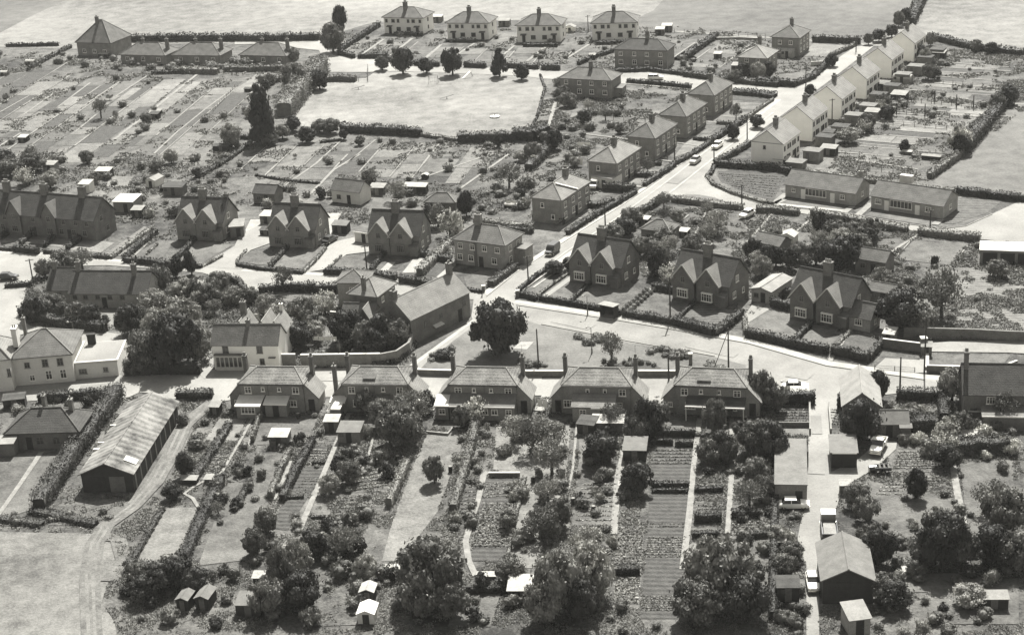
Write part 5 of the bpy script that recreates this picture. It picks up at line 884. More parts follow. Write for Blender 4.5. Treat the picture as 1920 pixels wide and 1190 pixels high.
def vehicle(kind, px, py, az, col, label, sc=1.):
    loc = P(px, py); loc.z = Z[0] + .03; e = empty('car' if kind in ('saloon', 'estate', 'small_car') else kind, loc, R(90 - az)); e.scale = (sc, sc, sc); L = 4.1
    if kind in ('saloon', 'estate', 'small_car'):
        loft([(-2.0, .62, .35, .55, .68), (-1.9, .74, .25, .66, .8), (-1.3, .78, .22, .78, .9), (-.4, .8, .22, .8, .92), (.7, .8, .22, .8, .92), (1.5, .78, .22, .72, .86), (1.95, .72, .25, .62, .74), (2.06, .6, .35, .52, .62)]).build('body', col, e)
        rear = -1.75 if kind == 'estate' else -1.2; c = MB(); top = 1.38
        def ring(x, hw, z): return [(x, -hw, z), (x, hw, z)]
        A0 = ring(rear - .25, .7, .88) + ring(1.0, .7, .88); T0 = ring(rear + .15, .58, top - .06) + ring(.38, .58, top - .06)
        v = [A0[0], A0[2], A0[3], A0[1], T0[0], T0[2], T0[3], T0[1]]; MB().add(v, [(0, 3, 2, 1), (4, 5, 6, 7), (0, 1, 5, 4), (1, 2, 6, 5), (2, 3, 7, 6), (3, 0, 4, 7)]).build('windows', 'glass', e)
        rf = MB(); rf.box(rear + .1, .42, -.6, .6, top - .058, top); 
        for x in ((rear * .35 + .15),):
            for s_ in (-1, 1): rf.slab([(x - .05, s_ * .72, .88), (x + .05, s_ * .72, .88), (x + .05, s_ * .6, top - .06), (x - .05, s_ * .6, top - .06)], .03)
        rf.build('car_roof', col, e); wheels(e, (-1.25, 1.28), .74)
        for s_ in (-1, 1): MB().tube((1.98, s_ * .5, .58), (2.1, s_ * .5, .58), .11, n=10).build('headlight', 'chrome', e)
        for x in (-2.12, 2.1): MB().box(x - .05, x + .05, -.72, .72, .3, .42).build('bumper', 'chrome', e)
    elif kind == 'pickup_truck':
        loft([(-.2, .8, .45, .95, 1.02), (.9, .8, .45, .98, 1.06), (1.8, .76, .45, .95, 1.02), (2.0, .66, .5, .8, .9)]).build('body', col, e)
        v = [(-.35, -.78, 1.0), (.75, -.78, 1.0), (.75, .78, 1.0), (-.35, .78, 1.0), (-.3, -.7, 1.72), (.4, -.7, 1.72), (.4, .7, 1.72), (-.3, .7, 1.72)]
        MB().add(v, [(0, 3, 2, 1), (4, 5, 6, 7), (0, 1, 5, 4), (1, 2, 6, 5), (2, 3, 7, 6), (3, 0, 4, 7)]).build('windows', 'glass', e); MB().box(-.36, .48, -.74, .74, 1.722, 1.8).build('cab_roof', col, e)
        t = MB(); t.box(-2.2, -.4, -.85, .85, .5, .62); t.box(-2.2, -.4, -.85, -.79, .621, 1.1); t.box(-2.2, -.4, .79, .85, .621, 1.1); t.box(-2.2, -2.14, -.789, .789, .621, 1.1); t.box(-.46, -.4, -.789, .789, .621, 1.1); t.build('truck_bed', col, e)
        for s_ in (-1, 1): MB().tube((1.95, s_ * .48, .72), (2.08, s_ * .48, .72), .12, n=10).build('headlight', 'chrome', e)
        MB().box(2.02, 2.12, -.78, .78, .42, .56).build('bumper', 'chrome', e); wheels(e, (-1.4, 1.3), .78, .36)
    elif kind == 'lorry':
        MB().box(-2.6, 2.2, -.5, .5, .5, .7).build('chassis', 'car_dark', e); t = MB(); t.box(-2.8, .9, -1.0, 1.0, .72, .85); t.box(-2.8, .9, -1.0, -.93, .851, 1.35); t.box(-2.8, .9, .93, 1.0, .851, 1.35); t.box(-2.8, -2.73, -.929, .929, .851, 1.35); t.build('truck_bed', 'car_dark', e)
        MB().box(-2.5, .6, -.75, .75, .852, 1.2).build('load', 'brick', e)
        v = [(1.0, -.95, .6), (2.6, -.95, .6), (2.6, .95, .6), (1.0, .95, .6), (1.0, -.88, 2.0), (2.35, -.88, 2.0), (2.35, .88, 2.0), (1.0, .88, 2.0)]
        MB().add(v, [(0, 3, 2, 1), (4, 5, 6, 7), (0, 1, 5, 4), (1, 2, 6, 5), (2, 3, 7, 6), (3, 0, 4, 7)]).build('cab', col, e); MB().box(.95, 2.4, -.92, .92, 2.003, 2.1).build('cab_roof', 'car_white', e)
        MB().slab([(2.63, -.8, 1.25), (2.63, .8, 1.25), (2.42, .75, 1.9), (2.42, -.75, 1.9)], .02, .01).build('windscreen', 'glass', e); wheels(e, (-1.7, 1.8), .95, .42); MB().box(2.6, 2.7, -.95, .95, .45, .62).build('bumper', 'chrome', e)
        for s_ in (-1, 1): MB().tube((2.58, s_ * .7, .82), (2.68, s_ * .7, .82), .12, n=10).build('headlight', 'chrome', e)
    elif kind == 'van':
        loft([(-2.0, .78, .35, 1.5, 1.75), (-1.9, .84, .3, 1.6, 1.85), (.7, .84, .3, 1.6, 1.85), (1.0, .82, .3, 1.35, 1.6), (1.35, .8, .3, .85, 1.0), (2.0, .72, .35, .75, .86)]).build('body', col, e)
        MB().slab([(1.06, -.66, 1.5), (1.06, .66, 1.5), (1.36, .7, 1.03), (1.36, -.7, 1.03)], .03, .03).build('windscreen', 'glass', e)
        for s_ in (-1, 1): MB().box(.2, .9, s_ * .845 - .02, s_ * .845 + .02, 1.0, 1.42).build('side_window', 'glass', e); MB().tube((1.95, s_ * .5, .6), (2.07, s_ * .5, .6), .11, n=10).build('headlight', 'chrome', e)
        wheels(e, (-1.3, 1.3), .8); MB().box(1.98, 2.08, -.75, .75, .3, .42).build('bumper', 'chrome', e)
    tag(e, label, 'car' if kind in ('saloon', 'estate', 'small_car') else 'pickup truck' if kind == 'pickup_truck' else kind, 'vehicles in the village'); landmark(loc, ' '.join(label.split()[:3]) if 0 else label.split(',')[0][:48]) if 0 else None
V_ = vehicle
V_('saloon', 1487, 953, 96, 'car_white', 'white saloon car parked across the end of the long workshop', 1.0)
V_('pickup_truck', 1646, 846, 205, 'car_white', 'white pickup truck facing down the track beside the brick shed', 1.05)
V_('lorry', 1554, 1000, 8, 'car_grey', 'small lorry with a white cab roof standing in the lane above the barn')
V_('saloon', 1524, 1098, 186, 'car_white', 'white and dark car facing down the lane left of the dark-fronted barn')
V_('small_car', 1491, 731, 98, 'car_white', 'light-roofed car behind the dark hedge near the lane entrance', .95)
V_('van', 1036, 476, 208, 'car_dark', 'dark van driving down the straight street near the broad corner house')
V_('saloon', 1304, 306, 208, 'car_grey', 'grey car on the straight street, the lower of the two cars driving there')
V_('saloon', 1345, 278, 210, 'car_white', 'pale car on the straight street, the upper of the two cars driving there')
V_('estate', 1229, 150, 99, 'car_white', 'white car parked on the side road behind the dark hipped pair')
V_('saloon', 1401, 407, 222, 'car_white', 'white car parked at the head of a garden drive off the side road')
V_('small_car', 619, 455, 30, 'car_dark', 'dark car with a pale roof on the drive beside the gabled cottage')
V_('small_car', 15, 525, 95, 'car_dark', 'tiny dark car on the wide pale forecourt at the left edge')
V_('van', 1116, 352, 200, 'car_white', 'white van in front of the pale flat garage')
def cart(px, py, label):
    loc = P(px, py); loc.z = .02; e = empty('farm_trailer', loc, R(-5)); b = MB(); b.box(-1.1, 1.1, -.6, .6, .55, .68); b.box(-1.1, 1.1, -.6, -.55, .681, 1.05); b.box(-1.1, 1.1, .55, .6, .681, 1.05); b.box(-1.1, -1.05, -.549, .549, .681, 1.05); b.build('box', 'car_dark', e); wheels(e, (0,), .72, .38)
    MB().tube((1.1, 0, .6), (2.0, 0, .5), .05, n=6).build('drawbar', 'metal', e); r = MB()
    for k in range(4): r.tube((-1.0 + k * .6, -.5, .75), (-1.0 + k * .6, .5, .95), .16, n=8)
    r.build('load', 'timber', e); tag(e, label, 'trailer')
cart(1655, 886, 'dark loaded farm trailer on the rough grass below the white pickup')
def roller(px, py):
    e = empty('water_tank', P(px, py)); MB().tube((-.5, 0, .6), (.5, 0, .6), .5, n=16).build('tank', 'car_dark', e); f = MB(); f.box(-.45, -.35, -.4, .4, 0, .3); f.box(.35, .45, -.4, .4, 0, .3); f.build('cradle', 'timber', e); tag(e, 'round dark tank on a cradle left of the loaded farm trailer', 'tank')
roller(1636, 886)

# ------------------------------------------------------------------ poles, lamps, shelter, playground
def pole(px, py, h, label=None, arms=1, stay=None, m='pole_wood'):
    loc = P(px, py); e = empty('telegraph_pole', loc); MB().tube((0, 0, -.2), (0, 0, h), .15, .1, 10).build('post', m, e)
    for k in range(arms):
        z = h - .35 - k * .45; a = MB().box(-.75, .75, -.05, .05, z, z + .1).build('crossarm', 'pole_wood', e)
        for x in (-.65, -.3, .3, .65): MB().tube((x, 0, z + .1), (x, 0, z + .27), .045, .03, 6).build('insulator', 'coping', a)
    if stay: MB().tube((0, 0, h - .5), stay, .06, n=5).build('stay_pole', 'pole_wood', e)
    e.rotation_euler.z = R(20)
    if label: tag(e, label, 'telegraph pole', 'telegraph poles')
    else: auto(e, 'thin dark telegraph pole', 'telegraph pole', 'telegraph poles')
    q = PXf(loc.x, loc.y, h); return e
def lamp(px, py, h=5.0, label=None):
    loc = P(px, py); e = empty('street_lamp', loc); b = MB(); b.tube((0, 0, 0), (0, 0, 1.0), .13, .12, 8); b.tube((0, 0, 1.0), (0, 0, h), .08, .05, 8); b.build('post', 'metal', e)
    a = MB().tube((0, 0, h), (-.7, -.2, h + .25), .04, n=6).build('arm', 'metal', e); MB().tube((-.7, -.2, h + .1), (-.7, -.2, h + .3), .2, .1, 10).build('lantern', 'coping', e)
    if label: tag(e, label, 'street lamp', 'street lamps')
    else: auto(e, 'slender street lamp', 'street lamp', 'street lamps')
pole(1010, 690, 6.8, 'plain dark pole on the green, right of the big round tree', 0)
pole(1257, 604, 8.2, 'tall thin pole at the road hedge between the middle and rightmost right-hand cottages')
pole(1366, 694, 7.2, 'dark pole with a slanting stay at the right end of the green', 0, (-2.2, 1.0, 0))
pole(1254, 714, 4.6, 'short pole rising behind the gap between the two rightmost near-row houses', 0)
pole(1687, 740, 6.2, 'thin pole behind the dark hedge right of the gabled hall', 0)
pole(1733, 700, 9.5, 'tall pole beside the brick pier at the right-hand gateway')
pole(991, 534, 5.6, 'thin pole at the left kerb where the street meets the green')
pole(1135, 424, 5.2); pole(1339, 308, 6.2); pole(1265, 298, 5.2); pole(1401, 262, 5.0); pole(1511, 160, 4.8); pole(1605, 98, 4.6); pole(1560, 232, 6.0); pole(688, 506, 5.0); pole(63, 533, 5.2); pole(1391, 385, 4.4); pole(1744, 425, 3.4); pole(1103, 60, 5.0); pole(1011, 128, 3.5, None, 0)
pole(245, 400, 1.0, None, 0) if 0 else None
lamp(1110, 663, 4.6, 'white-based street lamp in the middle of the green beside the crescent flower bed'); lamp(1102, 592, 3.6, 'slender street lamp beside the bus shelter'); lamp(688, 0 + 690, 5.6, 'street lamp against the curved stone wall above the near row') if 0 else None
lamp(640, 683, 4.2, 'street lamp in front of the curved stone wall'); lamp(143, 650, 4.6, 'street lamp in the yard behind the large pale building'); lamp(1474, 752, 3.2, 'short street lamp by the hedge left of the lane entrance')
pole(1793, 202, 3.2, None, 0); pole(1825, 204, 3.2, None, 0); pole(1734, 218, 3.0, None, 0); pole(1681, 213, 2.6, None, 0); pole(1752, 192, 3.0, None, 0); pole(1375, 720, 2.0, None, 0)
# bus shelter
H = House('bus_shelter', 'small bus shelter with a pale flat roof at the kerb of the green', 'shelter', (1126, 594), (1150, 599), 2.2, 1.6, ground=True, lm='bus shelter', L=2.8); H.he = 2.2
s_ = MB(); s_.box(0, .12, 0, 1.6, -.1, 2.2); s_.box(H.L - .12, H.L, 0, 1.6, -.1, 2.2); s_.box(.121, H.L - .121, 1.5, 1.6, -.1, 2.2); s_.build('wall', 'timber_dark', H.o); MB().slab([(-.2, -.35, 2.35), (H.L + .2, -.35, 2.35), (H.L + .2, 1.8, 2.2), (-.2, 1.8, 2.2)], .1).build('roof', 'asbestos', H.o); MB().box(.3, H.L - .3, 1.1, 1.45, .42, .5).build('bench', 'timber', H.o)
# hedge pier block and gate pillars at the right
def pier(px, py, h, w=.7, label=''):
    e = empty('gate_pier', P(px, py)); MB().box(-w / 2, w / 2, -w / 2, w / 2, -.1, h).build('shaft', 'brick_dark', e); MB().box(-w / 2 - .1, w / 2 + .1, -w / 2 - .1, w / 2 + .1, h + .002, h + .18).build('cap', 'coping', e); tag(e, label, 'gate pier')
pier(1731, 660, 2.4, .9, 'dark brick gate pier with a pale cap beside the tall pole'); pier(1295, 684, 1.9, .5, 'lone dark pillar on the green at the end of the shrub bed')
pier(971, 556, 1.1, .5, 'low gate pier at the corner of the junction'); pier(907, 547, 1.1, .5, 'low gate pier at the corner of the broad corner house')
# playground things on the field
def swing(px, py):
    e = empty('swing_frame', P(px, py), R(-15)); b = MB()
    for x in (-1.2, 1.2): b.tube((x, -.9, 0), (x, 0, 2.3), .05, n=6); b.tube((x, .9, 0), (x, 0, 2.3), .05, n=6)
    b.tube((-1.3, 0, 2.3), (1.3, 0, 2.3), .05, n=6); b.build('frame', 'metal', e)
    for x in (-.5, .5): s = MB().box(x - .22, x + .22, -.12, .12, .45, .5).build('seat', 'timber', e); c = MB(); c.tube((x - .2, 0, .5), (x - .2, 0, 2.3), .015, n=4); c.tube((x + .2, 0, .5), (x + .2, 0, 2.3), .015, n=4); c.build('chains', 'metal', s)
    tag(e, 'small metal swing frame near the trees at the top of the playing field', 'swings')
swing(813, 157)
def seesaw(px, py, label):
    e = empty('seesaw', P(px, py), R(12)); b = MB(); b.tube((0, -.3, 0), (0, 0, .6), .06, n=6); b.tube((0, .3, 0), (0, 0, .6), .06, n=6); b.build('stand', 'metal', e)
    MB().slab([(-1.9, -.14, .3), (1.9, -.14, .95), (1.9, .14, .95), (-1.9, .14, .3)], .07).build('plank', 'timber', e); MB().tube((1.5, 0, .95), (1.5, 0, 1.25), .03, n=5).build('handle', 'metal', e); tag(e, label, 'seesaw', 'seesaws')
seesaw(672, 168, 'seesaw near the left end of the playing field'); seesaw(838, 186, 'seesaw in the middle of the playing field')
def roundabout(px, py):
    e = empty('roundabout', P(px, py)); MB().tube((0, 0, .2), (0, 0, .3), 1.3, n=24).build('platform', 'coping', e); MB().tube((0, 0, 0), (0, 0, 1.0), .08, n=8).build('hub_post', 'metal', e)
    for k in range(6): a = k * math.pi / 3; c = MB(); c.tube((math.cos(a) * 1.2, math.sin(a) * 1.2, .3), (math.cos(a) * 1.2, math.sin(a) * 1.2, .95), .03, n=5); c.tube((math.cos(a) * 1.2, math.sin(a) * 1.2, .95), (0, 0, .95), .03, n=5); c.build('handrail', 'metal', e)
    tag(e, 'pale playground roundabout at the right of the playing field', 'roundabout')
roundabout(928, 220)
def slide(px, py):
    e = empty('slide', P(px, py), R(35)); MB().slab([(-1.6, -.25, .15), (1.0, -.25, 1.6), (1.0, .25, 1.6), (-1.6, .25, .15)], .06).build('chute', 'white_paint', e); b = MB()
    for y in (-.22, .22): b.tube((1.7, y, 0), (1.0, y, 1.6), .04, n=5)
    for k in range(5): z = .25 + k * .28; x = 1.7 - .7 * z / 1.6; b.tube((x, -.22, z), (x, .22, z), .025, n=4)
    b.build('ladder', 'metal', e); tag(e, 'pale children\'s slide under the middle tree of the playing field', 'slide')
slide(877, 146)
# kerbside figure: nobody is clearly visible in the photograph, so none is built

# ------------------------------------------------------------------ hedges and walls
D_ = 'hedge_leaf'; Pl = 'hedge_pale'
for pts, w_, h_, kd in [
    ([(215, 79), (300, 77), (400, 76), (500, 77), (600, 75)], 1.8, 2.2, D_), ([(12, 88), (110, 86)], .8, 1.1, D_), ([(52, 133), (90, 112), (133, 90)], .9, 1.2, D_), ([(285, 139), (325, 138), (365, 136)], 1.4, .9, D_), ([(328, 136), (409, 138)], 2.2, 1.6, Pl), ([(422, 133), (520, 133)], 2.2, 1.6, Pl),
    ([(636, 98), (672, 75), (711, 50)], 1.2, 1.6, D_), ([(636, 102), (664, 110)], 1.2, 1.6, D_), ([(672, 110), (727, 109)], 1.1, 1.5, D_), ([(727, 113), (742, 119)], 1.1, 1.3, D_), ([(777, 123), (824, 125)], 1.1, 1.5, D_), ([(871, 126), (911, 128)], 1.2, 1.7, D_), ([(930, 126), (1008, 130)], 1.2, 1.5, D_), ([(1016, 131), (1050, 132)], 1.2, 1.7, D_),
    ([(740, 66), (792, 68)], 1., 1.1, D_), ([(837, 79), (892, 80)], 1., 1.1, D_), ([(981, 88), (1046, 88)], 1., 1.1, D_), ([(1118, 84), (1180, 82)], 1., 1.1, D_), ([(1084, 122), (1118, 108), (1150, 98)], 1.0, 1.2, D_), ([(1286, 110), (1315, 90), (1343, 71)], 1.6, 1.7, D_),
    ([(1147, 137), (1218, 134), (1283, 142)], 1.2, 1.2, D_), ([(1283, 143), (1350, 152), (1420, 160), (1460, 163)], 1.6, 1.5, D_), ([(1420, 157), (1493, 163)], 2.0, 1.8, D_), ([(1493, 161), (1524, 148), (1556, 118)], 1.4, 1.4, D_), ([(1524, 78), (1570, 80), (1613, 82)], 1.4, 1.9, D_), ([(1560, 106), (1604, 86)], .9, 1., Pl),
    ([(1176, 155), (1240, 160), (1296, 166)], 1.0, 1.1, D_), ([(1374, 175), (1415, 178), (1453, 183)], 3.2, 1.1, 'hedge_leaf'), ([(1013, 143), (1022, 167), (1007, 221), (996, 243)], .5, .6, D_), ([(640, 246), (700, 250), (745, 252), (790, 255)], 2.0, 2.0, D_), ([(860, 266), (930, 266), (968, 262)], 2.2, 2.3, D_), ([(962, 262), (1000, 262), (1028, 256)], 3.2, 2.8, D_), ([(790, 255), (858, 265)], 1.2, .8, Pl),
    ([(1038, 272), (1012, 300), (992, 320)], 2.2, 2.0, D_), ([(1064, 441), (1115, 408), (1166, 379)], 1.1, 1.2, D_), ([(1167, 378), (1192, 363)], 1.1, 1.1, D_), ([(1208, 350), (1254, 321), (1265, 312)], 1.1, 1.2, D_), ([(1268, 309), (1300, 292), (1333, 270)], 1.0, 1.1, D_), ([(1336, 267), (1368, 247), (1398, 227)], 1.2, 1.4, D_), ([(1400, 224), (1425, 206), (1448, 190)], .8, .8, Pl),
    ([(1134, 357), (1192, 360)], 1.2, 1.7, D_), ([(1085, 386), (1120, 390), (1150, 380)], 1.0, 1.2, D_), ([(1000, 411), (1058, 421)], 1.0, 1.2, D_), ([(1190, 331), (1225, 333)], 1., 1.2, D_), ([(1205, 308), (1240, 310)], .8, .8, D_), ([(1300, 262), (1330, 264)], .7, .8, D_), ([(1345, 232), (1392, 236)], .7, .8, Pl),
    ([(1241, 377), (1216, 393), (1190, 408)], 1.2, 1.3, D_), ([(1190, 408), (1166, 421), (1143, 434)], 1.2, 1.2, Pl), ([(1260, 377), (1320, 385), (1392, 393)], 1.3, 1.2, Pl), ([(1418, 397), (1460, 399), (1498, 403)], 1.4, 1.3, Pl), ([(1521, 403), (1585, 414), (1649, 427)], 1.4, 1.3, Pl), ([(1649, 427), (1701, 435)], 1.4, 1.3, Pl), ([(1722, 439), (1780, 446), (1837, 452)], 1.5, 1.4, Pl),
    ([(1324, 332), (1337, 348), (1377, 366), (1428, 381), (1450, 384)], .6, .7, Pl), ([(1340, 311), (1400, 316), (1460, 320), (1482, 328)], 1.5, 1.5, D_), ([(1348, 305), (1378, 290), (1406, 273)], 1.0, 1.3, D_), ([(1340, 312), (1332, 330)], .8, .8, D_),
    ([(1707, 46), (1718, 22), (1728, 0), (1745, -40), (1765, -90)], 3.0, 2.2, D_), ([(1743, 72), (1790, 84), (1830, 94), (1900, 102), (2040, 118)], 1.8, 1.7, D_), ([(1902, 180), (1880, 200), (1847, 237)], 2.4, 2.0, D_), ([(1847, 237), (1826, 262), (1806, 286)], 3.0, 2.6, D_), ([(1806, 290), (1775, 312), (1743, 335)], 1.4, 1.6, Pl), ([(1793, 363), (1850, 370), (1910, 377), (2040, 390)], 1.3, 1.5, D_),
    ([(1500, 322), (1600, 338), (1700, 352), (1790, 362)], .8, 1.0, Pl),
    ([(969, 553), (1007, 563)], .8, 1.0, D_), ([(1012, 562), (1072, 572), (1130, 583)], .8, 1.0, D_), ([(1150, 589), (1164, 592)], .8, 1.0, D_), ([(1169, 592), (1215, 600), (1262, 609)], 1.1, 1.3, D_), ([(1264, 609), (1300, 618), (1338, 630)], 1.5, 1.6, D_), ([(1338, 630), (1366, 612), (1390, 592)], 1.2, 1.4, D_), ([(1072, 565), (1094, 545), (1114, 527)], .6, .7, D_), ([(1223, 543), (1273, 551)], 1.0, 1.3, D_), ([(1270, 600), (1304, 568)], .6, .7, D_), ([(971, 549), (1006, 520), (1030, 505)], .7, .8, D_), ([(1008, 556), (1040, 532), (1075, 508)], .4, .5, Pl),
    ([(1399, 630), (1440, 639), (1482, 649), (1553, 663)], 1.2, 1.5, D_), ([(1559, 664), (1595, 670), (1629, 678)], 1.2, 1.7, D_), ([(1629, 676), (1644, 660), (1656, 644)], .9, 1.4, D_), ([(1490, 641), (1508, 622), (1524, 607)], .8, .9, D_), ([(1567, 652), (1582, 636), (1596, 622)], .5, .6, Pl), ([(1399, 628), (1396, 602)], .8, 1.0, Pl), ([(1446, 574), (1484, 583)], 1.2, 1.6, D_), ([(1448, 563), (1490, 550)], 1., 1.3, D_),
    ([(1454, 756), (1528, 757)], 1.6, 2.0, D_), ([(1570, 763), (1586, 764)], 1.4, 2.0, D_), ([(1681, 748), (1725, 749), (1769, 750)], 1.2, 1.7, D_), ([(1701, 803), (1753, 804)], 2.8, 2.0, D_), ([(1768, 760), (1770, 795)], 1.4, 2.0, D_), ([(1780, 850), (1890, 845)], 2.0, 2.2, D_),
    ([(73, 753), (140, 748), (214, 743)], 1.1, 1.5, D_), ([(222, 742), (190, 790), (150, 845), (112, 900), (75, 956)], 2.4, 2.3, D_), ([(333, 745), (366, 746), (400, 744)], 1.6, 1.4, D_), ([(305, 957), (278, 1004), (250, 1053)], .7, .7, D_), ([(60, 960), (180, 985)], 1.6, .7, D_), ([(0, 975), (80, 985)], 1.4, .6, D_),
    ([(894, 798), (884, 840), (872, 888), (850, 960)], 1.2, 1.5, Pl), ([(764, 872), (748, 910), (730, 950)], 1.0, 1.4, Pl), ([(496, 757), (486, 790), (474, 830)], .5, 1.2, Pl), ([(545, 850), (528, 885), (508, 935)], .8, 1.2, Pl), ([(1453, 872), (1453, 960), (1450, 1060), (1448, 1160)], .9, 1.4, D_), ([(984, 900), (965, 980), (950, 1060)], .5, .6, Pl),
    ([(430, 800), (400, 850), (365, 900)], 1.2, 1.0, D_), ([(415, 900), (385, 960), (345, 1050)], 1.6, 1.0, D_), ([(470, 905), (440, 960)], .8, .8, D_), ([(588, 830), (560, 880), (530, 940)], 1.0, 1.2, D_), ([(240, 1065), (300, 1078), (340, 1090)], 1.6, 1.5, D_),
    ([(235, 704), (300, 701), (378, 700)], 1.2, 1.9, D_), ([(427, 526), (446, 532), (462, 553)], 1.0, 1.4, D_), ([(486, 548), (520, 546), (548, 545)], 1.0, 1.4, D_), ([(548, 546), (590, 547), (636, 548)], 1.2, 1.7, D_), ([(700, 690), (730, 684), (760, 668), (776, 650)], 1.4, 1.0, 'hedge_leaf'),
    ([(234, 491), (280, 496), (323, 501), (345, 502)], 1.2, 1.3, D_), ([(345, 502), (378, 503)], .7, .8, D_), ([(379, 502), (400, 492), (417, 482)], .5, .6, Pl), ([(234, 488), (262, 464), (294, 438)], 1.0, 1.2, D_), ([(331, 488), (350, 470), (366, 449)], .8, 1.0, D_), ([(275, 478), (296, 460)], .4, .5, Pl),
    ([(445, 499), (480, 505)], .8, .8, D_), ([(480, 506), (520, 509), (569, 514)], .8, .8, D_), ([(569, 513), (592, 491), (611, 468)], .6, .7, Pl), ([(506, 502), (524, 483), (540, 466)], .7, .9, D_), ([(445, 498), (445, 490), (462, 472)], .5, .5, Pl),
    ([(608, 514), (650, 516), (688, 519), (743, 526)], 1.1, 1.4, D_), ([(749, 529), (780, 534), (808, 538)], 1.0, 1.4, D_), ([(815, 538), (832, 540)], 1., 1.2, D_), ([(696, 510), (712, 490), (725, 474)], .7, 1.0, D_), ([(787, 516), (818, 485), (850, 454)], 1.7, 1.4, Pl), ([(790, 480), (847, 493)], 1., 1.2, D_), ([(610, 510), (640, 482)], .4, .5, Pl),
    ([(-30, 467), (28, 471)], .7, .8, D_), ([(28, 472), (73, 477)], 1.1, 1.5, D_), ([(83, 475), (120, 478), (160, 482), (205, 486)], .8, .9, D_), ([(-10, 455), (10, 440), (31, 424)], .8, 1.0, D_), ([(39, 460), (56, 445), (73, 431)], .8, 1.0, D_), ([(84, 464), (98, 450), (111, 437)], .8, 1.0, D_), ([(126, 469), (150, 450), (173, 432)], .9, 1.1, D_), ([(208, 486), (240, 462), (285, 430)], .8, .8, Pl),
    ([(920, 538), (942, 521), (966, 504)], 1.6, 1.3, D_), ([(876, 546), (906, 550)], .5, .7, D_), ([(930, 432), (1000, 437)], 1., 1.2, D_), ([(890, 418), (940, 425), (1000, 430)], 1.4, 1.2, Pl), ([(845, 470), (852, 500)], .8, 1.0, Pl),
    ([(10, 540), (62, 536)], .8, 1.0, D_), ([(40, 590), (70, 603), (130, 616), (200, 622)], 1.4, 1.8, D_), ([(140, 559), (190, 562), (250, 566)], .9, .8, D_), ([(480, 330), (540, 340), (600, 345)], .6, .5, D_), ([(450, 260), (500, 262)], 1., 1., D_), ([(600, 268), (640, 264)], .8, .6, D_),
    ([(520, 130), (590, 138)], 2.0, 1.4, Pl), ([(610, 152), (640, 152), (668, 153)], 1.8, 1.6, Pl), ([(300, 360), (350, 352)], 1., 1., D_), ([(380, 330), (430, 300), (470, 270)], 1., .9, D_)]:
    hedge(pts, w_, h_, kd)
# thick overgrown belt on the left of the playing field
hedge([(602, 134), (580, 160), (556, 190), (534, 218)], 5.0, 4.2, 'hedge_pale', .2, 'broad tall pale-topped hedge belt', .9)
# dark rows of tall crops (beans, raspberries)
for pts, w_, h_ in [([(1224, 817), (1304, 817)], .7, 1.1), ([(1223, 833), (1262, 833)], .6, .9), ([(1266, 836), (1300, 836)], .6, .9), ([(1222, 913), (1292, 913)], .7, .9), ([(1222, 923), (1290, 923)], .5, .6), ([(1302, 978), (1352, 977)], .9, 1.3), ([(1298, 1008), (1350, 1006)], .7, .9), ([(1372, 970), (1424, 968)], .8, 1.1), ([(1302, 922), (1356, 921)], .8, .8), ([(1154, 1076), (1200, 1075)], 1.2, 1.2), ([(1386, 1008), (1440, 1005)], .8, .8), ([(585, 870), (610, 870)], .4, .5), ([(540, 935), (570, 933)], .4, .5), ([(583, 972), (610, 972)], .5, .5), ([(883, 1112), (938, 1110)], .8, .9)]:
    hedge(pts, w_, h_, D_, .15, 'dark row of tall garden crops')
for pts, h_, t_, m_, cap, ds in [
    ([(519, 686), (556, 686)], 2.1, .35, 'stone', 'coping', 'stone garden wall'), ([(566, 688), (640, 687), (714, 686)], 2.2, .4, 'stone', 'coping', 'tall stone garden wall'), ([(714, 686), (745, 680), (768, 664), (774, 648)], 2.2, .4, 'stone', None, 'curved stone garden wall'),
    ([(782, 703), (850, 705), (920, 706), (1000, 706), (1100, 706), (1180, 706), (1270, 706)], 1.0, .35, 'brick_dark', 'coping', 'low wall along the foot of the green'), ([(1655, 651), (1695, 656), (1736, 661)], 1.5, .3, 'brick_dark', 'coping', 'dark brick wall'), ([(1694, 632), (1760, 634), (1830, 636), (1900, 640), (2000, 642)], 1.8, .4, 'brick_dark', None, 'long dark boundary wall'),
    ([(1737, 697), (1800, 699), (1876, 700), (1906, 688)], 1.1, .3, 'brick_dark', 'coping', 'low wall with pale coping'), ([(1739, 661), (1738, 694)], .5, .4, 'brick_pale', 'coping', 'short pale kerb wall'), ([(621, 602), (675, 607), (728, 606)], 1.8, .3, 'brick_dark', 'coping', 'wall with pale coping'), ([(1453, 800), (1518, 800)], .8, .25, 'brick_dark', None, 'low dark wall'), ([(1518, 764), (1519, 815)], 1.0, .25, 'brick', None, 'lane wall'),
    ([(1554, 764), (1558, 815)], 1.0, .25, 'brick', None, 'lane wall'), ([(1814, 790), (1905, 792)], 1.6, .3, 'brick_dark', 'coping', 'dark wall with pale coping'), ([(860, 1108), (940, 1108)], .7, .3, 'timber_dark', None, 'low dark retaining wall'), ([(917, 893), (975, 893)], .6, .25, 'brick_dark', 'coping', 'low garden wall'), ([(800, 812), (840, 816), (850, 803)], .4, .3, 'stone', None, 'low curved bed edging'),
    ([(1320, 75), (1390, 74), (1425, 76)], .6, .25, 'brick_pale', 'coping', 'low pale garden wall'), ([(1396, 110), (1430, 114)], .6, .2, 'brick_pale', None, 'low pale wall'), ([(1520, 124), (1560, 122)], 1.2, .25, 'render_cream', None, 'pale garden wall')]:
    wall(pts, h_, t_, m_, cap, desc=ds)
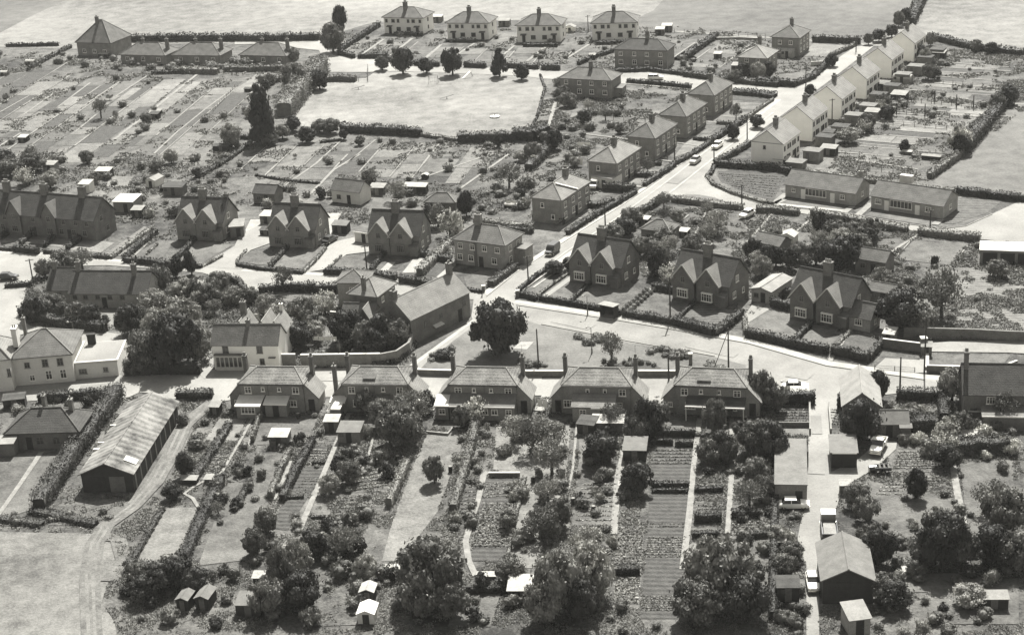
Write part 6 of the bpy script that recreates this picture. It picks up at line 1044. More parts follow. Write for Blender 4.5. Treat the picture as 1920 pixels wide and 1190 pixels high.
for pts, h_ in [([(1210, 60), (1283, 62), (1350, 65), (1420, 70), (1525, 77)], 1.2), ([(1750, 156), (1880, 167)], 1.1), ([(1691, 191), (1860, 203)], 1.2), ([(1790, 107), (1895, 114)], 1.1), ([(1660, 212), (1780, 221)], 1.1), ([(1635, 232), (1775, 243)], 1.1), ([(1640, 692), (1715, 697)], .8), ([(1610, 318), (1740, 330)], 1.), ([(620, 152), (690, 154), (690, 130)], 1.5), ([(400, 210), (440, 165)], 1.), ([(500, 560), (560, 565)], 1.), ([(1020, 160), (1018, 205)], 1.0), ([(1150, 225), (1230, 232)], 1.0)]:
    fence(pts, h_)

# ------------------------------------------------------------------ trees
T = tree
for a in [
    (938, 664, 9.4, 4.9, 'dark', 'big round dark tree standing on the green'), (495, 268, 15.0, 3.7, 'column', 'tall broad black conifer beside the allotments'), (434, 276, 6.0, 2.9, 'pale', 'rounded pale tree left of the tall black conifer'),
    (640, 60, 8.2, 2.6, 'dark', 'dark tree behind the large tree at the top lane'), (625, 98, 9.0, 4.0, 'mid', 'large leafy tree at the end of the top lane'), (717, 132, 4.2, 2.3, 'mid', 'small round tree, first along the top of the playing field'), (756, 139, 7.4, 3.1, 'dark', 'large dark tree, second along the top of the playing field'),
    (800, 138, 4.4, 2.6, 'dark', 'low spreading dark tree, third along the top of the playing field'), (849, 141, 7.6, 3.2, 'dark', 'broad dark tree, fourth along the top of the playing field'), (937, 144, 8.2, 3.2, 'cone', 'pointed dark tree, fifth along the top of the playing field'), (978, 150, 4.2, 2.3, 'dark', 'small dark tree, last along the top of the playing field'),
    (552, 168, 7.6, 3.8, 'mid', 'rounded tree at the top of the tall hedge belt'), (600, 168, 5.4, 2.9, 'dark', 'dark tree against the playing field\'s left corner'), (551, 118, 4.5, 1.9, 'mid', None), (190, 222, 5.4, 2.2, 'thin', 'lone thin tree casting a shadow in the allotments'), (830 - 612, 225, 2.6, .9, 'thin', None),
    (330, 692, 9.8, 4.8, 'dark', 'huge dark bushy tree left of the white shop'), (278, 690, 7.0, 3.6, 'mid', 'leafy tree at the left foot of the huge dark tree'), (368, 676, 7.0, 3.2, 'pale', 'pale-topped tree right of the huge dark tree'), (300, 640, 6.2, 3.0, 'pale', None), (345, 628, 7.0, 3.8, 'pale', None), (246, 626, 5.6, 3.0, 'dark', None), (255, 700, 3.4, 2.2, 'mid', None),
    (228, 552, 4.6, 2.9, 'dark', None), (300, 548, 5.4, 2.6, 'mid', None), (120, 512, 4.6, 2.9, 'mid', None), (155, 505, 4.4, 2.7, 'thin', None), (70, 600, 4.6, 2.8, 'dark', None), (104, 592, 4.2, 2.6, 'mid', None), (150, 608, 4.4, 2.6, 'mid', None), (175, 610, 4.0, 2.0, 'dark', None), (85, 520, 3.8, 2.0, 'mid', None), (268, 560, 4.6, 3.0, 'dark', None), (290, 585, 4.4, 2.8, 'pale', None),
    (331, 520, 4.4, 1.7, 'dark', None), (360, 515, 4.8, 1.5, 'dark', None), (410, 545, 3.8, 2.4, 'mid', None), (345, 560, 4.0, 2.6, 'pale', None), (395, 572, 4.2, 2.4, 'mid', None), (440, 570, 3.4, 2.2, 'pale', None), (532, 545, 4.8, 2.1, 'thin', None), (500, 590, 3.8, 2.3, 'pale', None), (520, 606, 3.6, 2.1, 'pale', None), (610, 590, 4.8, 2.6, 'blossom', None), (568, 600, 4.4, 2.6, 'mid', None), (590, 640, 3.8, 2.2, 'pale', None),
    (562, 650, 4.6, 2.6, 'dark', None), (545, 636, 3.6, 1.8, 'mid', None), (650, 640, 5.6, 3.0, 'dark', None), (688, 652, 4.8, 2.5, 'mid', None), (722, 650, 6.0, 3.0, 'dark', None), (748, 655, 5.4, 2.6, 'mid', None), (700, 672, 5.0, 2.6, 'dark', None), (470, 568, 3.2, 2.0, 'mid', None),
    (835, 672, 1.6, 1.6, 'dark', None), (1147, 680, 5.4, 2.0, 'thin', 'slim young tree with a bare stem in the middle of the green'),
    (695, 352, 4.4, 2.4, 'thin', None), (744, 378, 4.6, 2.6, 'sparse', None), (692, 352, 3.8, 1.8, 'dark', None), (955, 352, 5.6, 3.4, 'thin', None), (875, 405, 5.4, 1.9, 'dark', 'upright dark tree above the broad corner house'), (845, 445, 6.0, 3.1, 'blossom', 'pale blossoming tree beside the cottage right of the driveways'), (822, 425, 5.0, 2.2, 'pale', None), (1000, 300, 4.2, 2.2, 'mid', None), (1040, 280, 4.6, 2.2, 'dark', None),
    (1065, 200, 3.8, 2.6, 'mid', None), (1055, 186, 3.6, 2.0, 'mid', None), (1098, 230, 3.2, 2.4, 'dark', None), (575, 268, 3.8, 2.6, 'dark', 'round dark tree below the playing field\'s left corner'), (548, 246, 3.8, 2.4, 'dark', None), (620, 250, 3.8, 2.6, 'mid', None), (645, 262, 2.6, 1.2, 'dark', None), (934, 276, 3.2, 1.3, 'dark', None), (530, 260, 3.6, 2.2, 'pale', None), (505, 272, 3.2, 2.6, 'mid', None), (600, 248, 3.4, 2.2, 'mid', None),
    (1163, 850 - 600, 2.4, 1.4, 'mid', None), (1390, 178, 0.1, .1, 'mid', None) if 0 else (1380, 226, 4.2, 1.6, 'thin', None), (1373, 262, 3.6, 1.8, 'dark', None), (1420, 240, 3.2, 1.8, 'dark', None), (1560, 125, 3.6, 1.9, 'dark', None), (1519, 180, 3.0, 1.5, 'dark', None), (1420, 150, 4.8, 2.4, 'pale', None), (1395, 150, 4.6, 2.2, 'dark', None), (1441, 145, 4.2, 2.0, 'dark', None), (1380, 154, 3.4, 2.0, 'mid', None),
    (1590, 268, 3.6, 2.9, 'pale', 'clipped pale round tree in a rear garden behind the white houses'), (1625, 245, 4.2, 2.4, 'mid', None), (1740, 150, 4.2, 2.2, 'mid', None), (1735, 118, 4.0, 1.8, 'pale', None), (1725, 110, 3.6, 1.8, 'dark', None), (1752, 150, 3.2, 1.8, 'dark', None), (1655, 205, 3.8, 1.8, 'mid', None), (1662, 225, 3.4, 2.0, 'dark', None), (1797, 286, 6.0, 3.0, 'blossom', 'pale-topped rounded tree in the right-hand field hedge'), (1800, 290, 4.4, 2.6, 'dark', None), (1886, 196, 4.8, 2.8, 'dark', 'dark rounded tree in the field hedge at the right edge'), (1870, 205, 3.8, 2., 'mid', None),
    (1685, 50, 4.6, 1.8, 'mid', None), (1698, 44, 4.6, 1.9, 'dark', None), (1672, 70, 3.6, 1.9, 'dark', None), (1648, 78, 3.4, 2.2, 'dark', None), (1628, 84, 3.2, 1.6, 'mid', None), (1745, 86, 3.6, 1.8, 'mid', None), (1830, 96, 3.2, 2.0, 'mid', None), (1860, 100, 3.0, 2.2, 'dark', None), (1695, 285, 2.8, 1.4, 'dark', None), (1620, 250, 3.4, 2., 'blossom', None), (1650, 210, 3.2, 1.6, 'blossom', None),
    (1215, 325, 3.6, 1.6, 'thin', None), (1040, 545 - 30, 2.6, 2.2, 'dark', None), (1075, 506, 2.6, 2.0, 'dark', None), (1185, 420, 3.6, 2.4, 'mid', None), (1172, 440, 3.6, 2.4, 'dark', None), (1150, 452, 3.4, 2.2, 'mid', None), (1240, 512, 5.0, 2.2, 'mid', None), (1232, 516, 5.4, 2.0, 'dark', None), (1256, 536, 4.4, 2.2, 'blossom', None), (1210, 480, 3.8, 2.4, 'mid', None), (1255, 478, 3.8, 2.4, 'sparse', None), (1245, 395, 4.0, 1.9, 'thin', None), (1300, 475, 4.0, 2.4, 'mid', None),
    (1245, 455, 3.6, 2.4, 'mid', None), (1345, 440, 4.8, 2.6, 'sparse', None), (1325, 456, 4.2, 2.2, 'sparse', None), (1412, 490, 4.4, 1.8, 'dark', None), (1440, 500, 4.2, 1.9, 'dark', None), (1428, 520, 4.0, 2.2, 'pale', None), (1455, 500, 3.8, 1.9, 'dark', None), (1480, 505, 4.2, 1.8, 'dark', None), (1500, 490, 3.8, 1.9, 'mid', None), (1530, 496, 4.2, 2.2, 'mid', None), (1560, 505, 5.6, 3.2, 'dark', 'large dark tree in the shrubbery behind the rightmost gabled cottage'), (1590, 500, 6.2, 3.2, 'dark', None), (1536, 440, 4.8, 1.5, 'dark', None),
    (1565, 446, 3.8, 2.6, 'mid', None), (1600, 452, 3.8, 2.6, 'mid', None), (1630, 448, 4.2, 2.3, 'mid', None), (1575, 470, 4.4, 2.8, 'pale', None), (1610, 475, 4.0, 2.6, 'mid', None), (1536, 470, 4.2, 2.2, 'sparse', None), (1628, 458, 3.2, 1.8, 'dark', None), (1650, 545, 4.2, 2.2, 'pale', None), (1668, 550, 3.6, 2.2, 'mid', None),
    (1765, 596, 8.6, 4.2, 'thin', 'large open thin-crowned tree in the rough paddock at right'), (1690, 618, 7.0, 4.4, 'dark', 'large dark tree beyond the boundary wall at right'), (1722, 622, 5.2, 3.2, 'mid', None), (1870, 520, 3.4, 2.2, 'mid', None),
    (720, 800, 4.6, 2.4, 'mid', None), (752, 835, 6.8, 3.7, 'mid', 'large leafy tree in front of the second near-row house'), (775, 800, 6.0, 3.4, 'thin', None), (690, 775, 4.0, 2.0, 'mid', None), (800, 772, 3.6, 1.5, 'dark', None), (815, 906, 4.2, 1.7, 'mid', 'small round tree on a bare stem on the pale lawn'), (895, 790, 4.0, 2.2, 'blossom', None), (865, 800, 3.4, 1.4, 'mid', None), (655, 905, 3.6, 1.9, 'mid', None), (640, 890, 3.0, 1.6, 'dark', None),
    (812, 1125, 8.6, 4.7, 'mid', 'big bushy tree at the bottom centre left, beside the crop rows'), (790, 1150, 5.6, 3.0, 'mid', None), (850, 1160, 5.0, 2.4, 'mid', None), (1050, 1150, 8.6, 3.4, 'pale', 'large pale-topped tree at the bottom, right of the white flat shed'), (1105, 1120, 7.6, 3.4, 'pale', None), (1025, 1165, 6.0, 2.8, 'pale', None), (1090, 1165, 5.4, 2.4, 'dark', None),
    (1348, 1125, 8.6, 4.4, 'mid', 'great spreading tree at the bottom, right of the furrowed plots'), (1310, 1165, 5.6, 3.4, 'mid', None), (1400, 1160, 5.8, 3.2, 'dark', None), (650, 1046, 4.6, 2.4, 'thin', 'thin round tree casting a long shadow in the left garden'), (530, 1115, 6.8, 2.0, 'mid', None), (570, 1140, 5.0, 2.8, 'dark', None), (600, 1040, 3.4, 2.2, 'dark', None), (505, 1150, 5.0, 2.4, 'mid', None), (560, 1080, 5.0, 2.2, 'pale', None),
    (480, 1040, 4.0, 1.8, 'mid', None), (500, 1000, 3.8, 1.9, 'mid', None), (300, 1110, 4.0, 2.2, 'dark', None), (330, 1100, 4.2, 2.4, 'dark', None), (275, 1125, 3.4, 2.2, 'dark', None), (345, 1075, 3.0, 1.6, 'dark', None), (370, 1110, 3.4, 2.0, 'dark', None), (1035, 890, 5.4, 2.8, 'thin', None), (1000, 848, 5.4, 3.0, 'thin', None), (965, 830, 4.2, 2.2, 'sparse', None), (1040, 850, 4.8, 2.6, 'sparse', None),
    (1018, 1010, 4.6, 2.4, 'thin', None), (1050, 990, 4.4, 2.0, 'mid', None), (1028, 940, 3.4, 1.8, 'sparse', None), (1100, 1045, 4.4, 2.4, 'sparse', None), (960, 1090, 3.6, 2.2, 'mid', None), (1127, 868, 4.8, 2.7, 'dark', None), (1150, 800, 3.8, 2.0, 'thin', None), (1212, 822, 6.0, 2.6, 'dark', 'dense dark tree in the garden below the fourth near-row house'), (1195, 830, 4.4, 2.2, 'mid', None), (1195, 925, 4.4, 2.2, 'dark', None), (1230, 800, 4.2, 2.2, 'mid', None),
    (1340, 812, 5.6, 1.8, 'mid', None), (1328, 868, 3.8, 2.2, 'mid', None), (1352, 862, 4.4, 2.2, 'dark', None), (1365, 870, 3.8, 1.6, 'mid', None), (1440, 868, 6.4, 3.0, 'dark', 'dense dark tree left of the long flat-roofed workshop'), (1415, 850, 5.0, 2.6, 'mid', None), (1432, 760, 5.8, 2.0, 'mid', None), (1410, 765, 5.6, 1.9, 'mid', None), (1455, 770, 4.2, 2.0, 'mid', None), (1420, 905, 4.0, 2.2, 'mid', None), (1405, 950, 3.8, 2.4, 'thin', None), (1435, 935, 3.6, 1.8, 'mid', None),
    (1620, 826, 6.4, 3.2, 'dark', 'dense dark tree between the gabled hall and the brick shed'), (1595, 820, 4.8, 2.0, 'dark', None), (1647, 748, 4.6, 1.8, 'dark', 'leaning dark tree at the right gable of the hall'), (1785, 750, 5.4, 2.4, 'pale', None), (1880, 790, 5.0, 2.4, 'thin', None), (1780, 825, 3.6, 2.2, 'blossom', None), (1765, 855, 3.8, 2.4, 'blossom', None), (1775, 875, 3.4, 2.0, 'dark', None), (1800, 815, 3.6, 1.8, 'mid', None),
    (1716, 934, 4.2, 1.7, 'dark', 'lone dark upright tree on the rough grass below the pickup'), (1765, 1062, 7.4, 3.6, 'dark', 'large dark tree at the foot of the white garden path'), (1735, 1060, 4.2, 2.2, 'mid', None), (1790, 1055, 5.4, 3.0, 'mid', None), (1760, 1010, 4.4, 2.4, 'mid', None), (1880, 990, 6.0, 3.4, 'mid', None), (1860, 960, 4.6, 2.8, 'thin', None), (1870, 1062, 5.4, 3.4, 'dark', None), (1905, 1066, 5.2, 3.0, 'mid', None), (1646, 1060, 4.8, 2.2, 'dark', None), (1630, 1030, 3.6, 1.9, 'mid', None),
    (1605, 950, 3.4, 1.8, 'mid', None), (1625, 975, 3.4, 1.9, 'mid', None), (1660, 1125, 3.6, 2.2, 'mid', None), (1680, 1140, 3.4, 2.4, 'dark', None), (1815, 1135, 2.6, 2.4, 'pale', None), (1485, 1050, 2.8, 1.6, 'mid', None), (1470, 1075, 2.8, 1.8, 'mid', None), (1462, 1015, 2.4, 1.6, 'pale', None), (348, 893, 3.8, 1.4, 'dark', None), (325, 935, 2.4, 1.6, 'dark', None), (20, 330, 4.4, 3.2, 'mid', None), (62, 322, 4.6, 3.4, 'mid', None), (10, 310, 3.8, 2.8, 'dark', None), (48, 346, 4.4, 2.6, 'blossom', None), (95, 352, 4.0, 2.4, 'pale', None), (60, 305, 4.0, 2.4, 'mid', None)]:
    if a: T(*a)
for q in [(555, 60, 0)]: pass
# seeded shrubs and small trees over the gardens, kept off roads, lawns and buildings
OCC = FOOT + [gpoly(r) for r in ROADS] + [gpoly(FIELD), gpoly(GREEN)]
def free(p, extra=()):
    q = np.array([[p.x, p.y]])
    return not any(in_poly(q, f)[0] for f in OCC)
def scatter(poly, n, rr, kinds, seed, hh=(1.1, 1.7), tr=0.0):
    r = random.Random(seed); xs = [p[0] for p in poly]; ys = [p[1] for p in poly]; c = 0; t = 0; pn = poly
    while c < n and t < n * 30:
        t += 1; x = r.uniform(min(xs), max(xs)); y = r.uniform(min(ys), max(ys))
        if not in_poly(np.array([[x, y]]), pn)[0]: continue
        p = P(x, y)
        if not free(p) : continue
        s = r.uniform(*rr); k = r.choice(kinds)
        if r.random() < tr: T(x, y, s * r.uniform(2.0, 2.8), s * 1.3, r.choice(['thin', 'sparse', 'mid', 'pale']))
        else: bush(x, y, s, s * r.uniform(*hh), k)
        c += 1
K3 = ['dark', 'mid', 'mid', 'pale']
scatter([(-20, 290), (120, 300), (330, 300), (430, 285), (480, 330), (300, 350), (100, 350), (-20, 345)], 30, (.7, 1.6), K3 + ['pale'], 31, tr=.2)
scatter([(240, 350), (480, 330), (480, 380), (250, 420)], 16, (.7, 1.7), K3, 32)
scatter([(-20, 100), (250, 120), (450, 145), (430, 250), (-20, 290)], 26, (.6, 1.4), K3, 33, tr=.2)
scatter([(240, 120), (540, 118), (530, 132), (230, 134)], 22, (.8, 1.9), K3, 34)
scatter([(110, 98), (240, 115), (230, 135), (60, 120)], 10, (.8, 1.6), K3, 35)
scatter([(450, 140), (530, 135), (520, 220), (440, 240)], 9, (.9, 2.), K3, 36)
scatter([(430, 270), (640, 260), (1010, 275), (960, 330), (700, 350), (480, 345)], 24, (.5, 1.3), K3, 37, tr=.15)
scatter([(480, 345), (870, 345), (940, 400), (850, 440), (620, 420), (480, 420)], 26, (.7, 1.6), K3, 38, tr=.1)
scatter([(890, 360), (1000, 330), (1000, 420), (900, 415)], 12, (.7, 1.5), ['mid', 'pale', 'pale'], 39)
scatter([(1000, 250), (1100, 250), (1100, 300), (1000, 400), (960, 340)], 18, (.8, 1.8), K3, 40)
scatter([(1040, 150), (1230, 165), (1170, 230), (1100, 280), (1030, 250)], 22, (.6, 1.6), K3, 41, tr=.1)
scatter([(700, 60), (1200, 60), (1300, 80), (1140, 120), (660, 100)], 26, (.5, 1.3), K3, 42)
scatter([(1200, 80), (1460, 90), (1480, 140), (1180, 130)], 20, (.6, 1.7), K3, 43)
scatter([(1180, 400), (1400, 400), (1480, 470), (1260, 540), (1150, 440)], 22, (.5, 1.3), K3, 44, tr=.15)
scatter([(1400, 420), (1680, 440), (1700, 520), (1600, 560), (1420, 520)], 16, (.7, 1.6), K3, 45, tr=.25)
scatter([(1660, 430), (1840, 460), (1900, 520), (1900, 620), (1660, 620)], 16, (.6, 1.3), K3 + ['pale'], 46, tr=.15)
scatter([(1580, 200), (1720, 100), (1790, 100), (1700, 200), (1560, 310)], 24, (.6, 1.5), K3 + ['blossom'], 47)
scatter([(1700, 110), (1890, 130), (1800, 270), (1700, 310), (1560, 300)], 24, (.5, 1.3), K3, 48)
scatter([(270, 560), (450, 530), (480, 570), (260, 640)], 24, (.8, 1.9), K3 + ['pale', 'pale'], 49, tr=.1)
scatter([(60, 590), (240, 585), (240, 640), (60, 612)], 10, (.7, 1.3), K3, 149)
scatter([(440, 560), (640, 550), (640, 670), (540, 670)], 14, (.6, 1.3), ['mid', 'pale', 'pale'], 50)
scatter([(640, 620), (770, 600), (770, 670), (640, 672)], 8, (.7, 1.4), ['dark', 'mid'], 51)
scatter([(410, 770), (640, 775), (560, 1000), (380, 1000)], 46, (.4, 1.1), K3, 52, tr=.05)
scatter([(660, 790), (800, 770), (760, 900), (640, 1050), (580, 1050)], 46, (.5, 1.5), ['dark', 'mid', 'mid'], 53, tr=.08)
scatter([(860, 790), (920, 800), (890, 1000), (840, 1000)], 26, (.4, 1.1), K3, 54)
scatter([(930, 790), (1080, 790), (1060, 1060), (960, 1060)], 34, (.5, 1.4), ['mid', 'pale', 'mid'], 55, tr=.25)
scatter([(1085, 790), (1165, 800), (1150, 1050), (1070, 1000)], 26, (.4, 1.2), K3, 56, tr=.1)
scatter([(1170, 800), (1215, 800), (1205, 980), (1165, 980)], 12, (.5, 1.2), K3, 57)
scatter([(1310, 780), (1450, 790), (1450, 960), (1300, 900)], 34, (.5, 1.3), K3, 58, tr=.1)
scatter([(1370, 960), (1450, 960), (1450, 1160), (1380, 1000)], 16, (.5, 1.2), K3, 59)
scatter([(240, 1060), (620, 1000), (720, 1060), (700, 1175), (240, 1175)], 52, (.5, 1.5), ['dark', 'mid', 'mid'], 60, tr=.05)
scatter([(700, 1060), (960, 1060), (1000, 1175), (700, 1175)], 22, (.6, 1.5), ['dark', 'mid'], 61)
scatter([(1130, 1080), (1290, 1130), (1290, 1215), (1100, 1215)], 12, (.5, 1.0), K3, 62)
scatter([(1560, 920), (1700, 900), (1900, 880), (1905, 1010), (1640, 1010)], 22, (.4, 1.0), K3, 63, tr=.05)
scatter([(1640, 1020), (1910, 1020), (1910, 1215), (1640, 1215)], 38, (.45, 1.2), K3 + ['pale'], 64, tr=.05)
scatter([(1460, 960), (1510, 960), (1520, 1215), (1456, 1215)], 18, (.5, 1.1), K3, 65)
scatter([(1660, 770), (1905, 760), (1905, 870), (1700, 860)], 34, (.6, 1.5), K3 + ['blossom'], 66)
scatter([(0, 750), (220, 745), (60, 800)], 12, (.6, 1.3), K3, 67)
scatter([(0, 960), (250, 950), (180, 995), (0, 990)], 12, (.4, 1.), K3, 68)
scatter([(340, 760), (430, 760), (380, 900), (310, 940)], 12, (.5, 1.2), K3, 69)
scatter([(1340, 1000), (1340, 1001), (1345, 1000)], 0, (1, 1), K3, 70)
# round clipped bushes lining the cottage path, and beds on the green
for i in range(9):
    for sx in (-6, 7):
        x = 1170 + (1219 - 1170) * i / 8 + sx; y = 588 - (588 - 546) * i / 8; bush(x, y, .55, .95, 'dark')
for i in range(8): bush(306 - 7 * i, 958 + 12 * i, .42, .6, 'dark')
def bed(poly, n, kind, rr, seed):
    r = random.Random(seed); xs = [p[0] for p in poly]; ys = [p[1] for p in poly]; c = 0
    while c < n:
        x = r.uniform(min(xs), max(xs)); y = r.uniform(min(ys), max(ys))
        if in_poly(np.array([[x, y]]), poly)[0]: bush(x, y, r.uniform(*rr), r.uniform(.6, 1.2), r.choice(kind)); c += 1
bed([(1077, 628), (1095, 636), (1130, 632), (1138, 640), (1110, 648), (1085, 644)], 20, ['mid', 'dark', 'dark'], (.6, .95), 1)
bed([(1218, 656), (1240, 654), (1292, 665), (1292, 674), (1250, 672), (1220, 664)], 24, ['mid', 'dark'], (.55, .9), 2)
bed([(1126, 676), (1155, 674), (1152, 686), (1135, 686)], 6, ['mid', 'pale'], (.4, .7), 3)
bed([(1325, 682), (1356, 684), (1352, 694), (1328, 692)], 6, ['dark'], (.6, .9), 4)
bed([(975, 674), (1030, 676), (1020, 692), (975, 690)], 9, ['mid', 'dark'], (.5, .8), 5)
bed([(798, 674), (850, 655), (858, 664), (820, 680)], 9, ['mid', 'dark', 'pale'], (.5, .9), 6)
o = sheet('flower_bed', [[(1148, 690), (1165, 680), (1195, 674), (1215, 677), (1240, 692)]], 'soil', nz()); bed([(1150, 689), (1165, 681), (1195, 676), (1215, 679), (1236, 690)], 16, ['dark', 'mid'], (.35, .5), 7)

# ------------------------------------------------------------------ weeds, tufts and crop rows (nobody could count them)
def lattice(x, y, s, seed=0):
    x = x / s; y = y / s; xi = np.floor(x).astype(int); yi = np.floor(y).astype(int); fx = x - xi; fy = y - yi
    def hh(a, b_): v = np.sin(a * 127.1 + b_ * 311.7 + seed * 17.3) * 43758.5453; return v - np.floor(v)
    fx = fx * fx * (3 - 2 * fx); fy = fy * fy * (3 - 2 * fy)
    return (hh(xi, yi) * (1 - fx) + hh(xi + 1, yi) * fx) * (1 - fy) + (hh(xi, yi + 1) * (1 - fx) + hh(xi + 1, yi + 1) * fx) * fy
CLEAR = OCC + [[(x, y) for x, y in c] for t in ('lawn_pale', 'lawn', 'concrete', 'field_grass', 'soil') for c in CELLS.get(t, [])] + [gpoly(r) for r in ([(-300, 996), (0, 997), (180, 1000), (215, 1020), (228, 1055), (205, 1085), (190, 1130), (215, 1165), (240, 1230), (-300, 1240)],)] + [gpoly(band(TRK, 3.4))]
for c in ([(1160, 985), (1208, 985), (1198, 1140), (1145, 1140)], [(1665, 840), (1782, 838), (1785, 885), (1665, 885)]): CLEAR.append(gpoly(c))
for q_, w_ in NP: CLEAR.append(gpoly(band(q_, w_ * 1.1)))
def weeds(name, region, n, hmax, m, cover=.5, sc=3.5, seed=1, clear=True):
    G = gpoly(region); xs = [p[0] for p in G]; ys = [p[1] for p in G]; p = np.stack([nrg.uniform(min(xs), max(xs), n * 2), nrg.uniform(min(ys), max(ys), n * 2)], 1)
    k = in_poly(p, G); f = lattice(p[:, 0], p[:, 1], sc, seed) * .6 + lattice(p[:, 0], p[:, 1], sc * .35, seed + 3) * .4; k &= f > (1 - cover); p = p[k]; f = f[k]
    if clear:
        for c in CLEAR:
            a = np.array(c); bb = (p[:, 0] > a[:, 0].min()) & (p[:, 0] < a[:, 0].max()) & (p[:, 1] > a[:, 1].min()) & (p[:, 1] < a[:, 1].max())
            if bb.any(): i = np.where(bb)[0]; ins = in_poly(p[i], c); keep = np.ones(len(p), bool); keep[i[ins]] = False; p = p[keep]; f = f[keep]
    if len(p) > n: p = p[:n]; f = f[:n]
    d = np.hypot(p[:, 0], p[:, 1] ); size = np.clip(d * .0009, .15, .42); C = np.repeat(np.column_stack([p, np.zeros(len(p))]), 4, 0); sz = np.repeat(size, 4); ff = np.repeat(f, 4)
    C[:, :2] += nrg.normal(size=(len(C), 2)) * sz[:, None] * .6; C[:, 2] = .05 + nrg.uniform(0, 1, len(C)) * hmax * (.3 + ff)
    V, F_ = leaf_quads(C, np.tile([0, 0, .8], (len(C), 1)), sz, .9); stuff(link(name, fast_mesh(name, V, F_, m)))
weeds('undergrowth', [(200, 745), (700, 745), (700, 1215), (180, 1215)], 31200, 0.18, 'weeds', 0.53, 3.2, 1)
weeds('undergrowth', [(700, 745), (1200, 745), (1200, 1215), (700, 1215)], 31200, 0.18, 'weeds', 0.53, 3.2, 2)
weeds('undergrowth', [(1200, 745), (1930, 745), (1930, 1215), (1200, 1215)], 38400, 0.20, 'weeds', 0.53, 3.2, 3)
weeds('undergrowth', [(-20, 745), (220, 740), (220, 1000), (-20, 1000)], 6000, 0.12, 'weeds', 0.42, 3., 4)
weeds('dark_undergrowth', [(230, 760), (1930, 760), (1930, 1215), (230, 1215)], 19500, 0.36, 'leaf_mid', 0.34, 4.5, 5)
weeds('undergrowth', [(20, 520), (640, 520), (790, 560), (770, 690), (400, 690), (230, 620), (20, 620)], 19200, 0.28, 'weeds', 0.59, 4, 6)
weeds('dark_undergrowth', [(20, 520), (640, 520), (790, 560), (770, 690), (400, 690), (230, 620), (20, 620)], 6750, 0.60, 'leaf_mid', 0.40, 5, 7)
weeds('undergrowth', [(-30, 95), (540, 118), (600, 140), (440, 300), (-30, 460)], 23400, 0.20, 'weeds', 0.42, 6, 8)
weeds('dark_undergrowth', [(-30, 95), (540, 118), (600, 140), (440, 300), (-30, 460)], 6825, 0.48, 'leaf_mid', 0.30, 7, 9)
weeds('undergrowth', [(-30, 290), (1000, 260), (1100, 270), (1000, 440), (240, 470), (-30, 420)], 20280, 0.20, 'weeds', 0.42, 6, 10)
weeds('dark_undergrowth', [(-30, 290), (1000, 260), (1100, 270), (1000, 440), (240, 470), (-30, 420)], 5850, 0.54, 'leaf_mid', 0.32, 6, 11)
weeds('undergrowth', [(1030, 150), (1300, 160), (1250, 300), (1000, 420), (980, 300)], 16800, 0.20, 'weeds', 0.47, 5, 12)
weeds('undergrowth', [(640, 60), (1300, 50), (1600, 85), (1480, 160), (1100, 130), (640, 100)], 12480, 0.20, 'weeds', 0.42, 6, 13)
weeds('dark_undergrowth', [(640, 60), (1300, 50), (1600, 85), (1480, 160), (1100, 130), (640, 100)], 3412, 0.48, 'leaf_mid', 0.30, 6, 14)
weeds('undergrowth', [(1700, 90), (1930, 100), (1930, 200), (1740, 340), (1480, 330), (1560, 220)], 26400, 0.20, 'weeds', 0.47, 5, 15)
weeds('dark_undergrowth', [(1700, 90), (1930, 100), (1930, 200), (1740, 340), (1480, 330), (1560, 220)], 8250, 0.42, 'leaf_mid', 0.34, 5, 16)
weeds('undergrowth', [(1150, 380), (1930, 440), (1930, 640), (1660, 640), (1220, 550)], 43200, 0.28, 'weeds', 0.51, 5, 17)
weeds('dark_undergrowth', [(1150, 380), (1930, 440), (1930, 640), (1660, 640), (1220, 550)], 12000, 0.54, 'leaf_mid', 0.34, 5, 18)
def crops(c00, c10, c11, c01, rows, h=.28, m='crop', name='crop_rows', gap=.5, dens=9):
    """rows run from the left edge (c00-c01) to the right edge (c10-c11)"""
    a, b_, c, d = P(*c00), P(*c10), P(*c11), P(*c01); L = []
    for i in range(rows):
        t = (i + .5) / rows; p = a.lerp(d, t); q = b_.lerp(c, t); n = int((q - p).length * dens * 3); s = nrg.uniform(0, 1, n)[:, None]
        C = np.array(p)[None] * (1 - s) + np.array(q)[None] * s; wob = np.sin(s[:, 0] * 40 + i) * .05; C[:, :2] += nrg.normal(size=(n, 2)) * .06; C[:, 1] += wob; C[:, 2] = nrg.uniform(.02, h, n); L.append(C)
    C = np.concatenate(L); V, F_ = leaf_quads(C, np.tile([0, 0, 1.], (len(C), 1)), .24, .6); stuff(link(name, fast_mesh(name, V, F_, m)))
crops((908, 945), (972, 945), (953, 1026), (884, 1026), 17, .4); crops((912, 905), (974, 903), (970, 930), (906, 935), 6, .12)
crops((1162, 988), (1207, 988), (1203, 1066), (1153, 1066), 14, .4); crops((1156, 1084), (1200, 1084), (1196, 1132), (1148, 1132), 9, .4)
crops((1214, 1006), (1286, 1006), (1280, 1046), (1210, 1046), 9, .15, 'weeds'); crops((1204, 1116), (1274, 1116), (1270, 1146), (1200, 1146), 7, .15, 'weeds'); crops((1216, 980), (1288, 980), (1288, 990), (1215, 990), 2, .1, 'weeds')
crops((1222, 842), (1300, 842), (1298, 872), (1220, 872), 5, .2, 'weeds'); crops((1306, 925), (1356, 925), (1354, 940), (1304, 940), 4, .15, 'weeds'); crops((1372, 978), (1428, 978), (1424, 1004), (1370, 1004), 6, .3)
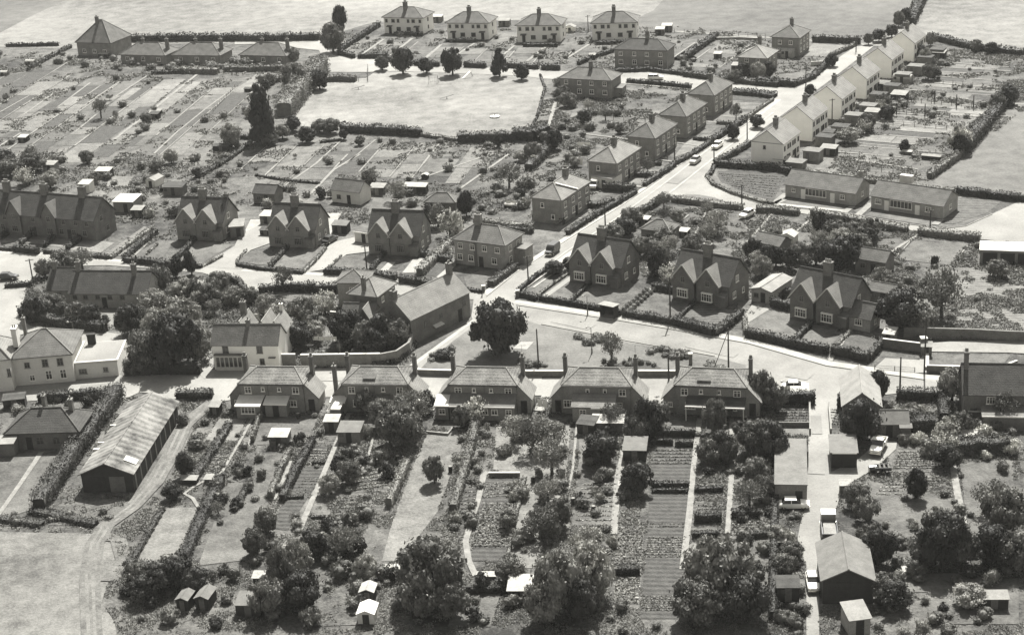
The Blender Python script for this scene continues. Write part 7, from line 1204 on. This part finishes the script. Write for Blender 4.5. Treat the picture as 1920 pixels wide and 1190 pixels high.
crops((1688, 846), (1778, 846), (1780, 880), (1672, 880), 8, .25); crops((572, 895), (604, 895), (572, 932), (548, 932), 7, .1, 'weeds'); crops((1455, 766), (1515, 766), (1514, 798), (1453, 798), 6, .2, 'weeds'); crops((1345, 325), (1470, 330), (1448, 372), (1380, 358), 9, .15, 'weeds')
for c_ in [((372, 852), (430, 854), (414, 893), (374, 893), 6), ((662, 884), (738, 874), (728, 912), (646, 925), 6), ((1095, 905), (1156, 905), (1150, 980), (1078, 980), 9), ((1310, 945), (1354, 945), (1352, 972), (1302, 972), 4), ((1310, 908), (1358, 908), (1356, 920), (1306, 920), 2), ((585, 842), (614, 842), (602, 862), (574, 862), 4), ((1556, 766), (1583, 768), (1581, 798), (1557, 798), 6),
           ((630, 935), (700, 935), (672, 985), (610, 985), 7), ((395, 905), (420, 905), (395, 955), (372, 955), 6), ((1375, 905), (1432, 905), (1430, 940), (1372, 940), 5), ((1702, 893), (1786, 893), (1788, 904), (1692, 904), 2), ((1010, 905), (1060, 905), (1050, 950), (1000, 950), 5), ((1660, 905), (1700, 905), (1690, 930), (1640, 930), 4)]:
    crops(*c_, .22, rnd.choice(['crop', 'weeds', 'crop']))
crops((870, 920), (898, 918), (880, 960), (862, 965), 6, .15, 'weeds'); crops((724, 880), (742, 880), (712, 925), (690, 925), 6, .3)

BUSHES.sort(key=lambda q: -q[0])
for q in BUSHES[:285]: place_bush(q)
parts = {}
for _, loc, r, h, kind, vi, sy, rz in BUSHES[285:]:
    n = 130; d = sph(n); C = d * np.array([r, r * sy, h * .5]) * nrg.uniform(.75, 1.1, n)[:, None] + np.array([loc.x, loc.y, h * .45]); C[:, 2] = np.maximum(C[:, 2], .04)
    parts.setdefault('x', []).append(leaf_quads(C, d + np.array([0, 0, .3]), max(.16, r * .26), .7)); parts['x'].append(uvball((loc.x, loc.y, h * .4), (r * .75, r * .75, h * .42)))
V, F_ = cat_mesh(parts['x']); stuff(link('low_shrubs', fast_mesh('low_shrubs', V, F_, 'leaf_mid')))
# ------------------------------------------------------------------ labels of the repeated things, by their nearest landmark
DIR8 = ['right of', 'above and right of', 'above', 'above and left of', 'left of', 'below and left of', 'below', 'below and right of']
ORD = ['', 'second ', 'third ', 'fourth ', 'fifth ', 'sixth ', 'seventh ', 'eighth ', 'ninth ', 'tenth ', 'eleventh ', 'twelfth ', 'thirteenth ', 'fourteenth ', 'fifteenth ']
for px_, py_, ph in ((938, 620, 'big round tree on the green'), (495, 215, 'tall black conifer'), (775, 195, 'playing field'), (200, 1060, 'pale field at bottom left'), (925, 980, 'furrowed crop rows'), (1245, 1025, 'furrowed dark plot'), (1348, 1080, 'great spreading tree at the bottom'), (812, 1070, 'big bushy tree at the bottom'), (1790, 930, 'white garden path at right'), (1554, 975, 'small lorry'), (1487, 945, 'white saloon car'), (1648, 832, 'white pickup truck'), (815, 870, 'small round tree on the pale lawn'), (982, 1110, 'white flat shed at the bottom'), (1765, 560, 'open thin tree in the paddock'), (320, 630, 'huge dark bushy tree'), (1800, 255, 'pale-topped hedge tree'), (190, 200, 'lone allotment tree'), (290, 195, 'long white allotment path'), (610, 910, 'long white path of the left gardens'), (1160, 930, 'long white path of the middle gardens'), (650, 1010, 'thin tree in the left garden'), (1590, 255, 'clipped pale round tree'), (350, 1000, 'narrow pale lawn'), (1720, 480, 'rough paddock'), (630, 40, 'trees at the top lane'), (640, 300, 'dark square plot behind the cottages'), (1716, 900, 'lone dark upright tree'), (1040, 760, 'gap between the near-row houses'), (60, 180, 'upper left allotments'), (1850, 1100, 'lower right rough ground')): LM.append((px_, py_, ph))
buckets = {}; info = []
for o, desc, cat, grp in AUTO:
    x, y = PXf(*o.location[:3]); ds = sorted((math.hypot((x - a), (y - b_) * 1.3), a, b_, ph) for a, b_, ph in LM); opts = []
    for d, a, b_, ph in ds[:9]:
        dr = DIR8[int(((math.degrees(math.atan2(b_ - y, x - a)) + 360 + 22.5) % 360) // 45)]; opts.append((ph, dr, d))
    info.append([o, desc, cat, grp, opts, x, y])
# nearest first: each thing takes the first landmark and direction still free for its description; later ones count outward
taken = {}
for it in sorted(info, key=lambda t: t[4][0][2]):
    o, desc, cat, grp, opts, x, y = it; best = None
    for k, (ph, dr, d) in enumerate(opts):
        c = taken.get((desc, ph, dr), 0); cost = c * 70 + d
        if c < len(ORD) and (best is None or cost < best[0]): best = (cost, ph, dr, c)
    _, ph, dr, c = best; taken[(desc, ph, dr)] = c + 1; lab = ORD[c] + desc + ' ' + dr + ' the ' + ph
    tag(o, ' '.join(lab.split()[:16]), cat, grp)

# ------------------------------------------------------------------ air: thin haze between camera and the far fields
hz = MB().box(-900, 900, -30, 1500, -1.0, CAM_H + 12).build('haze', 'pole_wood'); stuff(hz)
hm = bpy.data.materials.new('haze'); hm.use_nodes = True; hn = hm.node_tree; hn.nodes.clear(); pv = hn.nodes.new('ShaderNodeVolumePrincipled'); ho = hn.nodes.new('ShaderNodeOutputMaterial')
pv.inputs['Color'].default_value = (.95, .95, .9, 1); pv.inputs['Density'].default_value = HAZE; pv.inputs['Anisotropy'].default_value = .1; hn.links.new(pv.outputs[0], ho.inputs['Volume']); hz.data.materials.clear(); hz.data.materials.append(hm)
if HAZE == 0: bpy.data.objects.remove(hz)
